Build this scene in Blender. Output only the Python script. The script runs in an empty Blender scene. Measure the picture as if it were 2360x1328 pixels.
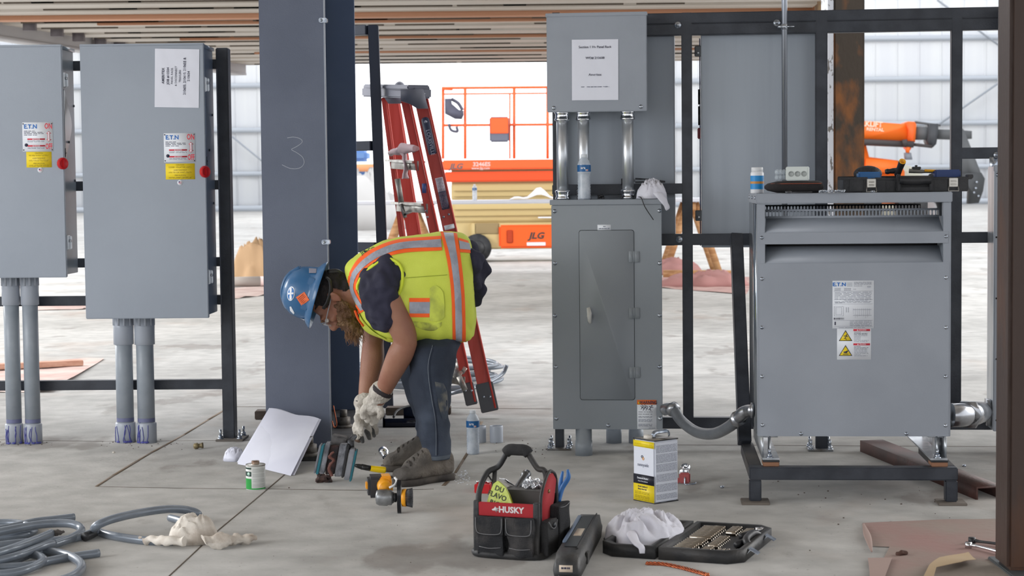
import bpy, bmesh, math, random
from mathutils import Vector, Matrix, noise
from mathutils.bvhtree import BVHTree
random.seed(7)
PI = math.pi
SC = bpy.context.scene
COL = SC.collection
V = Vector

# ------------------------------------------------------------------ camera
CAM_H, FPX, HOR, ROLL = 1.2, 4160.0, 425.0, 0.010
pitch = math.atan((664 - HOR) / FPX)
Fw = V((0, math.cos(pitch), -math.sin(pitch)))
U0 = V((0, math.sin(pitch), math.cos(pitch)))
R0 = V((1, 0, 0))
Rv = R0 * math.cos(ROLL) - U0 * math.sin(ROLL)
Uv = R0 * math.sin(ROLL) + U0 * math.cos(ROLL)
camd = bpy.data.cameras.new('camera')
cam = bpy.data.objects.new('camera', camd)
COL.objects.link(cam)
cam.matrix_world = Matrix(((Rv.x, Uv.x, -Fw.x, 0), (Rv.y, Uv.y, -Fw.y, 0), (Rv.z, Uv.z, -Fw.z, CAM_H), (0, 0, 0, 1)))
camd.sensor_width = 36
camd.lens = 36 * FPX / 2360
camd.clip_end = 400
camd.dof.use_dof = True
camd.dof.focus_distance = 7.6
camd.dof.aperture_fstop = 7.5
SC.camera = cam

# ------------------------------------------------------------------ light
SC.view_settings.view_transform = 'Standard'
SC.view_settings.look = 'None'
SC.view_settings.gamma = 1
SC.view_settings.use_curve_mapping = False
SC.view_settings.exposure = 0.3
w = bpy.data.worlds.new('daylight')
SC.world = w
w.use_nodes = True
wn = w.node_tree
bg = wn.nodes['Background']
tc = wn.nodes.new('ShaderNodeTexCoord')
sep = wn.nodes.new('ShaderNodeSeparateXYZ')
cr = wn.nodes.new('ShaderNodeValToRGB')
mr = wn.nodes.new('ShaderNodeMapRange')
wn.links.new(tc.outputs['Generated'], sep.inputs[0])
# bright overcast: front of the hall (towards -Y) a bit dimmer than the open side behind
mr.inputs['From Min'].default_value = -1
mr.inputs['From Max'].default_value = 1
wn.links.new(sep.outputs['Y'], mr.inputs['Value'])
wn.links.new(mr.outputs[0], cr.inputs[0])
cr.color_ramp.elements[0].position = 0.3
cr.color_ramp.elements[0].color = (1.15, 1.18, 1.23, 1)
cr.color_ramp.elements[1].position = 0.8
cr.color_ramp.elements[1].color = (1.7, 1.73, 1.78, 1)
wn.links.new(cr.outputs[0], bg.inputs[0])
bg.inputs[1].default_value = 1.05

def area_light(name, loc, target, sx, sy, power, col=(1, 1, 1)):
    L = bpy.data.lights.new(name, 'AREA')
    L.shape = 'RECTANGLE'; L.size = sx; L.size_y = sy; L.energy = power; L.color = col
    o = bpy.data.objects.new(name, L); COL.objects.link(o)
    o.location = loc
    o.rotation_euler = (V(target) - V(loc)).to_track_quat('-Z', 'Y').to_euler()
    return o
# soft cool light from the camera's left side, its source unseen
area_light('left_light', (-9, 1.5, 3.0), (0, 8, 0.6), 6, 3.5, 330, (0.95, 0.97, 1.0))
# unseen fill lights added to brighten the mid floor and the back wall
area_light('hall_fill', (-13, 15, 6.0), (0, 15, 0), 8, 5, 1500, (1.0, 0.99, 0.97))
area_light('hall_fill', (15, 14, 6.0), (2, 14, 0), 8, 5, 1200, (1.0, 0.99, 0.97))
area_light('hall_fill', (0, 62, 17), (0, 90, 4), 30, 8, 3200, (1.0, 1.0, 1.0))

# ------------------------------------------------------------------ pixel helpers (photo frame 2360x1328)
CP = V((0, 0, CAM_H))
def ray(px, py):
    return Rv * ((px - 1180) / FPX) + Uv * ((664 - py) / FPX) + Fw
def P(px, py, Y):
    d = ray(px, py); return CP + d * (Y / d.y)
def G(px, py, z=0.0):
    d = ray(px, py); return CP + d * ((z - CAM_H) / d.z)
def mpp(Y): return Y / FPX

class Fr:
    """a place on the floor with its own heading: local x along, y away, z up"""
    def __init__(s, x, y, deg=0.0):
        s.o = V((x, y, 0)); s.a = -math.radians(deg)
        s.M = Matrix.Translation(s.o) @ Matrix.Rotation(s.a, 4, 'Z')
        s.Mi = s.M.inverted()
    def px(s, px, py, d=0.0):
        o = s.Mi @ CP; r = s.Mi.to_3x3() @ ray(px, py)
        q = o + r * ((d - o.y) / r.y)
        return q.x, q.z
    def rect(s, x0, y0, x1, y1, d=0.0):
        ym, xm = (y0 + y1) / 2, (x0 + x1) / 2
        return s.px(x0, ym, d)[0], s.px(x1, ym, d)[0], s.px(xm, y1, d)[1], s.px(xm, y0, d)[1]
    def at(s, u, z, d=0.0):
        """matrix of a label plane on a face looking towards -y: X right, Y up, Z out"""
        return s.M @ Matrix(((1, 0, 0, u), (0, 0, -1, d), (0, 1, 0, z), (0, 0, 0, 1)))

# ------------------------------------------------------------------ materials
def lin(c):
    out = []
    for v in c:
        v = v / 255.0
        out.append(v / 12.92 if v <= 0.04045 else ((v + 0.055) / 1.055) ** 2.4)
    return (*out, 1.0)
MATS = {}
def mat(name, c, rough=0.5, metal=0.0, c2=None, ns=6.0, nd=4.0, lo=0.4, hi=0.6, bump=0.0, bs=60.0, stretch=None, trans=0.0, spec=None, ior=1.45, sheen=0, alpha=1.0, coat=0):
    if name in MATS: return MATS[name]
    m = bpy.data.materials.new(name); MATS[name] = m
    m.use_nodes = True
    t = m.node_tree; b = t.nodes['Principled BSDF']
    b.inputs['Base Color'].default_value = lin(c)
    b.inputs['Roughness'].default_value = rough
    b.inputs['Metallic'].default_value = metal
    b.inputs['IOR'].default_value = ior
    if trans: b.inputs['Transmission Weight'].default_value = trans
    if spec is not None: b.inputs['Specular IOR Level'].default_value = spec
    if coat: b.inputs['Coat Weight'].default_value = coat
    if alpha < 1: b.inputs['Alpha'].default_value = alpha
    tcn = None
    if c2 is not None or bump:
        tcn = t.nodes.new('ShaderNodeTexCoord'); mp = t.nodes.new('ShaderNodeMapping')
        t.links.new(tcn.outputs['Object'], mp.inputs[0])
        if stretch: mp.inputs['Scale'].default_value = stretch
    if c2 is not None:
        n = t.nodes.new('ShaderNodeTexNoise'); n.inputs['Scale'].default_value = ns; n.inputs['Detail'].default_value = nd
        t.links.new(mp.outputs[0], n.inputs['Vector'])
        r = t.nodes.new('ShaderNodeValToRGB')
        r.color_ramp.elements[0].position = lo; r.color_ramp.elements[1].position = hi
        r.color_ramp.elements[0].color = lin(c); r.color_ramp.elements[1].color = lin(c2)
        t.links.new(n.outputs['Fac'], r.inputs[0]); t.links.new(r.outputs[0], b.inputs['Base Color'])
    if bump:
        n2 = t.nodes.new('ShaderNodeTexNoise'); n2.inputs['Scale'].default_value = bs; n2.inputs['Detail'].default_value = 3
        t.links.new(mp.outputs[0], n2.inputs['Vector'])
        bp = t.nodes.new('ShaderNodeBump'); bp.inputs['Strength'].default_value = bump; bp.inputs['Distance'].default_value = 0.01
        t.links.new(n2.outputs['Fac'], bp.inputs['Height']); t.links.new(bp.outputs[0], b.inputs['Normal'])
    return m

GREY = mat('grey_enamel', (152, 158, 167), .38, 0, (146, 152, 161), 3, bump=.05, bs=220)
GREYS = mat('grey_enamel_glossy', (140, 148, 156), .3, .12, (132, 140, 148), 5)
GALV = mat('bare_steel', (212, 215, 219), .3, .7, (184, 190, 196), 20, stretch=(1, 1, .15))
BLK = mat('black_steel', (42, 46, 54), .42, 0, (56, 60, 68), 9, bump=.08, bs=120)
COLG = mat('grey_primer', (100, 107, 124), .5, 0, (92, 99, 116), 2.5, bump=.12, bs=160)
COLD = mat('shaded_primer', (86, 100, 124), .5, 0, (78, 92, 116), 2.5)  # column primer with shade and bluish lens flare put into its colour
PVC = mat('grey_plastic', (148, 155, 163), .35, 0, (140, 148, 156), 14)
PVC2 = mat('light_grey_plastic', (166, 172, 182), .32)
PURP = mat('purple_primer_stain', (72, 74, 150), .5)
ZINC = mat('zinc', (196, 202, 210), .25, .9, (150, 158, 170), 60)
CHROME = mat('chrome', (220, 222, 226), .12, 1)
STEELD = mat('dark_steel', (90, 92, 96), .4, .7, (60, 60, 62), 30)
WHT = mat('white_paper', (226, 228, 238), .6)
WHTL = mat('white_label', (228, 232, 238), .4)
INK = mat('dark_ink', (52, 52, 74), .6)
INKG = mat('grey_ink', (140, 144, 158), .6)
BLUEI = mat('blue_ink', (38, 110, 190), .5)
REDI = mat('red_ink', (205, 42, 62), .5)
YEL = mat('yellow_label', (242, 214, 44), .45)
ORG = mat('orange_label', (235, 112, 36), .45)
REDP = mat('red_plastic', (200, 32, 38), .35)
BPL = mat('black_plastic', (32, 33, 36), .45, 0, (48, 48, 50), 12, bump=.15, bs=90)
BPLD = mat('dusty_black_plastic', (38, 39, 41), .55, 0, (66, 63, 60), 9, lo=.45, hi=.75, bump=.2, bs=70)
BFAB = mat('black_fabric', (30, 31, 34), .85, 0, (58, 57, 57), 7, lo=.45, hi=.78, bump=.5, bs=300)
YPL = mat('yellow_plastic', (236, 170, 28), .4)
RUST = mat('rusty_steel', (72, 63, 54), .6, .1, (140, 90, 50), 8, 8, .48, .66, bump=.3, bs=40, stretch=(1, 1, .5))
RUSTD = mat('red_brown_primer', (88, 58, 52), .6, 0, (64, 46, 42), 8, bump=.2)
WOOD = mat('pale_wood', (196, 150, 106), .6, 0, (170, 122, 80), 4, stretch=(1, 8, 8))
ORANGE = mat('orange_paint', (240, 96, 34), .4)
TAN = mat('tan_paint', (206, 184, 132), .45)
COPPER = mat('copper', (196, 112, 76), .3, .85, (160, 84, 56), 60)

# ------------------------------------------------------------------ mesh helpers
def nb(): return bmesh.new()
def _mi(fs, mi):
    for f in fs: f.material_index = mi
def hexa(bm, c, mi=0):
    """8 corners: bottom 4 (ccw) then top 4"""
    v = [bm.verts.new(p) for p in c]
    fs = [bm.faces.new([v[i] for i in q]) for q in ((3, 2, 1, 0), (4, 5, 6, 7), (0, 1, 5, 4), (1, 2, 6, 5), (2, 3, 7, 6), (3, 0, 4, 7))]
    _mi(fs, mi); return fs
def box(bm, x0, x1, y0, y1, z0, z1, mi=0, bev=0.0, M=None):
    c = [(x0, y0, z0), (x1, y0, z0), (x1, y1, z0), (x0, y1, z0), (x0, y0, z1), (x1, y0, z1), (x1, y1, z1), (x0, y1, z1)]
    if M is not None: c = [M @ V(p) for p in c]
    fs = hexa(bm, c, mi)
    if bev:
        es = list({e for f in fs for e in f.edges})
        r = bmesh.ops.bevel(bm, geom=es, offset=bev, segments=2, affect='EDGES', clamp_overlap=True)
        _mi(r['faces'], mi)
def axes(d, up=None):
    d = V(d).normalized()
    up = V(up) if up is not None else (V((0, 0, 1)) if abs(d.z) < .95 else V((0, 1, 0)))
    a = up.cross(d).normalized(); b = d.cross(a).normalized()
    return a, b
def bar(bm, p0, p1, w, t, up=None, mi=0, bev=0.0):
    """rectangular bar from p0 to p1; w across, t along 'up'"""
    p0, p1 = V(p0), V(p1); a, b = axes(p1 - p0, up)
    c = []
    for p in (p0, p1):
        c += [p - a * w / 2 - b * t / 2, p + a * w / 2 - b * t / 2, p + a * w / 2 + b * t / 2, p - a * w / 2 + b * t / 2]
    fs = hexa(bm, c, mi)
    if bev:
        es = list({e for f in fs for e in f.edges})
        r = bmesh.ops.bevel(bm, geom=es, offset=bev, segments=2, affect='EDGES', clamp_overlap=True); _mi(r['faces'], mi)
def rings(bm, rs, mi=0, cap0=True, cap1=True, closed=True):
    vs = [[bm.verts.new(p) for p in r] for r in rs]
    n = len(rs[0])
    for i in range(len(vs) - 1):
        for j in range(n if closed else n - 1):
            k = (j + 1) % n
            try: bm.faces.new((vs[i][j], vs[i][k], vs[i + 1][k], vs[i + 1][j])).material_index = mi
            except ValueError: pass
    if cap0: bm.faces.new(vs[0][::-1]).material_index = mi
    if cap1: bm.faces.new(vs[-1]).material_index = mi
    return vs
def cyl(bm, p0, p1, r0, r1=None, seg=20, mi=0, caps=True):
    p0, p1 = V(p0), V(p1); r1 = r0 if r1 is None else r1
    a, b = axes(p1 - p0)
    rs = [[p + (a * math.cos(2 * PI * k / seg) + b * math.sin(2 * PI * k / seg)) * r for k in range(seg)] for p, r in ((p0, r0), (p1, r1))]
    rings(bm, rs, mi, caps, caps)
def lathe(bm, prof, p0, d=(0, 0, 1), seg=24, mi=0, mis=None, cap=True, sx=1, sy=1, hexed=False):
    """prof: (radius, along) list"""
    p0 = V(p0); d = V(d).normalized(); a, b = axes(d)
    vs = []
    for r, h in prof:
        vs.append([bm.verts.new(p0 + d * h + (a * math.cos(2 * PI * k / seg) * sx + b * math.sin(2 * PI * k / seg) * sy) * max(r, 1e-5)) for k in range(seg)])
    for i in range(len(vs) - 1):
        for j in range(seg):
            k = (j + 1) % seg
            bm.faces.new((vs[i][j], vs[i][k], vs[i + 1][k], vs[i + 1][j])).material_index = (mis[i] if mis else mi)
    if cap:
        bm.faces.new(vs[0][::-1]).material_index = mis[0] if mis else mi
        bm.faces.new(vs[-1]).material_index = mis[-1] if mis else mi
def smooth_pts(pts, n=6, closed=False):
    pts = [V(p) for p in pts]; out = []
    N = len(pts)
    segs = N if closed else N - 1
    for i in range(segs):
        p1, p2 = pts[i], pts[(i + 1) % N]
        p0 = pts[i - 1] if (i > 0 or closed) else p1 * 2 - p2
        p3 = pts[(i + 2) % N] if (i + 2 < N or closed) else p2 * 2 - p1
        for k in range(n):
            t = k / n
            out.append(.5 * ((2 * p1) + (p2 - p0) * t + (2 * p0 - 5 * p1 + 4 * p2 - p3) * t * t + (3 * p1 - p0 - 3 * p2 + p3) * t ** 3))
    if not closed: out.append(pts[-1])
    return out
def tube(bm, pts, r, seg=12, mi=0, sm=6, caps=True, sy=1.0, closed=False, up=None):
    """swept round tube; r a number or a list matching pts"""
    n0 = len(pts)
    rr = r if isinstance(r, (list, tuple)) else [r] * n0
    if sm > 1:
        P4 = smooth_pts(pts, sm, closed)
        R = smooth_pts([(x, 0, 0) for x in rr], sm, closed); R = [q.x for q in R]
    else:
        P4 = [V(p) for p in pts]; R = list(rr)
    rs = []; pa = None
    N = len(P4)
    for i, p in enumerate(P4):
        if closed: d = P4[(i + 1) % N] - P4[i - 1]
        else: d = P4[min(i + 1, N - 1)] - P4[max(i - 1, 0)]
        if d.length < 1e-9: d = V((0, 0, 1))
        d.normalize()
        if pa is None: a, b = axes(d, up)
        else:
            a = (pa - d * pa.dot(d)).normalized(); b = d.cross(a).normalized()
        pa = a
        rs.append([p + (a * math.cos(2 * PI * k / seg) + b * math.sin(2 * PI * k / seg) * sy) * R[i] for k in range(seg)])
    if closed:
        rs.append(rs[0]); vs = [[bm.verts.new(q) for q in rg] for rg in rs[:-1]]
        for i in range(N):
            for j in range(seg):
                k = (j + 1) % seg
                bm.faces.new((vs[i][j], vs[i][k], vs[(i + 1) % N][k], vs[(i + 1) % N][j])).material_index = mi
    else: rings(bm, rs, mi, caps, caps)
def prism(bm, poly, M, t, mi=0, mib=None):
    """poly of (x, y) in M's XY plane, extruded t along +Z of M"""
    n = len(poly)
    a = [bm.verts.new(M @ V((x, y, 0))) for x, y in poly]
    b = [bm.verts.new(M @ V((x, y, t))) for x, y in poly]
    bm.faces.new(a[::-1]).material_index = mi
    bm.faces.new(b).material_index = mi
    for i in range(n):
        bm.faces.new((a[i], a[(i + 1) % n], b[(i + 1) % n], b[i])).material_index = mib if mib is not None else mi
def rrect(x0, x1, y0, y1, r, n=4):
    out = []
    for cx, cy, a0 in ((x1 - r, y1 - r, 0), (x0 + r, y1 - r, 90), (x0 + r, y0 + r, 180), (x1 - r, y0 + r, 270)):
        for k in range(n + 1):
            a = math.radians(a0 + 90 * k / n); out.append((cx + r * math.cos(a), cy + r * math.sin(a)))
    return out
def disc(bm, p, d, r, t, seg=16, mi=0):
    p = V(p); d = V(d).normalized(); cyl(bm, p, p + d * t, r, seg=seg, mi=mi)
def ball(bm, c, rx, ry=None, rz=None, mi=0, seg=16, M=None):
    ry = ry or rx; rz = rz or rx
    r = bmesh.ops.create_uvsphere(bm, u_segments=seg, v_segments=max(6, seg * 2 // 3), radius=1)
    T = Matrix.Translation(V(c)) @ (M if M is not None else Matrix.Identity(4)) @ Matrix.Diagonal((rx, ry, rz, 1))
    bmesh.ops.transform(bm, matrix=T, verts=r['verts'])
    fs = {f for v in r['verts'] for f in v.link_faces}
    _mi(fs, mi)
_txt = {}
def text(bm, s, size, M, mi=0, ext=0.0004, al='CENTER', bold=0.0, shear=0.0, sx=1.0, space=1.0):
    cu = bpy.data.curves.new('lettering', 'FONT'); cu.body = s; cu.size = size; cu.extrude = ext
    cu.align_x = al; cu.align_y = 'CENTER'; cu.offset = bold * size; cu.shear = shear; cu.resolution_u = 2; cu.space_character = space
    o = bpy.data.objects.new('lettering_source', cu); COL.objects.link(o)
    dg = bpy.context.evaluated_depsgraph_get(); me = o.evaluated_get(dg).to_mesh()
    T = M @ Matrix.Diagonal((sx, 1, 1, 1))
    vs = [bm.verts.new(T @ v.co) for v in me.vertices]
    for p in me.polygons:
        try: bm.faces.new([vs[i] for i in p.vertices]).material_index = mi
        except ValueError: pass
    o.evaluated_get(dg).to_mesh_clear()
    bpy.data.objects.remove(o); bpy.data.curves.remove(cu)
def lines(bm, M, x0, x1, y, h, mi=0, n=5, t=.0003):
    """one line of illegibly small print: short dashes"""
    x = x0
    while x < x1 - .001:
        wd = min(random.uniform(.5, 1.6) * (x1 - x0) / n, x1 - x)
        box(bm, x, x + wd * .82, y - h / 2, y + h / 2, 0, t, mi, M=M); x += wd

WM = {}
def link(name, bm, mats, parent=None, M=None, smooth=38, recalc=False):
    if M is not None: bm.transform(M)
    if recalc: bmesh.ops.recalc_face_normals(bm, faces=bm.faces[:])
    cs = math.radians(smooth)
    for f in bm.faces: f.smooth = True
    for e in bm.edges:
        if len(e.link_faces) != 2 or e.calc_face_angle(0) > cs: e.smooth = False
    me = bpy.data.meshes.new(name); o = bpy.data.objects.new(name, me)
    if parent is not None:
        W = WM[parent.name]; bm.transform(W.inverted()); o.parent = parent; WM[o.name] = W
    else:
        xs = [v.co for v in bm.verts]
        lo = V([min(c[i] for c in xs) for i in range(3)]); hi = V([max(c[i] for c in xs) for i in range(3)])
        org = V(((lo.x + hi.x) / 2, (lo.y + hi.y) / 2, lo.z))
        W = Matrix.Translation(org); bm.transform(W.inverted()); o.location = org; WM[o.name] = W
    bm.to_mesh(me); bm.free()
    for m in (mats if isinstance(mats, (list, tuple)) else [mats]): me.materials.append(m)
    COL.objects.link(o)
    return o
def tag(o, label=None, cat=None, group=None, kind=None):
    if label: o['label'] = label
    if cat: o['category'] = cat
    if group: o['group'] = group
    if kind: o['kind'] = kind
    return o
def thing(name, label, cat, loc=(0, 0, 0), deg=0.0, group=None, kind=None):
    o = bpy.data.objects.new(name, None); o.empty_display_size = .05; COL.objects.link(o)
    o.location = loc; o.rotation_euler = (0, 0, -math.radians(deg))
    WM[o.name] = Matrix.Translation(V(loc)) @ Matrix.Rotation(-math.radians(deg), 4, 'Z')
    return tag(o, label, cat, group, kind)
def thingF(name, label, cat, F, u=0.0, d=0.0, z=0.0, group=None):
    p = F.M @ V((u, d, z)); return thing(name, label, cat, p, -math.degrees(F.a), group)
def frozen(bm, mods):
    """run modifiers on a bmesh and give back the result"""
    me = bpy.data.meshes.new('work'); bm.to_mesh(me); bm.free()
    o = bpy.data.objects.new('work', me); COL.objects.link(o)
    for typ, kw in mods:
        m = o.modifiers.new(typ, typ)
        for k, v in kw.items(): setattr(m, k, v)
    dg = bpy.context.evaluated_depsgraph_get(); dg.update()
    ev = o.evaluated_get(dg); m2 = bpy.data.meshes.new_from_object(ev)
    out = bmesh.new(); out.from_mesh(m2)
    bpy.data.objects.remove(o); bpy.data.meshes.remove(me); bpy.data.meshes.remove(m2)
    return out
def jitter(bm, amp, sc, seed=0.0, nrm=True):
    bm.normal_update()
    for v in bm.verts:
        n = noise.noise(v.co * sc + V((seed, seed * 2, seed * 3)))
        v.co += (v.normal if nrm else V((0, 0, 1))) * n * amp
# ================================================================== the hall
def floor_mat():
    m = bpy.data.materials.new('concrete'); m.use_nodes = True; t = m.node_tree; b = t.nodes['Principled BSDF']
    tcn = t.nodes.new('ShaderNodeTexCoord')
    def nz(s, d=6, st=None):
        mp = t.nodes.new('ShaderNodeMapping'); t.links.new(tcn.outputs['Object'], mp.inputs[0])
        if st: mp.inputs['Scale'].default_value = st
        n = t.nodes.new('ShaderNodeTexNoise'); n.inputs['Scale'].default_value = s; n.inputs['Detail'].default_value = d
        t.links.new(mp.outputs[0], n.inputs['Vector']); return n
    def ramp(n, a, ca, bb, cb):
        r = t.nodes.new('ShaderNodeValToRGB'); r.color_ramp.elements[0].position = a; r.color_ramp.elements[1].position = bb
        r.color_ramp.elements[0].color = ca; r.color_ramp.elements[1].color = cb; t.links.new(n.outputs['Fac'], r.inputs[0]); return r
    def mix(f, a, bb, mode='MIX'):
        x = t.nodes.new('ShaderNodeMixRGB'); x.blend_type = mode
        if isinstance(f, float): x.inputs[0].default_value = f
        else: t.links.new(f, x.inputs[0])
        t.links.new(a, x.inputs[1]); t.links.new(bb, x.inputs[2]); return x.outputs[0]
    base = ramp(nz(.9, 8), .35, lin((166, 164, 160)), .68, lin((194, 192, 188)))
    mot = ramp(nz(7, 9), .3, (.80, .80, .80, 1), .7, (1.08, 1.08, 1.08, 1))
    c = mix(1.0, base.outputs[0], mot.outputs[0], 'MULTIPLY')
    brown = t.nodes.new('ShaderNodeRGB'); brown.outputs[0].default_value = lin((150, 122, 102))
    st = ramp(nz(1.7, 7, (1, .6, 1)), .58, (0, 0, 0, 1), .8, (.42, .42, .42, 1))
    c = mix(st.outputs[0], c, brown.outputs[0])
    dark = t.nodes.new('ShaderNodeRGB'); dark.outputs[0].default_value = lin((92, 80, 72))
    sp = ramp(nz(60, 2), .69, (0, 0, 0, 1), .76, (.55, .55, .55, 1))
    c = mix(sp.outputs[0], c, dark.outputs[0])
    ch = ramp(nz(2.6, 10, (1, .45, 1)), .615, (0, 0, 0, 1), .66, (.35, .35, .35, 1))
    c = mix(ch.outputs[0], c, dark.outputs[0])
    t.links.new(c, b.inputs['Base Color'])
    rr = ramp(nz(3, 6), .3, (.42, .42, .42, 1), .7, (.62, .62, .62, 1)); t.links.new(rr.outputs[0], b.inputs['Roughness'])
    bp = t.nodes.new('ShaderNodeBump'); bp.inputs['Strength'].default_value = .18; bp.inputs['Distance'].default_value = .01
    t.links.new(nz(45, 6).outputs['Fac'], bp.inputs['Height']); t.links.new(bp.outputs[0], b.inputs['Normal'])
    return m
bm = nb(); box(bm, -60, 60, -12, 110, -.3, 0)
fl = link('floor', bm, floor_mat()); tag(fl, kind='structure'); WM[fl.name] = Matrix.Translation(fl.location)
JOINT = mat('joint_dirt', (92, 82, 72), .9)
def strip(pts, wd, name='joint', m=JOINT, z=.0012):
    bm = nb()
    for i in range(len(pts) - 1):
        a, b = G(*pts[i]), G(*pts[i + 1]); d = (b - a).normalized(); s = V((d.y, -d.x, 0)) * wd / 2
        w2 = random.uniform(.8, 1.2) if len(pts) > 2 else 1
        hexa(bm, [a - s * w2, a + s * w2, b + s * w2, b - s * w2] + [q + V((0, 0, z)) for q in (a - s * w2, a + s * w2, b + s * w2, b - s * w2)])
    return link(name, bm, m, fl, smooth=20)
strip([(618, 1127), (504, 1222), (388, 1330)], .0055)
strip([(618, 1127), (700, 1056)], .0055)
strip([(222, 1122), (420, 1126), (640, 1128), (850, 1131), (1000, 1128)], .004)
strip([(222, 1122), (262, 1096), (318, 1062), (350, 1043), (382, 1026), (425, 1002), (480, 968), (520, 944)], .016, m=mat('crack_dirt', (112, 98, 84), .95))
strip([(1022, 1120), (1046, 1096), (1068, 1060), (1092, 1020), (1110, 972)], .014, m=MATS['crack_dirt'])
strip([(0, 1014), (240, 1018), (330, 1017), (620, 1015)], .004)
strip([(1555, 1026), (2325, 1030)], .006)
strip([(1040, 941), (1270, 943)], .01)
strip([(545, 938), (612, 938)], .012)

WALL = mat('white_wall_sheet', (240, 242, 244), .55, 0, (234, 236, 240), 1.2, stretch=(1.2, 1, .05))
GIRT = mat('girt_steel', (176, 182, 190), .5)
YW = 90.0
SKYW = mat('open_door_glow', (255, 255, 255), .9)
def wall(name, px0, px1, zt=26):
    a, b = P(px0, 425, YW).x, P(px1, 425, YW).x
    bm = nb(); box(bm, a, b, YW, YW + .3, 0, zt)
    x = a + .4
    while x < b:                                     # ribs of the sheeting
        box(bm, x, x + .12, YW - .02, YW, 0, zt); x += 1.1
    w_ = tag(link(name, bm, WALL), kind='structure')
    g = nb()
    for z, h in ((1.75, .22), (3.9, .24), (6.1, .24), (8.1, .24), (10.4, .24)):
        box(g, a, b, YW - .3, YW - .06, z, z + h)
    box(g, a, b, YW - .35, YW - .06, 0, .28)
    link('girt', g, GIRT, w_)
    return w_
wl = wall('wall_left', -900, 800)
wr = wall('wall_right', 1535, 3300)
def rod(pa, pb, w_, r=.05):
    bm = nb(); cyl(bm, P(*pa, YW - .6), P(*pb, YW - .6), r, seg=8); link('bracing_rod', bm, mat('rod_steel', (150, 156, 164), .5), w_)
rod((535, 315), (640, 400), wl, .045)
rod((2160, 0), (2330, 125), wr); rod((2130, 310), (2340, 165), wr)

# corrugated deck overhead (underside seen)
DECK = mat('galvanised_deck', (196, 190, 182), .5, .1, (176, 166, 154), 1.6, 6, .35, .7, stretch=(.35, 3, 1))
ZD = 2.8
pt = lambda px, py: G(px, py, ZD)
A, B_, C_, D_ = pt(-60, 48), pt(560, 150), pt(1690, 156), pt(1935, -30)
def xl(y): return A.x + (B_.x - A.x) * (y - A.y) / (B_.y - A.y)
def xr(y): return D_.x + (C_.x - D_.x) * (y - D_.y) / (C_.y - D_.y)
bm = nb()
pitchd = .62; y = 15.2; prof = []
yend = B_.y
while y < yend - .1:
    prof += [(y, 0), (y + .36, 0), (y + .42, .13), (y + .58, .13)]; y += pitchd
prof.append((y, 0))
top = .2
rl = [[(xl(yy), yy, ZD + zz), (xr(yy), yy, ZD + zz)] for yy, zz in prof]
for i in range(len(rl) - 1):
    q = [bm.verts.new(p) for p in (rl[i][0], rl[i][1], rl[i + 1][1], rl[i + 1][0])]; bm.faces.new(q[::-1])
y0, y1 = prof[0][0], prof[-1][0]
hexa(bm, [(xl(y0), y0, ZD + .16), (xr(y0), y0, ZD + .16), (xr(y1), y1, ZD + .16), (xl(y1), y1, ZD + .16), (xl(y0), y0, ZD + .26), (xr(y0), y0, ZD + .26), (xr(y1), y1, ZD + .26), (xl(y1), y1, ZD + .26)])
ceil = tag(link('ceiling', bm, DECK), kind='structure')
# dark strips along the flutes: cut-outs and painted shadows at the overlaps
PATCH = mat('dark_patch', (84, 74, 64), .8); WP = mat('wood_strip', (176, 126, 96), .6)
bm = nb(); y = 15.2
while y < yend - .5:
    for k in range(9):
        x0 = random.uniform(xl(y) + .3, xr(y) - 1.5); L = random.uniform(.3, 1.4)
        box(bm, x0, x0 + L, y + .36, y + .385, ZD - .012, ZD + .03)
    y += pitchd
link('cutout_shadow', bm, PATCH, ceil)
bm = nb(); yb = G(530, 31, ZD).y
box(bm, xl(yb) - .02, xr(yb) + .02, yb, yb + .22, ZD - .04, ZD + .02); 
for yq in (17.6, 19.5, 21.6):
    box(bm, xl(yq) + 1, xr(yq) - .3, yq, yq + .07, ZD - .02, ZD + .01)
link('wood_strip', bm, WP, ceil)
bm = nb()
ext = (B_ - A).normalized()
bar(bm, A - ext * 6 + V((0, 0, .05)), B_ + V((0, 0, .05)), .09, .34, V((0, 0, 1)), bev=.01)
bar(bm, A - ext * 6 + V((-.05, 0, -.12)), B_ + V((-.05, 0, -.12)), .2, .03, V((0, 0, 1)))
trim = tag(link('trim_1', bm, mat('edge_beam', (170, 168, 170), .45)), kind='structure')
for px_, py_ in ((65, 54), (128, 68), (178, 80), (228, 91), (272, 100)):
    bm = nb(); p = pt(px_, py_); box(bm, p.x - .04, p.x + .07, p.y - .05, p.y + .05, ZD - .07, ZD + .04)
    link('bracket', bm, mat('bracket_dark', (98, 92, 96), .6), trim)
bm = nb(); ext = (C_ - D_).normalized()
bar(bm, D_ + V((.1, 0, -.1)), C_ + V((.1, 0, -.1)), .1, .4, V((0, 0, 1)), bev=.01)
tag(link('trim_2', bm, mat('tan_edge', (176, 150, 116), .5)), kind='structure')
# mezzanine floor over the work area (out of the frame, its extent set to shade the foreground)
bm = nb(); box(bm, -6.4, 5.6, -3.5, 9.6, 3.35, 3.6)
tag(link('ceiling_mezzanine', bm, DECK), kind='structure')

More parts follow.
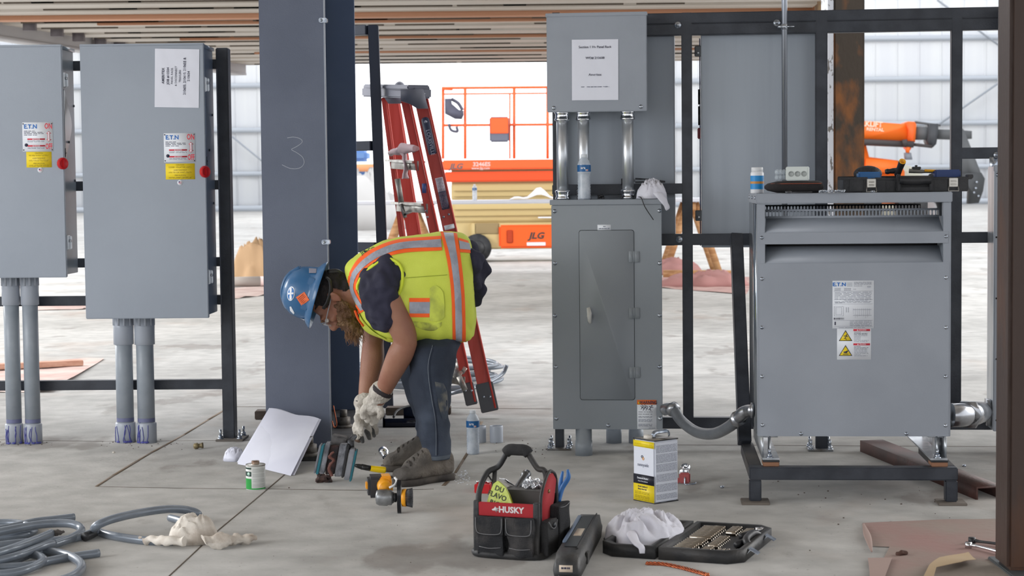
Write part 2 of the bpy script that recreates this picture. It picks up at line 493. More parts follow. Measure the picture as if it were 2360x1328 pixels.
# big built-up column
def column():
    XC, W2 = P(680, 500, 8.0).x - .004, .148
    X0, X1 = P(605.5, 550, 8.0).x, P(756, 550, 8.0).x
    Yf, Yr = 8.0, 9.35
    r = thing('steel_column', 'wide grey steel column with a chalk figure on its face, behind the worker', 'column', ((X0 + X1) / 2, 8.7, 0))
    bm = nb(); box(bm, X0, X1, Yf, Yf + .022, .035, 3.35, bev=.003); link('front_flange', bm, COLG, r)
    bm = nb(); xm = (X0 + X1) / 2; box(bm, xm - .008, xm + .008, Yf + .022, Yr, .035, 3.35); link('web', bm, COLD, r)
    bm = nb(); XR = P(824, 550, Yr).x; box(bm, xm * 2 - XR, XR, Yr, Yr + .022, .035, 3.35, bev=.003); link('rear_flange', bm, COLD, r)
    bm = nb(); box(bm, X0 - .03, P(803, 1000, 8.2).x, 7.83, Yr + .18, 0, .035, bev=.004); link('base_plate', bm, mat('plate', (78, 78, 80), .6, .2, (60, 58, 56), 10), r)
    NUT = mat('nut_steel', (112, 108, 104), .6, .4, (92, 86, 80), 40)
    for px_, py_ in ((713, 1050), (792, 985), (690, 975)):
        p = G(px_, py_, .035); 
        if px_ == 690: p = V((X0 + .12, 8.2, .035))
        bm = nb(); cyl(bm, p, p + V((0, 0, .012)), .044, seg=24); cyl(bm, p + V((0, 0, .012)), p + V((0, 0, .05)), .033, seg=6)
        cyl(bm, p + V((0, 0, .05)), p + V((0, 0, .085)), .018, seg=14); link('anchor_nut', bm, NUT, r)
    for py_ in (47, 558):
        p = P(745 + .013 * py_ + 2, py_, Yf)
        bm = nb(); box(bm, p.x - .024, p.x + .012, Yf - .012, Yf + .035, p.z - .010, p.z + .010, bev=.003)
        cyl(bm, p + V((-.012, -.012, 0)), p + V((-.012, -.02, 0)), .007, seg=8); link('beam_clip', bm, ZINC, r)
    # chalk figure 3
    pts = [(662, 318), (676, 316), (690, 319), (697, 326), (690, 334), (678, 341), (672, 345), (684, 352), (697, 362), (701, 374), (696, 384), (684, 389), (668, 388), (650, 380)]
    bm = nb(); tube(bm, [P(x, y, Yf) for x, y in pts], .0014, seg=5, sm=4); link('chalk_mark', bm, mat('chalk', (176, 180, 190), .9), r)
    # highlight along the flange edge, painted as a pale strip
    bm = nb(); box(bm, X1 - .005, X1 + .0006, Yf - .0006, Yf + .02, .04, 3.35); link('edge_highlight', bm, mat('edge_highlight', (150, 156, 166), .4), r)
    bm = nb(); tube(bm, [P(768, 935, 8.05), P(772, 955, 8.05), P(776, 978, 8.05), P(770, 985, 8.05), P(765, 970, 8.05)], .0028, seg=6)
    tag(link('copper_wire', bm, COPPER), 'thin bare copper wire hanging beside the foot of the wide grey column', 'wire')
column()

# rusty columns
def rusty(name, label, x0, x1, y0, y1, extra=None):
    r = thing(name, label, 'column', ((x0 + x1) / 2, (y0 + y1) / 2, 0))
    return r
Yc = 11.0
x0, x1 = P(1921, 250, Yc).x, P(1993, 250, Yc).x
r = thing('rusty_column', 'brown rusty steel column behind the electrical transformer', 'column', ((x0 + x1) / 2, Yc + .1, 0))
bm = nb(); box(bm, x0, x1, Yc, Yc + .25, 0, 4.2, bev=.012); link('shaft', bm, RUST, r)
bm = nb(); a, b = P(1908, 250, Yc - .02).x, P(1921, 250, Yc - .02).x; box(bm, a, b, Yc - .02, Yc + .22, 0, 4.2, bev=.003)
link('white_edge_strip', bm, mat('speckled_white', (214, 216, 222), .5, 0, (120, 116, 112), 40, 3, .56, .62, stretch=(1, 1, .5)), r)
bm = nb(); box(bm, x0 - .1, x1 + .1, Yc - .1, Yc + .35, 0, .02); link('base_plate', bm, RUSTD, r)
Yn = 5.42
x0 = P(2326, 664, Yn).x
r = thing('rusty_column', 'dark brown rusty steel column at the right edge of the picture', 'column', (x0 + .075, Yn + .08, 0))
bm = nb(); box(bm, x0, x0 + .15, Yn, Yn + .15, .012, 3.35, bev=.012); link('shaft', bm, mat('rusty_tube', (66, 52, 46), .45, .2, (104, 64, 36), 4, 7, .5, .72, bump=.2, stretch=(1, 1, .25)), r)
bm = nb(); q = G(2276, 1291); box(bm, q.x, x0 + .26, Yn - .1, q.y, 0, .012, bev=.003); link('base_plate', bm, mat('base_steel', (84, 88, 90), .5, .3), r)
# ================================================================== racks, panels, transformer
def screw(bm, F, u, z, d, r=.007, mi=0):
    M = F.at(u, z, d); c = M @ V((0, 0, 0)); n = (M.to_3x3() @ V((0, 0, 1)))
    cyl(bm, c, c + n * .0015, r * 1.15, seg=14, mi=mi); lathe(bm, [(r * .95, .0015), (r * .8, .004), (r * .4, .0055), (.0001, .0058)], c, n, 12, mi)
def nuts(F, pts, z, parent):
    for u, d in pts:
        bm = nb(); c = F.M @ V((u, d, z)); cyl(bm, c, c + V((0, 0, .004)), .014, seg=14); cyl(bm, c + V((0, 0, .004)), c + V((0, 0, .016)), .0105, seg=6); cyl(bm, c + V((0, 0, .016)), c + V((0, 0, .045)), .0055, seg=8); link('anchor_bolt', bm, ZINC, parent)
def fbox(name, F, rect, d0, d1, m, parent, bev=.002):
    bm = nb(); box(bm, rect[0], rect[1], d0, d1, rect[2], rect[3], bev=bev)
    return link(name, bm, m, parent, F.M)
TAPE = mat('clear_tape', (205, 212, 222), .15, 0, alpha=.28)

def switch_label(F, parent, x0, y0, x1, y1, d):
    """white switch label: words and arrow"""
    u0, u1, z0, z1 = F.rect(x0, y0, x1, y1, d)
    wd, ht = u1 - u0, z1 - z0
    bm = nb(); box(bm, u0, u1, d - .0015, d, z0, z1)
    lab = link('switch_label', bm, WHTL, parent, F.M)
    M = F.at(u0, z0, d - .0016)
    b = nb()
    text(b, 'E.T.N', ht * .20, M @ Matrix.Translation((wd * .27, ht * .85, 0)), 0, bold=.03, sx=1.0)
    text(b, 'ON', ht * .27, M @ Matrix.Translation((wd * .86, ht * .86, 0)), 1, bold=.02, sx=.62)
    text(b, 'OFF', ht * .27, M @ Matrix.Translation((wd * .865, ht * .16, 0)), 1, bold=.02, sx=.5)
    ax = wd * .87
    prism(b, [(ax - .012, ht * .61), (ax, ht * .69), (ax + .012, ht * .61), (ax + .005, ht * .61), (ax + .005, ht * .41), (ax + .012, ht * .41), (ax, ht * .33), (ax - .012, ht * .41), (ax - .005, ht * .41), (ax - .005, ht * .61)], M, .0004, 1)
    prism(b, [(ax - .0075, ht * .625), (ax, ht * .67), (ax + .0075, ht * .625), (ax + .003, ht * .625), (ax + .003, ht * .395), (ax + .0075, ht * .395), (ax, ht * .35), (ax - .0075, ht * .395), (ax - .003, ht * .395), (ax - .003, ht * .625)], M @ Matrix.Translation((0, 0, .0004)), .0003, 3)
    for k, yy in enumerate((.70, .655, .61, .56)): lines(b, M, wd * .05, wd * (.42 if k == 0 else .72 if k < 3 else .5), ht * yy, ht * .018, 2, 4)
    for yy in (.42, .19):
        box(b, wd * .16, wd * .74, ht * (yy - .025), ht * (yy + .025), 0, .0003, 1, M=M); text(b, '\u25B2 DANGER', ht * .05, M @ Matrix.Translation((wd * .45, ht * yy, .0004)), 3)
        for q in (.06, .09): lines(b, M, wd * .16, wd * .74, ht * (yy - q), ht * .014, 4, 4)
    disc(b, M @ V((wd * .12, ht * .22, 0)), M.to_3x3() @ V((0, 0, 1)), .008, .0003, 10, 2)
    for cx, cy in ((.03, .95), (.97, .95), (.03, .05), (.97, .05)): disc(b, M @ V((wd * cx, ht * cy, 0)), M.to_3x3() @ V((0, 0, 1)), .0028, .001, 8, 2)
    link('lettering', b, [BLUEI, REDI, INK, WHTL, INKG], lab, smooth=20)
def caution_label(F, parent, x0, y0, x1, y1, d):
    u0, u1, z0, z1 = F.rect(x0, y0, x1, y1, d); wd, ht = u1 - u0, z1 - z0
    bm = nb(); box(bm, u0, u1, d - .0012, d, z0, z1); lab = link('caution_label', bm, YEL, parent, F.M)
    M = F.at(u0, z0, d - .0013); b = nb()
    for s, yy in (('CAUTION', .91), ('AVERTISSEMENT', .58), ('PRECAUCION', .25)):
        text(b, s, ht * .115, M @ Matrix.Translation((wd / 2, ht * yy, 0)), 0)
        for q in (.11, .17): lines(b, M, wd * .1, wd * .9, ht * (yy - q), ht * .018, 0, 5)
    link('lettering', b, mat('yellow_label_ink', (140, 120, 46), .6), lab, smooth=20)
def flag_sticker(F, parent, px_, py_, d):
    u, z = F.px(px_, py_, d); M = F.at(u, z, d); n = M.to_3x3() @ V((0, 0, 1))
    b = nb(); disc(b, M @ V((0, 0, 0)), n, .0125, .001, 18, 0)
    for k in range(5): box(b, -.007, .007, -.005 + k * .0022, -.004 + k * .0022, .001, .0013, 1, M=M)
    box(b, -.007, -.001, .0005, .006, .0012, .0016, 2, M=M)
    link('flag_sticker', b, [WHTL, mat('flag_red', (200, 60, 80), .5), mat('flag_blue', (60, 70, 130), .5)], parent, smooth=20)
def latch(F, parent, u, z, d):
    b = nb(); box(b, u, u + .012, d - .012, d + .032, z - .034, z + .034, bev=.003)
    box(b, u + .010, u + .020, d + .016, d + .03, z - .03, z + .03, bev=.003)
    cyl(b, (u + .012, d + .008, z + .008), (u + .022, d + .008, z + .008), .006, seg=10)
    return link('latch', b, GALV, parent, F.M)
def disconnect(F, label, x0, x1, y0, y1, d0, d1, lab, cau, flg, knob, vis=True, hnd=None):
    u0, u1, z0, z1 = F.rect(x0, y0, x1, y1, d0)
    r = thingF('disconnect_switch', label, 'switch box', F, (u0 + u1) / 2, (d0 + d1) / 2, z0)
    bm = nb(); box(bm, u0 + .008, u1 - .008, d0 + .018, d1, z0 + .012, z1 - .004, bev=.002)
    box(bm, u0 + .002, u1 - .002, d0 + .03, d1 + .01, z1 - .014, z1 + .002)
    link('enclosure', bm, GREYS, r, F.M)
    bm = nb(); box(bm, u0, u1, d0, d0 + .02, z0, z1, bev=.003)
    box(bm, u0, u1, d0 - .002, d0 + .03, z1 - .004, z1 + .006, bev=.002)
    door = link('door', bm, mat('grey_enamel_door', (154, 162, 173), .36, 0, (148, 156, 167), 1.5, bump=.04, bs=160), r, F.M)
    switch_label(F, door, *lab, d0); caution_label(F, door, *cau, d0); flag_sticker(F, door, *flg, d0)
    # red round handle knob at the door edge
    u, z = F.px(*knob, d0)
    b = nb(); c = V((u + .004, d0 + .005, z)); 
    lathe(b, [(.024, 0), (.027, .004), (.027, .016), (.022, .020), (.019, .018), (.001, .018)], c, (.75, -.66, 0), 24)
    box(b, -.004, .004, -.018, .018, .018, .022, 0, .001, M=Matrix.Translation(c) @ V((.75, -.66, 0)).to_track_quat('Z', 'Y').to_matrix().to_4x4())
    link('handle_knob', b, REDP, r, F.M)
    # side cover plate of the handle mechanism
    zc = z + .13
    b = nb(); pz = [(0, -.13), (.03, -.11), (.13, .02), (.14, .05), (.13, .08), (.02, .21), (0, .19)]
    Ms = Matrix(((0, 0, 1, u1 - .008), (1, 0, 0, d0 + .02), (0, 1, 0, zc), (0, 0, 0, 1)))
    prism(b, pz, Ms, .006)
    hs = link('handle_mount', b, GREYS, r, F.M)
    b = nb(); box(b, u1 - .0015, u1, d0 + .03, d0 + .036, zc - .10, zc - .06); box(b, u1 - .0015, u1, d0 + .02, d0 + .05, zc - .085, zc - .078); link('slot', b, BPL, hs, F.M)
    b = nb(); cyl(b, (u1 - .003, d0 + .10, zc - .03), (u1 + .002, d0 + .10, zc - .03), .006, seg=10); link('padlock_hole', b, BPL, hs, F.M)
    hz = (z1 - z0)
    for k in ((.855, .15) if hnd is None else hnd): latch(F, r, u1 - .006, z0 + hz * k, d0 + .03)
    for dd, k in ((.22, .75), (.21, .42)):
        b = nb(); cyl(b, (u1 - .009, d0 + dd, z0 + hz * k), (u1 - .004, d0 + dd, z0 + hz * k), .006, seg=10); link('screw', b, STEELD, r, F.M)
    return r, (u0, u1, z0, z1)

FL = Fr(*G(525, 1015)[:2], 1.3)       # left rack, origin at the foot of its end post
# --- rack frame
r = thingF('equipment_rack', 'black steel tube rack carrying the two tall grey switch boxes on the left', 'rack', FL)
bm = nb(); u0, u1, z0, z1 = FL.rect(506, 108, 532, 1016, 0.0)
uu0 = FL.px(507, 560, 0)[0]; uu1 = FL.px(527, 560, 0)[0]
ztop = FL.px(515, 110, 0)[1]
box(bm, uu0 - .004, uu1 + .012, 0, .075, 0, ztop, bev=.004); post = link('post', bm, BLK, r, FL.M)
bm = nb(); box(bm, uu0 - .002, uu0 + .003, -.004, 0, .55, ztop - .1); link('lit_edge_strip', bm, mat('lit_edge', (120, 124, 132), .4), post, FL.M)  # pale strip paints the light catching the post's edge
for ya, yb in ((139, 161), (417, 439), (595, 616), (682, 704), (877, 899)):
    bm = nb(); z0 = FL.px(300, yb, .01)[1]; z1 = FL.px(300, ya, .01)[1]
    box(bm, FL.px(-420, 500, .01)[0], uu0, .01, .06, z0, z1, bev=.003); link('rail', bm, BLK, r, FL.M)
bm = nb(); up = (uu0 + uu1) / 2 + .004
box(bm, up - .055, up + .075, -.05, .12, 0, .01, bev=.002); bp = link('base_plate', bm, mat('plate_dusty', (104, 98, 92), .7), r, FL.M)
nuts(FL, [(up - .035, -.025), (up + .055, -.025), (up + .055, .09), (up - .035, .09)], .01, bp)
bm = nb(); ul = FL.px(-380, 500, 0)[0]; box(bm, ul, ul + .05, 0, .075, 0, ztop, bev=.003); link('post', bm, BLK, r, FL.M)

d0 = -.26
s2, e2 = disconnect(FL, 'tall grey switch box with taped paper job sheet, right of the pair on left rack', 190.5, 475, 103.5, 734.5, d0, .0,
    (378, 307, 450, 374), (382, 377, 449, 413.5), (415, 421), (467, 396))
s1, e1 = disconnect(FL, 'grey switch box without job sheet, cut by the left edge of the picture', -140, 147.5, 107, 641, d0, -.03,
    (52, 282, 122, 349), (61, 350, 119, 386), (93, 392), (139, 377))
# job sheet
def paper_on(F, parent, x0, y0, x1, y1, d, name='job_sheet', tilt=0.0, top=True):
    u0, u1, z0, z1 = F.rect(x0, y0, x1, y1, d)
    M = F.at((u0 + u1) / 2, (z0 + z1) / 2, d - .001) @ Matrix.Rotation(math.radians(tilt), 4, 'Z')
    wd, ht = u1 - u0, z1 - z0; b = nb()
    nx, ny = 10, 14
    g = [[M @ V((-wd / 2 + wd * i / nx, -ht / 2 + ht * j / ny, .001 + .0012 * (1 + math.sin(i * 1.7 + j)) * (1 if 0 < i < nx else .3))) for i in range(nx + 1)] for j in range(ny + 1)]
    vs = [[b.verts.new(p) for p in row] for row in g]
    for j in range(ny):
        for i in range(nx): b.faces.new((vs[j][i], vs[j][i + 1], vs[j + 1][i + 1], vs[j + 1][i]))
    r_ = bmesh.ops.extrude_face_region(b, geom=b.faces[:]); n = M.to_3x3() @ V((0, 0, -1))
    for v in [x for x in r_['geom'] if isinstance(x, bmesh.types.BMVert)]: v.co += n * .0006
    return link(name, b, WHT, parent), M, wd, ht
pp, M, wd, ht = paper_on(FL, None, 357, 113, 459, 248, d0, tilt=-1.6)
tag(pp, 'white printed job sheet taped to the tall grey switch box', 'paper')
b = nb(); R9 = Matrix.Rotation(PI / 2, 4, 'Z')
for s, xx, sz, bo in (('AMERITEX', -.31, .0155, .012), ('JOB #10584', -.20, .0155, .012), ('PANEL RACK', -.11, .0125, 0), ('& DISCONNECT', -.02, .0125, 0), ('TRAVLERS', .07, .0125, 0), ('210603, 210610, 210655 &', .175, .0155, .012), ('210654', .265, .0155, .012)):
    text(b, s, sz, M @ Matrix.Translation((xx * wd * 1.0, .01, .0034)) @ R9, 0, bold=bo)
link('lettering', b, INK, pp, smooth=20)
def tape(F, pts, d, parent):
    b = nb()
    for x0, y0, x1, y1 in pts:
        u0, u1, z0, z1 = F.rect(x0, y0, x1, y1, d); box(b, u0, u1, d - .0009, d - .0003, z0, z1)
        for k in range(4):
            uu = random.uniform(u0, u1); zz = random.uniform(z0, z1)
            box(b, uu, min(uu + .008, u1), d - .002, d - .0009, zz, min(zz + .002, z1), 1)
    link('clear_tape', b, [TAPE, mat('tape_crease', (222, 228, 236), .3)], parent)
tape(FL, [(346, 103, 364, 272), (444, 104, 460, 276)], d0 - .0045, pp)

# --- conduit pipes under the left boxes
def pvc_pipe(label, px_, py_bot, ztop, r, stain=True, F=FL, wd=None):
    c = G(px_, py_bot); c.y += r
    b0 = thing('conduit_pipe', label, 'pipe', c, group=None)
    bm = nb(); cyl(bm, c + V((0, 0, .05)), c + V((0, 0, ztop)), r, seg=28); link('pipe', bm, PVC, b0)
    bm = nb(); lathe(bm, [(r * 1.16, 0), (r * 1.17, .09), (r * 1.12, .095), (r, .097)], c, seg=28); cp = link('coupling', bm, PVC2, b0)
    bm = nb(); lathe(bm, [(r * 1.0, -.15), (r * 1.17, -.148), (r * 1.17, -.075), (r * 1.185, -.07), (r * 1.185, -.06), (r * 1.16, -.058), (r * 1.16, 0)], c + V((0, 0, ztop)), seg=28)
    for k in range(10):
        a = k * 2 * PI / 10; p = c + V((math.cos(a) * r * 1.1, math.sin(a) * r * 1.1, ztop - .03)); box(bm, p.x - .005, p.x + .005, p.y - .005, p.y + .005, p.z - .028, p.z + .03)
    link('adapter', bm, PVC2, b0)
    if stain:
        bm = nb()
        for k in range(7):
            a0 = random.uniform(-2.7, -.5); z0 = random.uniform(.06, .10); pts = []
            for j in range(6):
                zz = max(z0 - j * .018, .003); rr = r * (1.172 if zz < .09 else 1.0) + .0008
                a0 += random.uniform(-.13, .13); pts.append(c + V((math.cos(a0) * rr, math.sin(a0) * rr, zz)))
            tube(bm, pts, .0016, seg=5, sm=2)
        for k in range(5):
            a0 = random.uniform(-2.6, -.6); rr = r * 1.168
            pts = [c + V((math.cos(a0 + j * .12) * rr, math.sin(a0 + j * .12) * rr, .006 + .002 * (j % 2))) for j in range(5)]
            tube(bm, pts, [.002, .004, .005, .004, .001], seg=5, sm=2)
        link('primer_drip', bm, PURP, cp)
        bm = nb(); lathe(bm, [(r * 1.006, .1), (r * 1.008, .108), (r * 1.006, .118)], c, seg=28, cap=False); link('primer_ring', bm, mat('primer_ring', (104, 108, 140), .5), b0)
zb2 = e2[2] + .012; zb1 = e1[2] + .012
pvc_pipe('grey plastic conduit with purple drips, left one under the taller switch box', 286, 1022, zb2, .0405)
pvc_pipe('grey plastic conduit with purple drips, right one under the taller switch box', 334.5, 1023, zb2, .0405)
pvc_pipe('grey plastic conduit nearest the left edge, purple primer at its foot', 29, 1025, zb1, .036)
pvc_pipe('second grey plastic conduit from the left edge, under the shorter switch box', 72.5, 1025, zb1, .036)

# ------------------------------------------------------------------ right rack
FR = Fr(*G(1290, 1036)[:2], 5.7)
r = thingF('equipment_rack', 'long black steel rack behind the panels and transformer on the right', 'rack', FR)
def rbar(name, x0, y0, x1, y1, d=.0, t=.05, m=BLK):
    u0, u1, z0, z1 = FR.rect(x0, y0, x1, y1, d)
    bm = nb(); box(bm, u0, u1, d, d + t, z0, z1, bev=.003); return link(name, bm, m, r, FR.M)
u_l = FR.px(1274, 600, 0)[0]; u_r = FR.px(2420, 600, 0)[0]
def hbar(xm, ya, yb, d=0.0, t=.05, ua=None, ub=None, name='rail'):
    z1 = FR.px(xm, ya, d)[1]; z0 = FR.px(xm, yb, d)[1]
    bm = nb(); box(bm, u_l if ua is None else ua, u_r if ub is None else ub, d, d + t, z0, z1, bev=.003); return link(name, bm, BLK, r, FR.M)
hbar(1700, 27, 52); hbar(1700, 52.5, 79)
ux = lambda x, y=500, d=0: FR.px(x, y, d)[0]
hbar(1440, 424, 448, ub=ux(1574)); hbar(1640, 539, 565, ub=ux(1892))
hbar(2250, 340, 366, ua=ux(2192)); hbar(2250, 535, 560, ua=ux(2150))
hbar(1640, 963, 989)
for x0, x1 in ((1275, 1295), (1572, 1596.5), (1880, 1907.5), (2191.5, 2217)):
    u0, u1 = ux(x0), ux(x1); bm = nb(); box(bm, u0, u1, -.001, .049, .0 if x0 in (1275, 1880) else FR.px(1640, 988)[1], FR.px(x0, 28)[1] - .002, bev=.003); link('post', bm, BLK, r, FR.M)
b = nb()
for x, y in ((1562, 58), (1790, 53), (1565, 552)):
    u, z = FR.px(x, y, 0); M = FR.at(u, z, 0); n = M.to_3x3() @ V((0, 0, 1)); c = M @ V((0, 0, 0))
    b = nb(); cyl(b, c, c + n * .004, .0155, seg=22); cyl(b, c + n * .004, c + n * .013, .0085, seg=6); cyl(b, c + n * .013, c + n * .018, .005, seg=8); link('washer_bolt', b, ZINC, r)
for x in (1290, 1890):
    u = ux(x, 1036 if x == 1290 else 1040)
    bm = nb(); box(bm, u - .055, u + .055, -.045, .09, 0, .009, bev=.002); bp = link('base_plate', bm, mat('zinc_plate', (128, 130, 132), .5, .3, (90, 86, 80), 14), r, FR.M)
    nuts(FR, [(u - .042, -.03), (u + .042, -.03), (u - .042, .07), (u + .042, .07)], .009, bp)

def panel_screws(F, u0, u1, z0, z1, d, pts, parent, r_=.008):
    for x, y in pts:
        u, z = F.px(x, y, d); b = nb(); screw(b, F, u, z, d, r_); link('screw', b, ZINC, parent)

# upper junction box
dU = -.19
u0, u1, z0, z1 = FR.rect(1260, 31, 1491, 257.5, dU)
jb = thingF('junction_box', 'square grey junction box with a taped sheet, top left on the right rack', 'box', FR, (u0 + u1) / 2, -.09, z0)
bm = nb(); box(bm, u0 + .008, u1 - .008, dU + .012, -.002, z0 + .008, z1 - .002, bev=.002); link('enclosure', bm, GREYS, jb, FR.M)
bm = nb(); box(bm, u0, u1, dU, dU + .014, z0, z1, bev=.003); box(bm, u0 - .004, u1 + .002, dU - .004, dU + .05, z1 - .012, z1 + .004, bev=.002)
cv = link('cover', bm, GREY, jb, FR.M)
panel_screws(FR, 0, 0, 0, 0, dU, [(1276, 249), (1477, 246)], cv)
pp, M, wd, ht = paper_on(FR, None, 1318, 91, 1425, 231, dU, tilt=-.3)
tag(pp, 'white printed section sheet taped to the upper grey junction box', 'paper')
b = nb()
text(b, 'Section 1 Hv Panel Rack', .0145, M @ Matrix.Translation((0, ht * .375, .0034)), 0, bold=.004)
text(b, 'WO# 210608', .0145, M @ Matrix.Translation((0, ht * .195, .0034)), 0, bold=.004)
text(b, 'Ameritex', .0145, M @ Matrix.Translation((0, -ht * .08, .0034)), 0, bold=.004)
lines(b, M, -wd * .3, wd * .3, -ht * .28, .004, 1, 6, .003)
link('lettering', b, [INK, INKG], pp, smooth=20)
tape(FR, [(1302, 80, 1448, 104), (1302, 218, 1440, 246)], dU - .0045, pp)

# lower panel with door
dP = -.20
u0, u1, z0, z1 = FR.rect(1272.5, 460, 1526, 990, dP)
pn = thingF('electrical_panel', 'tall grey electrical panel with a narrow hinged door, under the junction box', 'electrical panel', FR, (u0 + u1) / 2, -.1, z0)
PW = (u0, u1, z0, z1)
bm = nb(); box(bm, u0 + .004, u1 - .004, dP + .01, -.002, z0 + .004, z1 - .002, bev=.002); link('enclosure', bm, GREYS, pn, FR.M)
bm = nb(); zl = FR.px(1400, 472, dP)[1]
box(bm, u0, u1, dP, dP + .012, z0, zl - .001, bev=.002); cov = link('cover', bm, mat('grey_enamel_dark', (142, 148, 154), .4, 0, (135, 142, 148), 1.5, bump=.04, bs=200), pn, FR.M)
bm = nb(); box(bm, u0 - .006, u1 + .002, dP - .006, -.002, zl, z1, bev=.002); link('top_flange', bm, mat('grey_enamel_top', (138, 144, 151), .35), pn, FR.M)
a0, a1, c0, c1 = FR.rect(1336.5, 531, 1461.5, 921.5, dP)
M = FR.at(0, 0, dP)
bm = nb(); prism(bm, rrect(a0 - .0022, a1 + .0022, c0 - .0022, c1 + .0022, .012), M, .0006); dr = link('door_gap', bm, mat('gap_dark', (52, 58, 62), .6), pn)
bm = nb(); prism(bm, rrect(a0, a1, c0, c1, .011), M, .0035); dr = link('door', bm, MATS['grey_enamel_dark'], pn, smooth=25)
for y in (592, 722, 859):
    zc = FR.px(1462, y, dP)[1]; ue = a1
    b = nb()
    for s in (-1, 1): prism(b, rrect(ue + (.002 if s > 0 else -.022), ue + (.024 if s > 0 else -.002), zc - .024, zc + .024, .002), M @ Matrix.Translation((0, 0, .0030)), .0016)
    cyl(b, M @ V((ue, zc - .024, .003)), M @ V((ue, zc + .024, .003)), .0035, seg=10)
    link('hinge', b, MATS['grey_enamel_dark'], pn)
u, z = FR.px(1358, 728, dP); b = nb()
cyl(b, M @ V((u, z, .003)), M @ V((u, z, .012)), .010, seg=18)
prism(b, [(u - .010, z + .036), (u + .004, z + .040), (u + .012, z + .012), (u + .010, z - .030), (u + .002, z - .036), (u - .006, z - .02), (u - .009, z + .010)], M @ Matrix.Translation((0, 0, .012)), .009)
link('handle', b, mat('handle_pewter', (206, 206, 202), .4, .2), dr)
# keep the turned handle as a sub-part of the door
panel_screws(FR, 0, 0, 0, 0, dP, [(1278, 487), (1519.5, 486), (1279, 607), (1520, 607), (1279, 728), (1520, 727), (1281, 846), (1520, 846), (1282, 965), (1521, 965), (1402, 981)], pn)
q = FR.rect(1377, 518, 1408, 530.5, dP); bm = nb(); box(bm, q[0], q[1], dP - .001, dP, q[2], q[3]); lb = link('name_label', bm, WHTL, pn, FR.M)
b = nb(); M2 = FR.at(q[0], q[2], dP - .0012); lines(b, M2, .006, .055, .007, .004, 0, 5); lines(b, M2, .025, .036, .016, .004, 0, 2); link('lettering', b, INKG, lb)
q = FR.rect(1468.5, 922, 1513, 989, dP); wd, ht = q[1] - q[0], q[3] - q[2]
bm = nb(); box(bm, q[0], q[1], dP - .001, dP, q[2], q[3]); lb = link('warning_label', bm, WHTL, pn, FR.M)
b = nb(); M2 = FR.at(q[0], q[2], dP - .0011)
box(b, 0, wd, ht * .84, ht, 0, .0004, 1, M=M2); text(b, 'WARNING', ht * .15, M2 @ Matrix.Translation((wd * .57, ht * .91, .0005)), 0, bold=.03, sx=.85)
prism(b, [(wd * .04, ht * .865), (wd * .2, ht * .865), (wd * .12, ht * .975)], M2 @ Matrix.Translation((0, 0, .0004)), .0003, 2); text(b, '!', ht * .08, M2 @ Matrix.Translation((wd * .12, ht * .905, .0008)), 0)
for k in range(7):
    cx = wd * (.2 + .05 * k); cy = ht * (.74 + .05 * math.sin(k * 2.1)); tube(b, [M2 @ V((cx, cy - .008, .0005)), M2 @ V((cx + .004, cy, .0005)), M2 @ V((cx - .002, cy + .008, .0005))], .0011, seg=4, mi=0, sm=2)
disc(b, M2 @ V((wd * .76, ht * .80, 0)), M2.to_3x3() @ V((0, 0, 1)), .0028, .0005, 10, 0)
for pa, pb in (((.72, .76), (.64, .68)), ((.72, .76), (.84, .74)), ((.72, .76), (.62, .78)), ((.66, .69), (.72, .63)), ((.66, .69), (.58, .66))): tube(b, [M2 @ V((wd * pa[0], ht * pa[1], .0005)), M2 @ V((wd * pb[0], ht * pb[1], .0005))], .0013, seg=4, mi=0, sm=1)
for k, yy in enumerate((.585, .51, .43, .40, .32, .29, .26, .16, .13, .10, .03)): lines(b, M2, wd * (.06 if k < 10 else .6), wd * (.8 if k < 10 else .95), ht * yy, ht * .014, 3 if k > 1 else 0, 4)
link('lettering', b, [INK, ORG, YEL, INKG], lb, smooth=20)

# three metal conduits joining the two boxes
zt = FR.px(1370, 257, dU)[1]; zbm = PW[3]
for lab, x, yb_ in (('left of the three shiny steel conduits between the two grey boxes', 1296, 456), ('middle of three shiny steel conduits, behind the water bottle on the panel', 1345, 456), ('right of the three shiny steel conduits, above the black zip ties', 1447, 456)):
    u = FR.px(x, 350, -.10)[0]
    g = thingF('steel_conduit', lab, 'conduit', FR, u, -.10, zbm)
    bm = nb(); c0 = FR.M @ V((u, -.10, zbm)); c1 = FR.M @ V((u, -.10, zt + .006)); cyl(bm, c0, c1, .0255, seg=28); link('tube', bm, GALV, g)
    for nm, cc, s in (('connector', c1, -1), ('connector', c0, 1)):
        bm = nb(); lathe(bm, [(.031, 0), (.034, .006), (.031, .012), (.029, .016), (.031, .024), (.031, .03), (.034, .034), (.0335, .040), (.028, .043)], cc, (0, 0, s), 28); link(nm, bm, CHROME, g)

# boxes hung on the back of the rack (seen from behind, through the frame)
BACKG = mat('grey_enamel_back', (160, 168, 178), .4, 0, (148, 156, 166), 2, stretch=(4, 1, .2))
def backbox(label, x0, y0, x1, y1, extra=True):
    u0, u1, z0, z1 = FR.rect(x0, y0, x1, y1, .055)
    g = thingF('disconnect_switch', label, 'switch box', FR, (u0 + u1) / 2, .15, z0)
    bm = nb(); box(bm, u0, u1, .055, .33, z0, z1, bev=.003); link('enclosure', bm, BACKG, g, FR.M)
    return g, (u0, u1, z0, z1)
g, e = backbox('grey box on the back of the rack, seen behind the steel conduits', 1300, 80, 1555, 567)
g, e = backbox('grey box on the back of the rack, seen behind the tall thin conduit', 1616, 76, 1880, 570)
bm = nb(); box(bm, e[0] - .006, e[0] - .001, .30, .335, e[2], e[3]); link('door_edge', bm, mat('door_edge', (60, 70, 110), .4), g, FR.M)
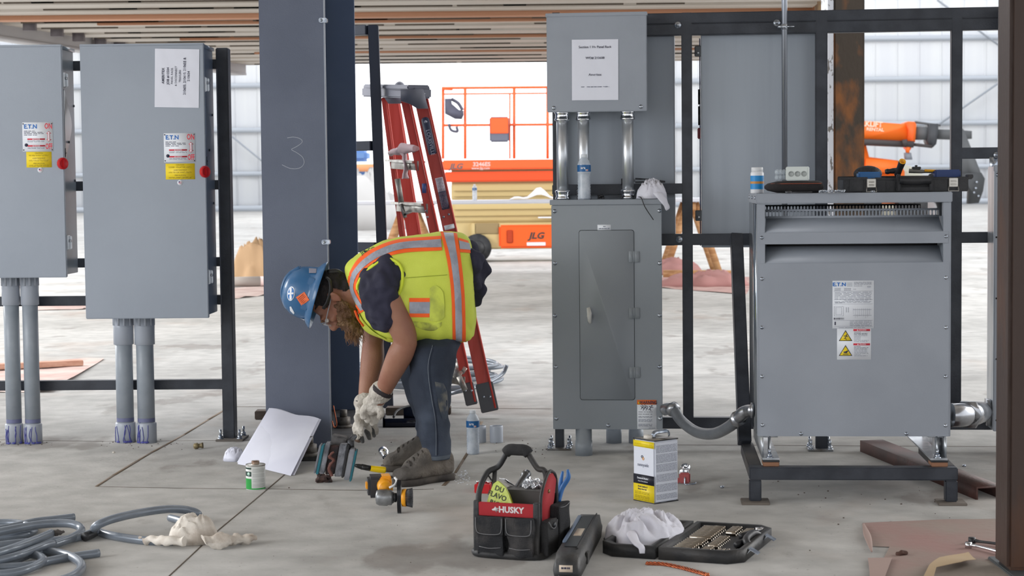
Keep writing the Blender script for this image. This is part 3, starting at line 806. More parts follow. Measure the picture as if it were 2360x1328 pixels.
for y in (116, 495):
    bm = nb(); z = FR.px(1605, y, .06)[1]; box(bm, e[0] - .028, e[0] + .004, .06, .066, z - .028, z + .02, bev=.003); tb = link('mounting_tab', bm, mat('tab_grey', (88, 92, 96), .5), g, FR.M)
    b2 = nb(); z = FR.px(1605, y + 6, .06)[1]; cyl(b2, (e[0] - .013, .052, z), (e[0] - .013, .062, z), .006, seg=12); link('bolt', b2, GALV, tb, FR.M)
for ya, yb_ in ((206, 240), (245, 288)):
    bm = nb(); z1_ = FR.px(1610, ya, .12)[1]; z0_ = FR.px(1610, yb_, .12)[1]; box(bm, e[0] - .013, e[0] - .002, .12, .18, z0_, z1_)
    link('latch', bm, STEELD, g, FR.M)
bm = nb(); z1_ = FR.px(1608, 295, .14)[1]; z0_ = FR.px(1608, 320, .14)[1]; box(bm, e[0] - .016, e[0] - .002, .13, .19, z0_, z1_, bev=.003); link('handle', bm, mat('dark_red', (140, 20, 40), .4), g, FR.M)

# tall thin conduit with strap clamp
u = FR.px(1808, 200, -.06)[0]; g = thingF('thin_conduit', 'tall thin galvanised conduit rising from behind the transformer', 'conduit', FR, u, -.06, .3)
bm = nb(); cyl(bm, FR.M @ V((u, -.06, .9)), FR.M @ V((u, -.06, 3.35)), .0125, seg=18); link('tube', bm, mat('emt', (150, 155, 164), .28, .8), g)
z = FR.px(1808, 62, -.06)[1]; bm = nb(); cyl(bm, FR.M @ V((u, -.06, z - .012)), FR.M @ V((u, -.06, z + .012)), .0148, seg=18); box(bm, -.03, .002, -.003, .003, -.006, .006, M=FR.M @ Matrix.Translation((u, -.076, z)))
cyl(bm, FR.M @ V((u + .01, -.074, z)), FR.M @ V((u + .042, -.074, z)), .0025, seg=8); box(bm, u - .008, u + .008, -.05, 0, z - .008, z + .008, M=FR.M)
link('strap_clamp', bm, ZINC, g)

# boxes at the right end
dR = -.17
u0, u1, z0, z1 = FR.rect(2291, 382, 2410, 995, dR)
u1 = u0 + .45
g = thingF('electrical_panel', 'tall grey panel half hidden by the dark rusty column at the right edge', 'electrical panel', FR, (u0 + u1) / 2, -.08, z0)
bm = nb(); box(bm, u0 - .002, u1, dR + .003, -.002, z0 + .003, z1 - .002, bev=.002); link('enclosure', bm, GALV, g, FR.M)
bm = nb(); box(bm, u0, u1, dR, dR + .012, z0, z1, bev=.002); cv = link('cover', bm, GREY, g, FR.M)
bm = nb(); box(bm, u0 - .004, u1, dR - .008, dR + .02, z1 - .025, z1 + .004, bev=.003); link('top_lip', bm, GREY, g, FR.M)
bm = nb(); q = FR.rect(2286, 352, 2308, 372, dR + .1); box(bm, q[0], q[1], -.006, -.002, z1 - .03, z1 + .04); link('hanging_tab', bm, ZINC, g, FR.M)
u, z = FR.px(2297, 357.5, -.006); b = nb(); c = FR.M @ V((u, -.006, z)); n = FR.M.to_3x3() @ V((0, -1, 0)); cyl(b, c, c + n * .004, .014, seg=20); cyl(b, c + n * .004, c + n * .01, .007, seg=6); link('washer_bolt', b, ZINC, g)
panel_screws(FR, 0, 0, 0, 0, dR, [(2300, 403)], cv)
for y in (547, 688, 828, 969):
    b = nb(); u, z = FR.px(2296.5, y, dR); disc(b, FR.M @ V((u, dR - .0006, z)), n, .004, .001, 10)
    link('screw_hole', b, mat('hole', (12, 12, 12), .9), cv)
u0, u1, z0, z1 = FR.rect(2315, -60, 2440, 247, dR); u1 = u0 + .4
g = thingF('junction_box', 'grey box hanging high beside the rusty column at top right', 'box', FR, (u0 + u1) / 2, -.08, z0)
bm = nb(); box(bm, u0, u1, dR + .01, -.002, z0 + .003, FR.px(2310, 14, dR)[1]); link('enclosure', bm, GALV, g, FR.M)
bm = nb(); box(bm, u0, u1, dR, dR + .012, z0, FR.px(2310, 12, dR)[1], bev=.002); link('cover', bm, GREY, g, FR.M)

# plastic stubs beneath the panel
def stub(label, px_, py_, ztop, r_=.034, open_=False, thin=.0):
    c = G(px_, py_); c.y += r_
    bm = nb()
    if open_: lathe(bm, [(r_ * .96, 0), (r_, .004), (r_, ztop - .004), (r_ * .97, ztop), (r_ * .88, ztop), (r_ * .86, ztop - .05), (r_ * .86, 0.006), (.001, .005)], c, seg=28)
    else: lathe(bm, [(r_, 0), (r_, ztop * .52), (r_ * .94, ztop * .53), (r_ * .94, ztop)], c, seg=28)
    return tag(link('conduit_stub', bm, PVC if not open_ else PVC2), label, 'pipe stub')
zp = PW[2] + .004
stub('thick grey plastic conduit stub under the left half of the tall panel', 1346.5, 1052, zp, .038)
stub('grey plastic conduit stub set further back under the middle of the panel', 1416, 1023, zp + .02, .036)
stub('grey plastic conduit stub set back under the right side of the panel', 1467, 1023, zp + .02, .034)
stub('open grey plastic conduit end standing right of the water bottle', 1144, 1022, .078, .031, True)
stub('open grey plastic conduit end half hidden behind the standing water bottle', 1105, 1022, .078, .031, True)
# ================================================================== transformer on its stand
FT = Fr(*G(1729, 1162)[:2], 4.5)
ZS = FT.px(1960, 1078, 0)[1]
ul, ur = FT.px(1727, 1100, 0)[0], FT.px(2208, 1100, 0)[0]
st = thingF('transformer_stand', 'low black steel stand under the grey transformer', 'stand', FT)
def sbox(name, u0, u1, d0, d1, z0, z1, m=BLK, bev=.004, par=None):
    bm = nb(); box(bm, u0, u1, d0, d1, z0, z1, bev=bev); return link(name, bm, m, par or st, FT.M)
BLKD = mat('dusty_black_steel', (58, 58, 62), .6, 0, (92, 88, 84), 5, lo=.45, hi=.7)
sbox('rail', ul, ur, 0, .055, ZS - .048, ZS, BLK)
sbox('side_rail', ul, ul + .05, .056, .659, ZS - .048, ZS, BLKD); sbox('side_rail', ur - .05, ur, .056, .659, ZS - .048, ZS, BLKD)
for u in (ul, ur - .045):
    for d in (.002,):
        sbox('leg', u, u + .045, d, d + .045, .01, ZS - .049)
        bp = sbox('foot_plate', u - .03, u + .075, d - .03, d + .075, 0, .01, mat('plate_dusty2', (112, 104, 96), .7), .002)
# two braces from the rack down to the stand
for lb_, pa, pb in (('black steel brace leaning from the rack to the left rear of the transformer stand', (1697, 543), (1716, 1022)), ('short black steel post foot behind the right side of the transformer stand', (2175, 545), (2158, 1027))):
    a = P(*pa, 7.93 if pa[0] < 2000 else 7.85); b_ = G(*pb, z=ZS + .002)
    bm = nb(); bar(bm, a, b_, .052, .045, V((0, 1, 0)), bev=.003); tag(link('steel_brace', bm, BLK), lb_, 'brace')
ZP = ZS + .022
dF = .085
zb = FT.px(1960, 1006, dF)[1]; zt = FT.px(1960, 444.5, dF)[1]; zl = FT.px(1960, 468, dF)[1]
a0, a1 = FT.px(1745.5, 760, dF)[0], FT.px(2191.5, 760, dF)[0]
tr = thingF('transformer', 'big grey electrical transformer with two louvre slots, on the low black stand', 'transformer', FT, (a0 + a1) / 2, dF + .3, ZP)
dB = dF + .56
Z = lambda y: FT.px(1960, y, dF)[1]
Ux = lambda x, y=760: FT.px(x, y, dF)[0]
def tb(name, u0, u1, d0, d1, z0, z1, m=GREY, bev=.002, par=None):
    bm = nb(); box(bm, u0, u1, d0, d1, z0, z1, bev=bev); return link(name, bm, m, par or tr, FT.M)
tb('lid', a0 - .004, a1 + .004, dF - .004, dB + .004, zl, zt, GREY, .003)
tb('side_panel', a0, a0 + .003, dF + .03, dB, zb, zl - .001, mat('polished_side', (148, 156, 164), .14, .8, (132, 140, 148), 3, stretch=(1, 1, .3)), 0)
tb('side_panel', a1 - .003, a1, dF + .03, dB, zb, zl - .001, GREYS, 0)
tb('back_panel', a0 + .003, a1 - .003, dB - .003, dB, zb, Z(530), GREYS, 0)
tb('bottom_panel', a0 + .003, a1 - .003, dF + .004, dB - .003, zb, zb + .01, GREYS, 0)
tb('coil_core', a0 + .08, a1 - .08, dF + .13, dB - .1, zb + .01, Z(560), mat('core_dark', (26, 26, 28), .8), .02)
o0, o1 = Ux(1764), Ux(2172.5)
for ua_, ub_ in ((a0, o0), (o1, a1)): tb('corner_post', ua_, ub_, dF, dF + .03, zb, zl - .001, GREY, .0015)
tb('louvre_band', o0 - .02, o1 + .02, dF - .002, dF + .012, Z(562), Z(535), GREY, .001)
pf = tb('front_panel', a0 + .006, a1 - .006, dF - .002, dF + .006, zb, Z(606), GREY, .001)
for ya, yb_ in ((503, 535), (568, 606)):
    bm = nb(); za, zb_ = Z(ya) , Z(yb_)
    hexa(bm, [(o0, dF + .0, zb_), (o1, dF + .0, zb_), (o1 - .0, dF + .004, zb_ - .002), (o0, dF + .004, zb_ - .002), (o0 + .006, dF + .065, za), (o1 - .006, dF + .065, za), (o1 - .006, dF + .069, za - .001), (o0 + .006, dF + .069, za - .001)])
    link('louvre_blade', bm, GREY, tr, FT.M)
    for s, uu in ((1, o0), (-1, o1)):
        bm = nb(); v_ = [bm.verts.new(q) for q in ((uu, dF + .001, zb_), (uu, dF + .001, Z(ya - 3)), (uu + s * .004, dF + .07, Z(ya - 3)), (uu + s * .004, dF + .07, za))]; bm.faces.new(v_)
        link('louvre_cheek', bm, GREYS, tr, FT.M)
def perf(d, za, zb_, n, u0, u1, m):
    bm = nb(); h = za - zb_
    box(bm, u0, u1, d, d + .0015, za - h * .22, za); box(bm, u0, u1, d, d + .0015, zb_, zb_ + h * .24)
    p_ = (u1 - u0) / n
    for k in range(n + 1):
        uu = u0 + k * p_; box(bm, max(uu - p_ * .2, u0), min(uu + p_ * .2, u1), d, d + .0015, zb_ + h * .24, za - h * .22)
        for sx_ in (-1, 1):                                 # rounded slot ends
            for zz, sz in ((za - h * .22, -1), (zb_ + h * .24, 1)):
                x0 = uu + sx_ * p_ * .2
                if u0 < x0 < u1:
                    v_ = [bm.verts.new(q) for q in ((x0, d, zz), (x0 + sx_ * p_ * .14, d, zz), (x0, d, zz + sz * h * .14))]; bm.faces.new(v_)
    return link('slotted_strip', bm, m, tr, FT.M)
perf(dF + .066, Z(482), Z(503), 50, o0 + .004, o1 - .004, GREY)
perf(dB - .01, Z(475), Z(493), 50, o0 + .002, o1 - .002, mat('dark_strip', (50, 54, 58), .5))
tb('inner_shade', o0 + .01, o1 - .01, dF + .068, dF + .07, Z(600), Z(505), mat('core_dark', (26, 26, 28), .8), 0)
for x, y in ((1755.5, 548), (1756, 643), (1756, 755), (1756, 868), (1757, 980), (1846, 1000), (2089, 1000), (2180, 545), (2180, 640), (2180, 755), (2179, 868), (2179, 981)):
    b = nb(); u, z = FT.px(x, y, dF - .002); screw(b, FT, u, z, dF - .002, .0062); link('screw', b, ZINC, tr)
for k in range(3):
    b = nb(); c = FT.M @ V((a0 - .004, dF + .05 + k * .2, zl + .022)); n_ = FT.M.to_3x3() @ V((-1, 0, 0)); cyl(b, c, c + n_ * .003, .007, seg=12); link('screw', b, ZINC, tr)
# base channels, pads, bolts
for x, s in ((1775, 1), (2160, -1)):
    u = Ux(x, 1040); bm = nb()
    box(bm, u - .032, u + .032, dF - .045, dB + .02, ZP, ZP + .006, bev=.001)
    box(bm, u - .032 if s > 0 else u + .026, u - .026 if s > 0 else u + .032, dF - .02, dB, ZP + .006, zb - .001)
    box(bm, u - .03, u + .03, dF + .02, dB, zb - .007, zb - .001)
    hexa(bm, [(u - .003, dF - .02, ZP + .006), (u + .003, dF - .02, ZP + .006), (u + .003, dF + .1, ZP + .006), (u - .003, dF + .1, ZP + .006), (u - .003, dF + .01, zb - .002), (u + .003, dF + .01, zb - .002), (u + .003, dF + .1, zb - .002), (u - .003, dF + .1, zb - .002)])
    ch = link('base_channel', bm, GALV, tr, FT.M)
    bm = nb(); box(bm, u - .030, u + .030, dF - .06, dF + .02, ZS, ZS + .016, mi=0, bev=.002); box(bm, u - .031, u + .031, dF - .062, dF + .02, ZS + .016, ZP - .0005, mi=1, bev=.001); link('rubber_pad', bm, [mat('brown_pad', (150, 108, 82), .7), BPL], ch, FT.M)
    bm = nb(); c = FT.M @ V((u - .004, dF - .028, ZP + .006)); cyl(bm, c, c + V((0, 0, .004)), .014, seg=14); cyl(bm, c + V((0, 0, .004)), c + V((0, 0, .014)), .010, seg=6); cyl(bm, c + V((0, 0, .014)), c + V((0, 0, .032)), .005, seg=8); link('pad_bolt', bm, ZINC, ch)
# labels on the front panel
dL = dF - .002
q = FT.rect(1918.5, 647, 2014, 757, dL); wd, ht = q[1] - q[0], q[3] - q[2]
bm = nb(); box(bm, q[0], q[1], dL - .001, dL, q[2], q[3]); lb = link('rating_label', bm, WHTL, pf, FT.M)
M = FT.at(q[0], q[2], dL - .0011); b = nb()
text(b, 'E.T.N', ht * .105, M @ Matrix.Translation((wd * .165, ht * .92, 0)), 0, bold=.03, sx=1.15)
for x0, x1, ys in ((.35, .48, (.95, .92, .89)), (.52, .95, (.965, .945, .925)), (.52, .72, (.89,)), (.84, .93, (.88, .86)), (.05, .2, (.84, .82, .80)), (.28, .45, (.84, .82, .80)), (.5, .58, (.82,)), (.05, .95, (.76, .735, .71, .685, .66, .635, .61)), (.05, .95, (.565, .545)), (.28, .86, (.585,)), (.07, .24, (.535,)), (.42, .95, (.15, .125, .10, .075, .055)), (.15, .8, (.015,))):
    for y in ys: lines(b, M, wd * x0, wd * x1, ht * y, ht * .008, 1, 6)
for y in (.78, .60, .51, .165, .04): box(b, wd * .03, wd * .97, ht * y, ht * y + .0008, 0, .0003, 1, M=M)
for (xa, xb, ya, yb_) in ((.04, .26, .26, .46), (.08, .22, .29, .44), (.33, .34, .34, .44), (.38, .39, .34, .44), (.5, .94, .27, .275), (.5, .94, .39, .395)):
    for (p0, p1) in (((xa, ya), (xb, ya)), ((xb, ya), (xb, yb_)), ((xb, yb_), (xa, yb_)), ((xa, yb_), (xa, ya))):
        x0, x1 = sorted((p0[0] * wd, p1[0] * wd)); y0, y1 = sorted((p0[1] * ht, p1[1] * ht)); box(b, x0 - .0003, x1 + .0003, y0 - .0003, y1 + .0003, 0, .0003, 1, M=M)
for k in range(9): box(b, wd * (.5 + k * .05), wd * (.503 + k * .05), ht * random.uniform(.2, .33), ht * .42, 0, .0003, 1, M=M)
x = wd * .03
while x < wd * .27: box(b, x, x + .0012, ht * .185, ht * .225, 0, .0004, 2, M=M); x += random.choice((.002, .0026, .0034))
box(b, wd * .05, wd * .08, ht * .07, ht * .14, 0, .0003, 2, M=M)
link('lettering', b, [BLUEI, INKG, INK], lb, smooth=20)
q = FT.rect(1929, 757.5, 2007.5, 829, dL); wd, ht = q[1] - q[0], q[3] - q[2]
bm = nb(); box(bm, q[0], q[1], dL - .001, dL, q[2], q[3]); lb = link('danger_label', bm, WHTL, pf, FT.M)
M = FT.at(q[0], q[2], dL - .0011); b = nb()
for cy in (.60, .12):
    prism(b, [(wd * .05, ht * cy), (wd * .45, ht * cy), (wd * .25, ht * (cy + .35))], M, .0003, 0)
    prism(b, [(wd * .085, ht * (cy + .02)), (wd * .415, ht * (cy + .02)), (wd * .25, ht * (cy + .31))], M @ Matrix.Translation((0, 0, .0003)), .0003, 1)
Mk = M @ Matrix.Translation((wd * .25, 0, .0007))
disc(b, Mk @ V((.004, ht * .80, 0)), M.to_3x3() @ V((0, 0, 1)), .0024, .0004, 8, 0)
for pa, pb in (((.003, .78), (-.001, .70)), ((-.001, .70), (-.006, .68)), ((-.001, .70), (.003, .64)), ((.003, .77), (.008, .73)), ((.002, .77), (-.007, .76))): tube(b, [Mk @ V((pa[0], ht * pa[1], 0)), Mk @ V((pb[0], ht * pb[1], 0))], .0013, seg=4, sm=1)
prism(b, [(-.010, ht * .17), (.010, ht * .17), (.010, ht * .19), (-.010, ht * .19)], Mk, .0003, 0)
prism(b, [(-.010, ht * .25), (-.004, ht * .21), (.002, ht * .215), (.004, ht * .20), (.006, ht * .23), (.012, ht * .30), (.006, ht * .29), (.0, ht * .27)], Mk, .0003, 0)
for cy, wo in ((.92, '\u25B2 DANGER!'), (.46, '\u25B2 PELIGRO')):
    box(b, wd * .48, wd * .97, ht * cy, ht * (cy + .065), 0, .0003, 2, M=M); text(b, wo, ht * .055, M @ Matrix.Translation((wd * .72, ht * (cy + .032), .0004)), 3)
    for k in range(9): lines(b, M, wd * .5, wd * random.choice((.93, .9, .7)), ht * (cy - .035 - k * .038), ht * .012, 4 if k > 2 else 0, 5)
link('lettering', b, [INK, YEL, REDI, WHTL, INKG], lb, smooth=20)

# flexible conduit between the tall panel and the transformer
def wpt(px_, py_, y): return P(px_, py_, y)
LIQ = mat('grey_flex', (104, 108, 113), .35, 0, (96, 100, 105), 20)
ALU = mat('cast_aluminium', (176, 178, 182), .28, .9, (150, 152, 156), 30)
r = thing('flexible_conduit', 'thick grey flexible conduit sagging between the tall panel and the transformer', 'conduit', P(1640, 985, 7.4))
pl = FR.M @ V((PW[1], -.10, 0)); 
pts = [P(1552, 944, 7.80), P(1572, 972, 7.74), P(1606, 996, 7.6), P(1645, 1000, 7.4), P(1680, 984, 7.2), P(1700, 966, 7.1)]
bm = nb(); tube(bm, pts, .0235, seg=20, sm=8); link('hose', bm, LIQ, r)
bm = nb(); tube(bm, [P(1531, 945, 7.86), P(1540, 942, 7.84), P(1549, 942, 7.81)], [.026, .026, .026], seg=18); 
c = P(1551, 944, 7.80); dd = (pts[1] - pts[0]).normalized(); cyl(bm, c - dd * .014, c + dd * .014, .034, .031, seg=8); link('elbow_fitting', bm, ALU, r)
bm = nb(); c2 = pts[-1]; dd = (pts[-1] - pts[-2]).normalized(); cyl(bm, c2 - dd * .012, c2 + dd * .016, .031, .033, seg=8)
tube(bm, [c2, P(1712, 953, 7.06), P(1726, 946, 7.03), FT.M @ V((a0 - .002, .3, FT.px(1740, 946, .3)[1]))], [.024, .026, .023, .023], seg=18)
e_ = FT.M @ V((a0 - .002, .3, FT.px(1740, 946, .3)[1])); n_ = FT.M.to_3x3() @ V((-1, 0, 0)); cyl(bm, e_, e_ + n_ * .012, .030, seg=16)
link('elbow_fitting', bm, ALU, r)
r = thing('conduit_elbow', 'big shiny cast elbow fitting between the transformer and the right panel', 'fitting', P(2235, 956, 7.1))
s_ = FT.M @ V((a1 + .002, .3, 0)); s_ = P(2192, 957, s_.y)
Y2 = (FR.M @ V((FR.px(2286, 950, -.08)[0], -.08, 0))).y
bm = nb(); tube(bm, [s_, P(2208, 957, s_.y + .005), P(2226, 957, s_.y + .04)], [.046, .046, .044], seg=26); link('elbow_body', bm, mat('cast_zinc', (172, 174, 178), .22, .95, (140, 142, 146), 12), r)
bm = nb(); p0 = P(2231, 956, s_.y + .06); p1 = P(2250, 951, s_.y + .22); dd = (p1 - p0).normalized(); cyl(bm, p0 - dd * .012, p0 + dd * .012, .058, .060, seg=6); link('hex_nut', bm, ALU, r)
bm = nb(); tube(bm, [p0, P(2244, 953, s_.y + .15), P(2262, 950, Y2 - .05), P(2280, 950, Y2)], [.046, .048, .046, .044], seg=26); link('elbow_neck', bm, MATS['cast_zinc'], r)
bm = nb(); p1 = P(2272, 950, Y2 - .02); n_ = FR.M.to_3x3() @ V((1, 0, 0)); cyl(bm, p1, p1 + n_ * .02, .066, .064, seg=6); link('hex_nut', bm, ALU, r)

# ------------------------------------------------------------------ things on the transformer
ZT = zt
def onT(x, d): return FT.M @ V((FT.px(x, 440, d)[0], d, ZT))
def pxm(d): return (FT.M @ V((0.3, d, 0))).y / FPX
k = pxm(.3)
c = onT(1745, .28); kk = k
r = thing('plastic_jar', 'small white plastic jar with blue label on the left end of the transformer', 'jar', c)
bm = nb(); lathe(bm, [(.023, 0), (.0255, .003), (.0255, .077), (.022, .084)], c, seg=28); link('jar_body', bm, mat('jar_white', (222, 224, 228), .35), r)
bm = nb(); lathe(bm, [(.0215, .084), (.0225, .086), (.0225, .098), (.021, .100)], c, seg=28); link('lid', bm, mat('lid_white', (210, 212, 214), .4), r)
bm = nb(); n0 = 28
for mi_, z0_, z1_ in ((0, .016, .068), (1, .037, .046)):
    for j in range(n0):
        a_, b_ = PI + j * PI / n0, PI + (j + 1) * PI / n0; R_ = .0258 + mi_ * .0003
        v_ = [bm.verts.new(c + V((math.cos(t) * R_, math.sin(t) * R_, zz))) for t, zz in ((a_, z0_), (b_, z0_), (b_, z1_), (a_, z1_))]; bm.faces.new(v_).material_index = mi_
link('jar_label', bm, [mat('jar_blue', (20, 134, 200), .4), mat('jar_orange', (190, 130, 50), .4)], r)
c0, c1 = onT(1763, .2), onT(1893, .2)
r = thing('zipper_case', 'soft black zipper case lying on the transformer beside the white jar', 'case', (c0 + c1) / 2)
bm = nb(); L = (c1 - c0).length; rs = []
for t, h, wz in ((0, .006, .02), (.06, .014, .05), (.22, .022, .065), (.6, .024, .068), (.92, .0235, .066), (.98, .019, .06), (1, .01, .05)):
    p = c0.lerp(c1, t) + V((0, 0, .0235)); rs.append([p + V((0, math.copysign(abs(math.cos(a)) ** .6, math.cos(a)) * wz, math.copysign(abs(math.sin(a)) ** .6, math.sin(a)) * h)) for a in [2 * PI * j / 20 for j in range(20)]])
rings(bm, rs); link('case_body', bm, mat('black_nylon', (34, 31, 32), .8, bump=.4, bs=400), r)
bm = nb(); tube(bm, [c0.lerp(c1, t) + V((0, -.066 if t > .1 else -.04, .036)) for t in (.08, .3, .6, .95)], .0016, seg=5); link('zipper', bm, mat('zip_orange', (140, 70, 50), .6), r)
# junction box with knockouts, standing on the case
z_ = ZT + .0475; cm = onT(1838, .2)
r = thing('outlet_box', 'small white metal outlet box with round knockouts, on top of the black case', 'box', cm + V((0, 0, .0475)))
Mq = Matrix.Translation(cm + V((0, 0, .048))) @ Matrix.Rotation(math.radians(-12), 4, 'Z')
bm = nb(); box(bm, -.043, .043, -.025, .03, 0, .052, bev=.003, M=Mq); bd = link('box_body', bm, mat('box_white', (206, 212, 208), .45, .2), r)
for xx in (-.023, .001, .025):
    bm = nb(); cc = Mq @ V((xx, -.0255, .025)); nn = Mq.to_3x3() @ V((0, -1, 0)); lathe(bm, [(.0105, 0), (.0105, .0012), (.0085, .0012), (.0085, .0004), (.001, .0004)], cc, nn, 18, cap=False); link('knockout', bm, mat('box_grey', (160, 166, 164), .5), bd)
cm2 = onT(1798, .22) + V((0, 0, .048))
bm = nb(); 
for kx in range(3):
    for kz in range(2): ball(bm, cm2 + V((-.012 + kx * .013, 0, .012 + kz * .020)), .0085, .02, .0115, seg=10)
tag(link('bubble_wrap', bm, mat('clear_film', (205, 215, 222), .1, alpha=.35)), 'clear bubbly plastic packaging beside the white outlet box', 'packaging')
# screws and screwdriver lying at the front
c0 = onT(1810, .05)
bm = nb(); tube(bm, [c0 + V((0, 0, .004)), c0 + V((.02, 0, .004)), c0 + V((.024, 0, .004))], [.0042, .0042, .002], seg=8, sm=1); tube(bm, [c0 + V((.024, 0, .004)), c0 + V((.10, .003, .004))], .0018, seg=6, sm=1)
tag(link('screwdriver_bit', bm, STEELD), 'thin steel driver bit lying on the front edge of the transformer', 'bit')
for i in range(14):
    x = 1880 + (i * 37) % 62 + (0 if i else 130); p = onT(x, .04 + .012 * (i % 3)) + V((0, 0, .0045 + .004 * (i % 2)))
    a_ = random.uniform(0, PI); dv = V((math.cos(a_), math.sin(a_), 0)) * .007
    bm = nb(); cyl(bm, p - dv, p + dv, .0028, seg=8); cyl(bm, p + dv, p + dv * 1.6, .0045, seg=6)
    tag(link('bolt', bm, ZINC), 'small shiny bolt in the loose pile before the black tool case', 'bolt', 'bolts piled on the transformer')

# open tool case
dC = .16
U = lambda x, y=420, d=dC: FT.px(x, y, d)[0]
x0, x1 = U(1944), U(2232)
tcse = thingF('tool_case', 'open black plastic tool case with metal latches, on the transformer', 'tool case', FT, (x0 + x1) / 2, dC + .1, ZT)
hC = .062
def pbox(name, u0, u1, d0, d1, z0, z1, m, bev=.003, par=tcse):
    bm = nb(); box(bm, u0, u1, d0, d1, ZT + z0, ZT + z1, bev=bev); return link(name, bm, m, par, FT.M)
bm = nb(); 
pr = [(x0 - .02, .0), (x0, -.0), (x1 - .012, 0), (x1, .012)]
box(bm, x0, x1, dC + .01, dC + .22, ZT + .001, ZT + .008, bev=.002)
for (ua, ub) in ((x0 + .02, x0 + .075), (x0 + .115, x0 + .158), (x0 + .31, x1 - .075), (x1 - .045, x1)): box(bm, ua, ub, dC, dC + .012, ZT + .002, ZT + hC - .006, bev=.003)
box(bm, x0, x1, dC + .004, dC + .018, ZT + .002, ZT + hC - .012, bev=.002); box(bm, x0, x1, dC + .21, dC + .22, ZT + .002, ZT + hC, bev=.002)
box(bm, x0, x0 + .01, dC + .01, dC + .22, ZT + .002, ZT + hC - .006, bev=.002); box(bm, x1 - .01, x1, dC + .01, dC + .22, ZT + .002, ZT + hC - .006, bev=.002)
box(bm, x0 - .022, x0 + .09, dC - .003, dC + .005, ZT + hC - .014, ZT + hC - .004, bev=.002); box(bm, x0 + .1, x1 + .014, dC - .003, dC + .004, ZT + hC - .016, ZT + hC - .008, bev=.002)
box(bm, x1 - .002, x1 + .018, dC, dC + .06, ZT + hC - .012, ZT + hC + .002, bev=.002)
link('case_shell', bm, BPL, tcse, FT.M)
bm = nb(); hu0, hu1 = U(2065), U(2148)
box(bm, hu0, hu0 + .014, dC - .03, dC, ZT + .004, ZT + hC + .006, bev=.003); box(bm, hu1 - .014, hu1, dC - .03, dC, ZT + .004, ZT + hC + .006, bev=.003)
tube(bm, [(hu0 + .01, dC - .028, ZT + .046), ((hu0 + hu1) / 2, dC - .032, ZT + .044), (hu1 - .01, dC - .028, ZT + .046)], [.016, .018, .016], seg=14)
box(bm, hu0 - .002, hu1 + .002, dC - .02, dC, ZT + .003, ZT + .018, bev=.002)
link('handle', bm, BPL, tcse, FT.M)
for x in (2008, 2197):
    u = U(x); bm = nb(); box(bm, u - .017, u + .017, dC - .008, dC - .004, ZT + .018, ZT + .052, bev=.002)
    for zz in (.025, .037): box(bm, u - .011, u + .011, dC - .011, dC - .007, ZT + zz, ZT + zz + .006, bev=.002)
    tube(bm, [(u - .017, dC - .008, ZT + .02), (u - .019, dC - .010, ZT + .003), (u + .019, dC - .010, ZT + .003), (u + .017, dC - .008, ZT + .02)], .0014, seg=6, sm=1)
    link('latch', bm, mat('nickel', (196, 192, 184), .3, .8), tcse, FT.M)
def inC(x, y, d=.1):
    u, z = FT.px(x, y, dC + d); return FT.M @ V((u, dC + d, z))
def intool(name, label, cat, fn, m):
    bm = nb(); fn(bm); return tag(link(name, bm, m), label, cat)
CB = mat('clear_blue_plastic', (40, 96, 150), .2); DBL = mat('dark_blue_plastic', (30, 56, 110), .35)
a_, b_ = inC(1979, 400, .06), inC(2033, 400, .06)
intool('bit_box', 'translucent blue plastic box poking out of the left end of the tool case', 'box', lambda bm: box(bm, a_.x, b_.x, a_.y, a_.y + .05, ZT + .012, a_.z + .006, bev=.006), CB)
c_ = inC(2000, 392, .14)
intool('tool_pouch', 'dark rounded pouch behind the blue box in the tool case', 'pouch', lambda bm: ball(bm, c_ - V((0, 0, .015)), .055, .03, .032, seg=20), mat('dark_mesh', (36, 38, 42), .6, bump=.5, bs=200))
a2, b2_ = inC(2155, 400, .08), inC(2216, 400, .08)
intool('bit_box', 'dark blue flat plastic box lying in the right end of the tool case', 'box', lambda bm: box(bm, a2.x, b2_.x, a2.y, a2.y + .07, ZT + hC - .012, inC(2185, 391, .08).z, bev=.005), DBL)
p0, p1 = inC(2080, 372, .02), inC(2066, 408, .1)
r = thing('knife_handle', 'black and yellow hollow-ended tool handle sticking up from the tool case', 'tool', p1)
bm = nb(); lathe(bm, [(.013, 0), (.0135, .004), (.012, .05), (.012, .085), (.001, .085)], p0, (p1 - p0), 18, cap=False, mi=0); lathe(bm, [(.013, 0), (.009, .0), (.0085, .01), (.001, .01)], p0, (p1 - p0), 18, cap=False, mi=1)
link('grip', bm, [BPL, YPL], r)
bm = nb(); dv = (p1 - p0).normalized(); mid = p0 + dv * .04 + V((0, -.0125, .002)); bar(bm, mid, mid + dv * .02, .008, .002, V((0, 1, 0))); link('grip_inlay', bm, YPL, r)
p0, p1 = inC(2040, 396, .1), inC(2058, 394, .1)
intool('hand_tool', 'black ribbed tool end lying between the blue box and yellow handle', 'tool', lambda bm: tube(bm, [p0, p0.lerp(p1, .3), p0.lerp(p1, .6), p1, p1 + V((.02, 0, .004))], [.008, .011, .009, .011, .009], seg=14, sm=1), BPL)
p2, p3 = inC(2095, 394, .12), inC(2165, 397, .12)
intool('hand_tool', 'long pale and yellow tool lying across the middle of the tool case', 'tool', lambda bm: (tube(bm, [p2, p2.lerp(p3, .4), p2.lerp(p3, .55), p3], [.009, .008, .006, .005], seg=10, sm=2, mi=0), tube(bm, [p2.lerp(p3, .5) + V((0, -.006, .004)), p3 + V((0, -.006, .004))], .005, seg=8, sm=1, mi=1)), [mat('worn_grey', (120, 118, 112), .5), YPL])
p4 = inC(2112, 388, .12)
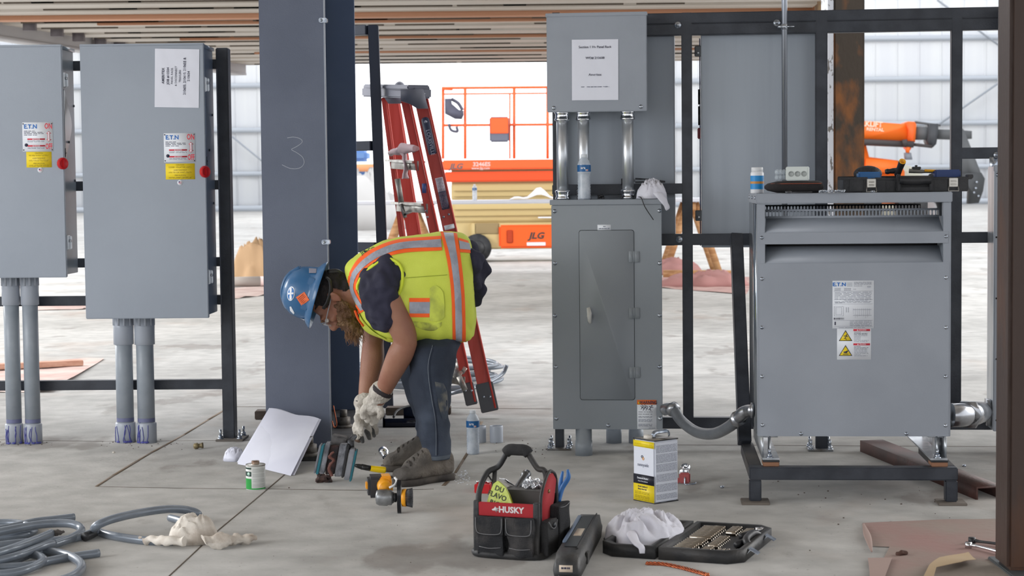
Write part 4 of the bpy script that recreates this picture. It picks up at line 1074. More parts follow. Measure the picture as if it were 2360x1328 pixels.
intool('hand_tool', 'small black clamp head resting on top of the tools in the tool case', 'tool', lambda bm: (box(bm, p4.x - .016, p4.x + .016, p4.y - .01, p4.y + .01, p4.z - .004, p4.z + .006, bev=.002), box(bm, p4.x - .006, p4.x + .004, p4.y - .008, p4.y + .008, p4.z + .006, p4.z + .012, bev=.002)), BPL)

# ------------------------------------------------------------------ things on the tall panel
zp1 = PW[3]
def onP(x, d=-.1): return FR.M @ V((FR.px(x, 457, d)[0], d, zp1))
def water_bottle(label, c, s=1.0, water=True):
    r = thing('water_bottle', label, 'bottle', c)
    prof = [(.016, .001), (.028, 0), (.031, .006)]
    for j in range(9): prof += [(.0315, .010 + j * .0125), (.0295, .016 + j * .0125)]
    prof += [(.0315, .124), (.0315, .130), (.0318, .165), (.030, .172), (.024, .185), (.0155, .196), (.0125, .200)]
    bm = nb(); lathe(bm, [(a * s, h * s) for a, h in prof], c, seg=28); link('bottle_body', bm, mat('bottle_plastic', (225, 232, 240), .12, c2=(200, 210, 222), ns=30, lo=.4, hi=.6, alpha=.62), r)
    bm = nb(); lathe(bm, [(.0322 * s, .132 * s), (.0322 * s, .164 * s)], c, seg=28, cap=False); lb = link('label', bm, mat('bottle_blue', (24, 92, 150), .4), r)
    bm = nb(); Mt = Matrix.Translation(c + V((-.006 * s, -.0326 * s, .150 * s))) @ Matrix.Rotation(PI / 2, 4, 'X'); text(bm, 'ara', .018 * s, Mt, 0, bold=.02)
    for j in range(3): box(bm, .010, .020, -.008 - .003 * j, -.0068 - .003 * j, 0, .0004, 0, M=Mt)
    disc(bm, c + V((.014 * s, -.0318 * s, .139 * s)), (0.3, -1, 0), .0035, .001, 10, 1)
    link('lettering', bm, [WHTL, mat('peach', (232, 150, 120), .5)], lb)
    bm = nb(); lathe(bm, [(.0135 * s, .198 * s), (.0145 * s, .2 * s), (.0145 * s, .212 * s), (.0135 * s, .214 * s)], c, seg=20); link('cap', bm, mat('cap_white', (225, 230, 235), .4, alpha=.8), r)
    if water:
        bm = nb(); lathe(bm, [(.001, .003), (.026 * s, .003), (.029 * s, .01), (.0285 * s, .118 * s), (.001, .118 * s)], c, seg=24); link('water', bm, mat('water_pale', (214, 220, 230), .1, c2=(170, 180, 196), ns=24, lo=.35, hi=.6, alpha=.75), r)
    return r
water_bottle('half-empty water bottle standing on the tall grey panel among the steel conduits', onP(1346.5, -.15), .93)
wb = G(1090, 1049); wb.y += .03
water_bottle('full-size water bottle standing on the floor right of the worker\'s boots', wb, .92)
# zip tie bundle
for i in range(16):
    a_ = onP(1382 + random.uniform(-4, 10), -.135 + .004 * (i % 6)) + V((0, 0, .006 + .005 * (i // 6))); b_ = onP(1545 + random.uniform(-8, 10), -.12 + .004 * (i % 5)) + V((0, 0, .008 + .005 * (i // 6)))
    bm = nb(); bar(bm, a_, b_, .0042, .0016); box(bm, a_.x - .006, a_.x + .003, a_.y - .004, a_.y + .004, a_.z - .003, a_.z + .004)
    tag(link('zip_tie', bm, BPL), 'black plastic zip tie in the bundle lying on the tall grey panel', 'zip tie', 'zip ties bundled on the panel')
a_ = onP(1472, -.19) + V((0, 0, .01))
bm = nb(); tube(bm, [a_, onP(1478, -.215) + V((0, 0, .005)), FR.M @ V((FR.px(1487, 478, -.222)[0], -.222, FR.px(1487, 478, -.222)[1])), FR.M @ V((FR.px(1506, 507, -.224)[0], -.224, FR.px(1506, 507, -.224)[1]))], .0022, seg=6)
tag(link('zip_tie', bm, BPL), 'single black zip tie hanging down over the front of the tall panel', 'zip tie')
def pick(px_, py_, d, F=FR): u, z = F.px(px_, py_, d); return F.M @ V((u, d, z))
bm = nb()
for pa, pb in (((1464, 412), (1533, 418)), ((1464, 420), (1533, 420))): tube(bm, [pick(*pa, -.03), pick((pa[0] + pb[0]) / 2, (pa[1] + pb[1]) / 2 - 1, -.03), pick(*pb, -.03)], [.004, .0036, .0026], seg=6, sm=2)
box(bm, -.008, .008, -.006, .006, -.014, .016, M=Matrix.Translation(pick(1436, 420, -.03))); tube(bm, [pick(1436, 418, -.03), pick(1464, 416, -.03)], .005, seg=6, sm=1)
tag(link('riveter', bm, STEELD), 'long-armed steel hand tool resting on the rack rail behind the white rag', 'tool')

def heap(c, rx, ry, h, amp=.3, seed=0, seg=64, nr=22, fold=5.0, edge=.25, stiff=.55, M=None):
    """crumpled cloth: a domed sheet with ridged folds"""
    bm = nb(); g = []
    top = bm.verts.new(c + V((0, 0, h)))
    for i in range(1, nr + 1):
        ro = i / nr; row = []
        for j in range(seg):
            a = 2 * PI * j / seg
            rr = 1 + edge * noise.noise(V((math.cos(a) * 1.6, math.sin(a) * 1.6, seed * 3.1)))
            x, y = math.cos(a) * ro * rr * rx, math.sin(a) * ro * rr * ry
            q = V((x / rx * fold * .35, y / ry * fold * .35, seed)); q = q + V((noise.noise(q * .7 + V((9, 0, 0))), noise.noise(q * .7 + V((0, 9, 0))), 0)) * 1.4
            n1 = 1 - abs(noise.noise(q * 1.3)) * 2.2; n2 = 1 - abs(noise.noise(q * 3.1)) * 2.2
            base = max(0, 1 - ro ** 2.4) ** stiff
            z = h * (base * (.78 + amp * n1 + amp * .38 * n2)) + .002
            if ro > .97: z = .001
            x += amp * .1 * rx * noise.noise(q * 2 + V((5, 5, 5))) * (ro < .95); row.append(bm.verts.new(c + V((x, y, max(z, .001)))))
        g.append(row)
    for j in range(seg): bm.faces.new((top, g[0][j], g[0][(j + 1) % seg]))
    for i in range(nr - 1):
        for j in range(seg): k2 = (j + 1) % seg; bm.faces.new((g[i][j], g[i + 1][j], g[i + 1][k2], g[i][k2]))
    bm.faces.new(g[-1][::-1])
    if M is not None: bm.transform(M)
    return bm
RAG = mat('white_rag', (222, 222, 232), .85, bump=.25, bs=500)
RAGD = mat('dirty_rag', (222, 215, 205), .9, 0, (150, 132, 116), 12, lo=.45, hi=.75, bump=.3, bs=400)
c = onP(1503, -.16)
r = thing('rag', 'crumpled white rag on the right end of the tall panel top', 'rag', c)
bm = heap(c + V((0, 0, .001)), .072, .05, .072, .35, 3.3, fold=7); link('cloth', bm, RAG, r)
bm = nb(); q = [pick(1518, 448, -.205), pick(1530, 462, -.212), pick(1537, 478, -.214), pick(1538, 485, -.212)]
tube(bm, [onP(1512, -.18) + V((0, 0, .03))] + q, [.018, .022, .018, .014, .006], seg=14, sm=4, sy=.4); jitter(bm, .01, 40); link('hanging_corner', bm, RAG, r)
# ================================================================== things on the floor
def put(name, label, cat, bm, m, group=None, smooth=38): return tag(link(name, bm, m, smooth=smooth), label, cat, group)
# ---- tool bag
FB = Fr(*G(1097, 1283)[:2], 20)
BWd = FB.px(1243, 1304, 0)[0]; BD = .20; BH = .185
bag = thingF('tool_bag', 'open black and red tool tote with padded handle, foreground centre', 'tool bag', FB, BWd / 2, BD / 2)
def tb2(name, fn, m, par=bag, smooth=38):
    bm = nb(); fn(bm); return link(name, bm, m, par, FB.M, smooth=smooth)
def soft(bm, x0, x1, y0, y1, z0, z1, bev, amp=.006, sc=14, cuts=5, mi=0):
    b = nb(); box(b, x0, x1, y0, y1, z0, z1)
    bmesh.ops.subdivide_edges(b, edges=b.edges[:], cuts=cuts, use_grid_fill=True)
    b2 = frozen(b, [('BEVEL', dict(width=bev, segments=3, limit_method='ANGLE'))]); jitter(b2, amp, sc, x0 * 7)
    me = bpy.data.meshes.new('t'); b2.to_mesh(me); b2.free(); n0 = len(bm.faces); bm.from_mesh(me); bpy.data.meshes.remove(me)
    bm.faces.ensure_lookup_table()
    for f in bm.faces[n0:]: f.material_index = mi
STI = mat('grey_stitching', (128, 128, 130), .8)
# body walls (open top)
def walls_(bm):
    t = .012; lo = .0
    soft(bm, 0, BWd, 0, t, lo, BH - .045, .005, .004); soft(bm, 0, BWd, BD - t, BD, lo, BH, .005, .004)
    soft(bm, 0, t, t, BD - t, lo, BH - .05, .005, .003); soft(bm, BWd - t, BWd, t, BD - t, lo, BH - .05, .005, .003)
    box(bm, t, BWd - t, t, BD - t, lo + .004, lo + .02)
body = tb2('body', walls_, BFAB)
tb2('base_rim', lambda bm: tube(bm, [(.0, .0, .014), (BWd / 2, -.012, .012), (BWd, 0, .014), (BWd + .006, BD / 2, .014), (BWd, BD, .014), (BWd / 2, BD, .014), (0, BD, .014), (-.006, BD / 2, .014)], .013, seg=10, sm=5, closed=True), BPLD)
# front pockets
for i, (ua, ub) in enumerate(((.012, BWd * .5 - .004), (BWd * .5 + .006, BWd - .012))):
    pk = tb2('front_pocket', lambda bm: soft(bm, ua, ub, -.026, .002, .012, BH - .05, .008, .010, 22, 6), mat('pocket_fabric', (38, 39, 42), .85, 0, (84, 80, 78), 11, lo=.5, hi=.8, bump=.5, bs=260))
    def flap(bm): 
        soft(bm, ua - .002, ub + .002, -.034, -.022, BH - .105, BH - .046, .005, .004, 22, 5)
    fp_ = tb2('pocket_flap', flap, MATS['pocket_fabric'], pk)
    tb2('stitching', lambda bm: tube(bm, [(ua + .002, -.0355, BH - .05), (ua + .003, -.036, BH - .085), (ua + .012, -.036, BH - .100), ((ua + ub) / 2, -.037, BH - .103), (ub - .012, -.036, BH - .100), (ub - .003, -.036, BH - .085), (ub - .002, -.0355, BH - .05)], .0011, seg=5, sm=4), STI, pk)
    tb2('stitching', lambda bm: tube(bm, [(ua + .01, -.028, .040), ((ua + ub) / 2, -.034, .037), (ub - .008, -.030, .040)], .0011, seg=5, sm=4), STI, pk)
# red band with the name
rb = tb2('red_band', lambda bm: box(bm, .006, BWd - .004, -.010, -.003, BH - .048, BH - .004, bev=.002), mat('red_fabric', (168, 34, 42), .7, bump=.3, bs=500))
Mb = FB.at(BWd / 2 + .004, BH - .026, -.0105)
b = nb(); text(b, 'HUSKY', .027, Mb @ Matrix.Translation((.014, 0, 0)), 0, bold=.035, sx=1.0)
prism(b, [(-.052, .0), (-.044, .004), (-.040, .010), (-.036, .005), (-.026, .006), (-.033, .0), (-.027, -.005), (-.036, -.004), (-.035, -.010), (-.041, -.004), (-.049, -.004)], Mb, .0005, 0)
link('lettering', b, mat('white_print', (216, 210, 210), .6), rb, smooth=20)
for xa in (.0, BWd - .012): tb2('corner_trim', lambda bm: soft(bm, xa - .004, xa + .016, -.012, .004, .01, BH + .0, .004, .002, 20, 2), BPLD)
# right side: red lined gusset, side pocket, snap
def gus(bm):
    Ms = Matrix(((0, 0, 1, BWd), (1, 0, 0, 0), (0, 1, 0, 0), (0, 0, 0, 1)))
    prism(bm, [(.01, .10), (.06, .085), (.14, .17), (.165, .235), (.13, .262), (.085, .262), (.02, .20)], Ms, .004)
gs = tb2('side_panel', gus, MATS['red_fabric'])
tb2('panel_binding', lambda bm: tube(bm, [(BWd + .002, .01, .12), (BWd + .002, .018, .205), (BWd + .002, .085, .266), (BWd + .002, .13, .266), (BWd + .002, .168, .236), (BWd + .002, .175, .14), (BWd + .002, .175, .08)], .0055, seg=8, sm=4), BPLD, gs)
tb2('eyelet', lambda bm: cyl(bm, (BWd + .004, .085, .21), (BWd + .008, .085, .21), .006, seg=12), mat('brass_dull', (150, 130, 90), .4, .6), gs)
tb2('side_pocket', lambda bm: (soft(bm, BWd, BWd + .03, .005, .095, .012, .125, .008, .008, 20, 5), soft(bm, BWd, BWd + .036, .1, BD + .01, .02, .16, .01, .01, 18, 5)), BFAB)
tb2('stitching', lambda bm: tube(bm, [(BWd + .031, .008, .124), (BWd + .034, .035, .10), (BWd + .033, .07, .098), (BWd + .031, .093, .118)], .0012, seg=5, sm=4), STI)
tb2('stitching', lambda bm: tube(bm, [(BWd + .038, .105, .155), (BWd + .040, .15, .152), (BWd + .038, BD, .156)], .0012, seg=5, sm=4), STI)
tb2('snap_button', lambda bm: cyl(bm, (BWd + .03, .055, .108), (BWd + .037, .055, .108), .0085, seg=16), STEELD)
# handle: black tube frame with padded grip
hz = .335; hy = BD * .52
hd = tb2('handle', lambda bm: tube(bm, [(.0, .03, BH - .05), (-.002, .04, BH + .02), (.010, hy * .8, BH + .075), (.042, hy, hz - .055), (.070, hy, hz - .012), (.085, hy, hz), (BWd - .085, hy, hz), (BWd - .070, hy, hz - .012), (BWd - .040, hy, hz - .055), (BWd - .012, hy, BH + .08), (BWd - .006, hy, BH - .02)], .0095, seg=12, sm=6), BPLD)
tb2('padded_grip', lambda bm: (tube(bm, [(.068, hy, hz - .010), (.082, hy, hz + .001), (BWd / 2, hy, hz + .002), (BWd - .082, hy, hz + .001), (BWd - .068, hy, hz - .010)], [.0175, .019, .019, .019, .0175], seg=16, sm=4)), BFAB, hd)
tb2('handle_stay', lambda bm: (bar(bm, (.012, hy * .8, BH + .07), (.055, hy * .9, BH + .0), .008, .004), ), BPLD, hd)
tb2('handle_stay', lambda bm: (bar(bm, (.030, hy, BH + .09), (.035, hy - .03, BH + .01), .014, .006), ), BPLD, hd)
tb2('inner_tray', lambda bm: (box(bm, .05, BWd - .02, BD * .5, BD - .014, BH - .02, BH + .018, bev=.003), box(bm, .05, BWd - .02, BD * .46, BD * .5, BH - .11, BH + .022, bev=.003)), mat('tray_grey', (70, 68, 66), .6))
# things in the bag
pb = lambda u, d, z: FB.M @ V((u, d, z))
c = pb(.062, .055, BH - .03)
bm = nb(); Mg = FB.M @ Matrix.Translation((.068, .05, BH + .0)) @ Matrix.Rotation(math.radians(-22), 4, 'Y') @ Matrix.Rotation(math.radians(-14), 4, 'X')
q = Mg @ Matrix(((1, 0, 0, 0), (0, 0, -1, 0), (0, 1, 0, 0), (0, 0, 0, 1)))
prism(bm, [(-.042, -.05), (.040, -.05), (.036, 0), (.030, .028), (.012, .055), (-.006, .050), (-.030, .022), (-.045, .0)], q, .012)
bmesh.ops.subdivide_edges(bm, edges=bm.edges[:], cuts=2, use_grid_fill=True)
gw = put('plastic_packet', 'yellow-green plastic packet with black scrawled writing in the tool tote', 'packet', bm, mat('lime_plastic', (172, 186, 44), .3, bump=.2, bs=60))
b = nb()
for s, x, y, a_ in (('DU', .010, .026, -38), ('FLAVO', -.004, .008, -38), ('RIG', -.020, -.012, -38)): text(b, s, .023, q @ Matrix.Translation((x, y, .0126)) @ Matrix.Rotation(math.radians(a_), 4, 'Z'), 0, bold=.02)
link('lettering', b, mat('marker_ink', (40, 46, 28), .6), gw, smooth=20)
bm = nb(); Mq = Matrix.Translation(P(1171, 1114, 5.93)) @ Matrix.Rotation(math.radians(48), 4, 'Z') @ Matrix.Rotation(math.radians(32), 4, 'Y')
prism(bm, rrect(-.034, .034, -.014, .014, .003), Mq, .002)
wp = put('wall_plate', 'shiny slotted steel plate lying on the tray of the tool tote', 'plate', bm, CHROME)
b = nb()
for xx in (-.02, 0, .02): prism(b, rrect(xx - .006, xx + .006, -.006, .006, .002), Mq @ Matrix.Translation((0, 0, .002)), .0006)
link('slot', b, BPL, wp)
bm = nb(); p0, p1 = P(1190, 1130, 5.90), P(1214, 1092, 6.0); lathe(bm, [(.010, 0), (.010, .02), (.012, .025), (.012, (p1 - p0).length - .022), (.016, (p1 - p0).length - .018), (.016, (p1 - p0).length), (.012, (p1 - p0).length), (.001, (p1 - p0).length - .004)], p0, p1 - p0, 20, cap=False)
put('torch', 'dark metal pocket torch lying across the tool tote tray', 'torch', bm, mat('gunmetal', (110, 112, 116), .2, .9))
bm = nb(); bmesh.ops.create_icosphere(bm, subdivisions=5, radius=1)
bmesh.ops.transform(bm, matrix=Matrix.Translation(P(1229, 1122, 5.90)) @ Matrix.Diagonal((.032, .030, .024, 1)), verts=bm.verts[:]); jitter(bm, .012, 90); jitter(bm, .012, 210)
put('foil_ball', 'crumpled ball of shiny foil on the right side of the tote tray', 'foil', bm, mat('foil', (208, 210, 214), .3, .8), smooth=8)
bm = nb(); bx = pb(.018, BD + .05, 0); bx = G(1112, 1118, .0); bx = V((G(1112, 1135).x, G(1112, 1135).y, 0))
Mr = Matrix.Translation(bx) @ Matrix.Rotation(math.radians(-15), 4, 'Z'); box(bm, -.025, .04, -.03, .03, 0, .036, bev=.003, M=Mr); rb_ = put('bit_tray', 'red plastic tray of shiny bits on the floor behind the tool tote', 'tray', bm, REDP)
for i in range(6):
    b = nb(); c = Mr @ V((-.018 + .011 * i, -.006 + .012 * (i % 2), .036)); cyl(b, c, c + V((0, 0, .012)), .005, seg=8); link('driver_bit', b, CHROME, rb_)
bm = nb(); p0 = G(1296, 1158); 
tube(bm, [pb(BWd + .008, BD - .02, .16), pb(BWd + .012, BD + .0, .20), pb(BWd + .03, BD + .01, .235), pb(BWd + .028, BD + .012, .262)], [.006, .008, .008, .004], seg=10)
tube(bm, [pb(BWd + .006, BD - .01, .17), pb(BWd + .004, BD + .008, .215), pb(BWd + .010, BD + .014, .255)], [.005, .007, .004], seg=10)
put('pliers', 'blue-handled pliers poking out of the side pocket of the tool tote', 'pliers', bm, mat('blue_grip', (42, 104, 170), .4))

# ---- long black case
F1 = Fr(*G(1285, 1300)[:2], 10); FK = Fr(G(1305, 1338).x, G(1305, 1338).y, 8.5)
lc = thingF('torque_wrench_case', 'long narrow black plastic case with stickers, leaning beside the tool tote', 'case', FK, 0, .3)
L1 = .74; WK = .041; HK = .075
def kb(name, fn, m, par=lc): bm = nb(); fn(bm); return link(name, bm, m, par, FK.M)
kb('case_shell', lambda bm: (rings(bm, [[V((x, d, z)) for x, z in ((-w_, .004), (w_, .004), (w_ + .004, h * .45), (w_, h * .6), (w_ * .86, h), (-w_ * .86, h), (-w_, h * .6), (-w_ - .004, h * .45))] for d, w_, h in ((0, WK * .8, HK * .55), (.012, WK * .92, HK * .8), (.05, WK, HK), (L1 - .08, WK, HK), (L1 - .03, WK * .9, HK * .95), (L1, WK * .7, HK * .6))])), BPLD)
kb('lid_recess', lambda bm: box(bm, -WK * .55, WK * .5, .13, L1 - .09, HK - .001, HK + .003, bev=.002), mat('recess_black', (26, 28, 30), .3))
kb('grip_rib', lambda bm: box(bm, WK * .52, WK * .62, .10, L1 - .05, HK - .001, HK + .007, bev=.002), BPLD)
kb('dusty_ridge', lambda bm: hexa(bm, [(-WK * .86, .2, HK - .002), (-WK * .56, .2, HK - .002), (-WK * .56, L1 - .1, HK - .002), (-WK * .86, L1 - .1, HK - .002), (-WK * .84, .2, HK + .006), (-WK * .58, .2, HK + .006), (-WK * .58, L1 - .1, HK + .006), (-WK * .84, L1 - .1, HK + .006)]), mat('dusty_blue', (94, 108, 128), .6))
kb('top_sticker', lambda bm: box(bm, -WK * .3, WK * .3, .30, .42, HK + .003, HK + .0036), mat('tan_sticker', (190, 176, 158), .6))
es = kb('end_sticker', lambda bm: (box(bm, -.021, .020, .004, .0055, HK * .34, HK * .62, M=Matrix.Translation((0, -.007, 0)) ),), mat('pale_sticker', (206, 190, 172), .6))
kb('end_groove', lambda bm: tube(bm, [(-.024, -.002, .014), (0, -.003, .012), (.024, -.002, .014)], .003, seg=6), BPL)
b = nb(); lines(b, FK.at(-.015, HK * .45, -.0034), 0, .028, .004, .006, 0, 4); link('lettering', b, INK, es)
kb('latch', lambda bm: box(bm, WK + .002, WK + .008, .16, .2, HK * .2, HK * .7, bev=.002), BPLD)

# ---- open socket set case
FS = Fr(.452, 5.69, 21); WS, DS, HS = .275, .47, .042
FH = Matrix.Translation((0, 0, 0))
sc = thingF('socket_set_case', 'open black socket set case lying flat, white rag in its lid', 'tool case', FS, 0, DS / 2)
def ch_poly(x0, x1, y0, y1, r_, right=True):
    return [(x0, y0), (x1 - r_, y0), (x1, y0 + r_), (x1, y1 - r_), (x1 - r_, y1), (x0, y1)] if right else [(x0 + r_, y0), (x1, y0), (x1, y1), (x0 + r_, y1), (x0, y1 - r_), (x0, y0 + r_)]
def tray(bm, x0, x1, right):
    pl_ = ch_poly(x0, x1, 0, DS, .045, right); Mi_ = FS.M
    n = len(pl_); cx, cy = (x0 + x1) / 2, DS / 2
    inn = [(cx + (x - cx) * (1 - .020 / abs(x0 - x1) * 2), cy + (y - cy) * (1 - .020 / DS * 2)) for x, y in pl_]
    lvl = [[(x, y, .002) for x, y in pl_], [(x, y, HS) for x, y in pl_], [(x, y, HS) for x, y in inn], [(x, y, .014) for x, y in inn]]
    rings(bm, [[V(p) for p in l] for l in lvl])
bt = nb(); tray(bt, .006, WS, True); base = link('base_tray', bt, BPLD, sc, FS.M, smooth=30)
bt = nb(); tray(bt, -.195, -.006, False); lid = link('lid_tray', bt, BPLD, sc, FS.M, smooth=30)
bm = nb(); box(bm, -.006, .006, .05, DS - .05, .02, .034, M=FS.M, bev=.002); link('hinge_strip', bm, BPLD, sc)
bm = nb(); box(bm, .028, WS - .05, .03, DS - .03, .013, .024, M=FS.M, bev=.003); link('insert', bm, BPL, base)
for d in (.10, .33):
    bm = nb(); Ml = FS.M @ Matrix.Translation((WS + .018, d, .03)) @ Matrix.Rotation(math.radians(28), 4, 'Y'); box(bm, -.018, .018, -.017, .017, -.002, .001, bev=.001, M=Ml)
    tube(bm, [Ml @ V((-.01, -.018, 0)), Ml @ V((-.014, -.02, -.024)), Ml @ V((-.014, .02, -.024)), Ml @ V((-.01, .018, 0))], .0015, seg=6, sm=1); link('latch', bm, ZINC, sc)
bm = nb(); tube(bm, [(WS - .02, .17, .034), (WS - .032, .2, .046), (WS - .032, .3, .046), (WS - .02, .33, .034)], .012, seg=10, sm=4); link('carry_handle', bm, BPL, sc, FS.M)
BRZ = mat('chrome_warm', (196, 188, 176), .16, 1, (150, 136, 120), 14)
def sock(u, d, ln, r_, label, group, up=.0):
    a = FS.M @ V((u, d, .026 + r_ * .6)); b_ = FS.M @ V((u + ln, d, .026 + r_ * .6 + up)); L = (b_ - a).length
    bm = nb(); lathe(bm, [(r_ * .82, 0), (r_ * .9, .002), (r_ * .9, L * .45), (r_, L * .52), (r_, L - .001), (r_ * .92, L), (r_ * .62, L), (r_ * .6, L * .6), (.0006, L * .6)], a, b_ - a, 12, cap=False)
    put('socket', label, 'socket', bm, BRZ, group)
for k in range(9): sock(.045, .235 + .0225 * k, .074, .0095, 'long deep chrome socket in the back row of the open socket case', 'deep sockets, back row')
for k in range(4): sock(.045, .135 + .0215 * k, .070, .0088, 'long deep chrome socket in the middle row of the open socket case', 'deep sockets, middle row')
for k in range(4): sock(.045, .035 + .0225 * k, .066, .0098, 'long deep chrome socket in the row nearest the front of the socket case', 'deep sockets, front row')
for k in range(5): sock(.14, .345 + .021 * k, .034, .0095, 'short wide chrome socket in the back right block of the socket case', 'short sockets at the back')
for k in range(8): sock(.138, .12 + .0205 * k, .034, .0085, 'short chrome socket in the middle column of the open socket case', 'short sockets in the middle')
for k in range(4): sock(.135, .032 + .019 * k, .03, .0078, 'small chrome socket at the front of the middle column of the case', 'small sockets at the front')
for k in range(6): sock(.188, .345 + .0165 * k, .026, .0068, 'small chrome socket in the third back column of the socket case', 'small sockets, third column')
for i in range(3):
    for k in range(4): sock(.180 + .014 * i, .036 + .0155 * k, .010, .0055, 'tiny chrome driver bit standing near the front right of the case', 'tiny bits at the front')
for k in range(5): 
    bm = nb(); a = FS.M @ V((.222, .045 + .013 * k, .027)); b_ = FS.M @ V((.256, .045 + .013 * k, .027)); bar(bm, a, b_, .006, .003); put('hex_key', 'dark flat key lying in the front right corner of the socket case', 'key', bm, STEELD, 'keys in the front right corner')
for j, (d0_, d1_, lab_) in enumerate(((.30, .42, 'chrome ratchet with dark grip at the back of the open socket case'), (.16, .33, 'chrome ratchet with dark grip across the middle of the socket case'))):
    a, b_ = FS.M @ V((.200 + .02 * j, d0_, .032)), FS.M @ V((.236 + .012 * j, d1_, .034)); r = thing('ratchet', lab_, 'ratchet', a)
    bm = nb(); tube(bm, [a, a.lerp(b_, .6)], .010, seg=10, sm=1); link('grip', bm, BPL, r)
    bm = nb(); tube(bm, [a.lerp(b_, .6), b_], .005, seg=8, sm=1); cyl(bm, b_ - V((0, 0, .006)), b_ + V((0, 0, .008)), .015, seg=16); link('head', bm, CHROME, r)
c = FS.M @ V((-.112, .235, .014))
rg = put('rag', 'big crumpled white rag heaped in the open lid of the socket case', 'rag', heap(c, .125, .165, .085, .34, 7.7, fold=6, seg=96, nr=34, M=Matrix.Identity(4)), RAG)
b = nb(); cc = [P(1452, 1222, 5.86), P(1465, 1250, 5.74), P(1478, 1262, 5.70), P(1480, 1276, 5.69)]
tube(b, cc, [.02, .014, .012, .009], seg=12, sm=5, sy=.5); link('trailing_end', b, RAG, rg)

# ---- copper braid
bm = nb(); base_ = [G(1490, 1303), G(1530, 1305), G(1570, 1313), G(1600, 1321), G(1632, 1330)]
for k in range(4):
    pts = smooth_pts(base_, 12); q = []
    for i, p in enumerate(pts): a = i * .55 + k * PI / 2; q.append(p + V((math.cos(a) * .0035, math.cos(a) * .002, .006 + math.sin(a) * .0035)))
    tube(bm, q, .0034, seg=6, sm=1)
put('copper_braid', 'short length of twisted bare copper cable on the floor below the socket case', 'cable', bm, COPPER)

# ---- alcohol can
FA = Fr(*G(1464, 1155)[:2], 34)
p0 = G(1459, 1153)
def canface(pa, pb): return (G(*pb) - G(*pa))
fA = Fr(p0.x, p0.y, 13)
CWf = fA.px(1508, 1162, 0)[0]
can = thingF('solvent_can', 'rectangular metal solvent can, white yellow and black, with folding handle', 'can', fA, CWf / 2, .05)
HC = .236; CD = .165
# the face with the name looks left-front; the plain printed side looks right
FA = Fr(p0.x, p0.y, 22)
w1 = .078; d1 = .122
pR = G(1509, 1163)
FA = Fr(p0.x, p0.y, math.degrees(math.atan2(p0.y - pR.y, pR.x - p0.x))); w1 = (pR - p0).length
bm = nb(); box(bm, 0, w1, 0, d1, .002, HC, bev=.006, M=FA.M); WM[can.name] = Matrix.Translation((FA.M @ V((w1 / 2, d1 / 2, 0)))); can.location = FA.M @ V((w1 / 2, d1 / 2, 0)); can.rotation_euler = (0, 0, 0)
body = link('can_body', bm, mat('can_white', (216, 220, 230), .3), can)
bm = nb(); box(bm, -.001, w1 + .001, -.001, d1 + .001, HC - .001, HC + .003, bev=.002, M=FA.M); link('rim', bm, STEELD, can); bm = nb(); box(bm, .001, w1 - .001, .001, d1 - .001, 0, .004, M=FA.M); link('base_rim', bm, STEELD, can)
bm = nb(); box(bm, .003, w1 - .003, .003, d1 - .003, HC + .0005, HC + .0032, M=FA.M); link('can_top', bm, mat('tin', (170, 166, 160), .3, .8, (120, 112, 104), 12), can)
bm = nb(); hb = [(w1 * .5, .05, HC + .004), (w1 * .5, .052, HC + .018), (w1 * .5, .065, HC + .024), (w1 * .5, .115, HC + .024), (w1 * .5, .128, HC + .018), (w1 * .5, .13, HC + .004)]
tube(bm, [FA.M @ V(q) for q in hb], .0028, seg=8, sm=4, sy=3.0, up=(1, 0, 0)); link('handle', bm, ZINC, can)
bm = nb(); cq = FA.M @ V((w1 * .45, .028, HC + .003)); cyl(bm, cq, cq + V((0, 0, .012)), .017, .016, seg=20); link('cap', bm, mat('cap_cream', (214, 208, 198), .5), can)
bm = nb(); M = FA.at(0, 0, -.0004)
for z0_, z1_, mi_ in ((.208, .232, 0), (.068, .104, 1), (.004, .068, 0)): box(bm, .004, w1 - .002, z0_, z1_, 0, .0005, mi_, M=M)
lb = link('front_print', bm, [mat('can_yellow', (238, 212, 30), .4), mat('can_black', (30, 32, 44), .4)], body, smooth=20)
b = nb(); M = FA.at(0, 0, -.001)
text(b, 'sunnyside', .018, M @ Matrix.Translation((w1 * .48, .141, 0)), 0, sx=.9)
for (x, y) in ((.054, .170), (.060, .163)): lathe(b, [(.0055, 0), (.0055, .0006), (.0032, .0006), (.0032, 0)], M @ V((x, y + .002, 0)), M.to_3x3() @ V((0, 0, 1)), 16, mi=(2 if y > .165 else 3), cap=False)
text(b, 'Denatured Alcohol', .0098, M @ Matrix.Translation((w1 * .46, .090, 0)), 1, bold=.02, sx=.8); text(b, 'Alcohol Thermo/Solvente', .0066, M @ Matrix.Translation((w1 * .47, .0785, 0)), 1, sx=.8)
text(b, 'Alcohol Appliance &', .0088, M @ Matrix.Translation((w1 * .46, .059, 0)), 2, bold=.02, sx=.75); text(b, 'Marine Stove Fuel', .0088, M @ Matrix.Translation((w1 * .44, .049, 0)), 2, bold=.02, sx=.75)
for y in (.039, .036, .033, .030, .024, .021, .018, .015, .009): lines(b, M, .012, w1 * .78, y, .0012, 4, 6)
lines(b, M, .010, w1 * .9, .220, .001, 4, 6)
link('lettering', b, [INKG, WHTL, INK, mat('can_orange', (240, 160, 30), .4), mat('olive_ink', (150, 130, 24), .6)], lb, smooth=20)
b = nb(); Mside = FA.M @ Matrix(((0, 0, 1, w1 + .0006), (1, 0, 0, 0), (0, 1, 0, 0), (0, 0, 0, 1)))
y = .222
while y > .012:
    if int(y * 1000) % 37 > 5: lines(b, Mside, .008, d1 - .008, y, .0016, 0, 9)
    y -= .0042
link('side_print', b, INKG, body, smooth=20)

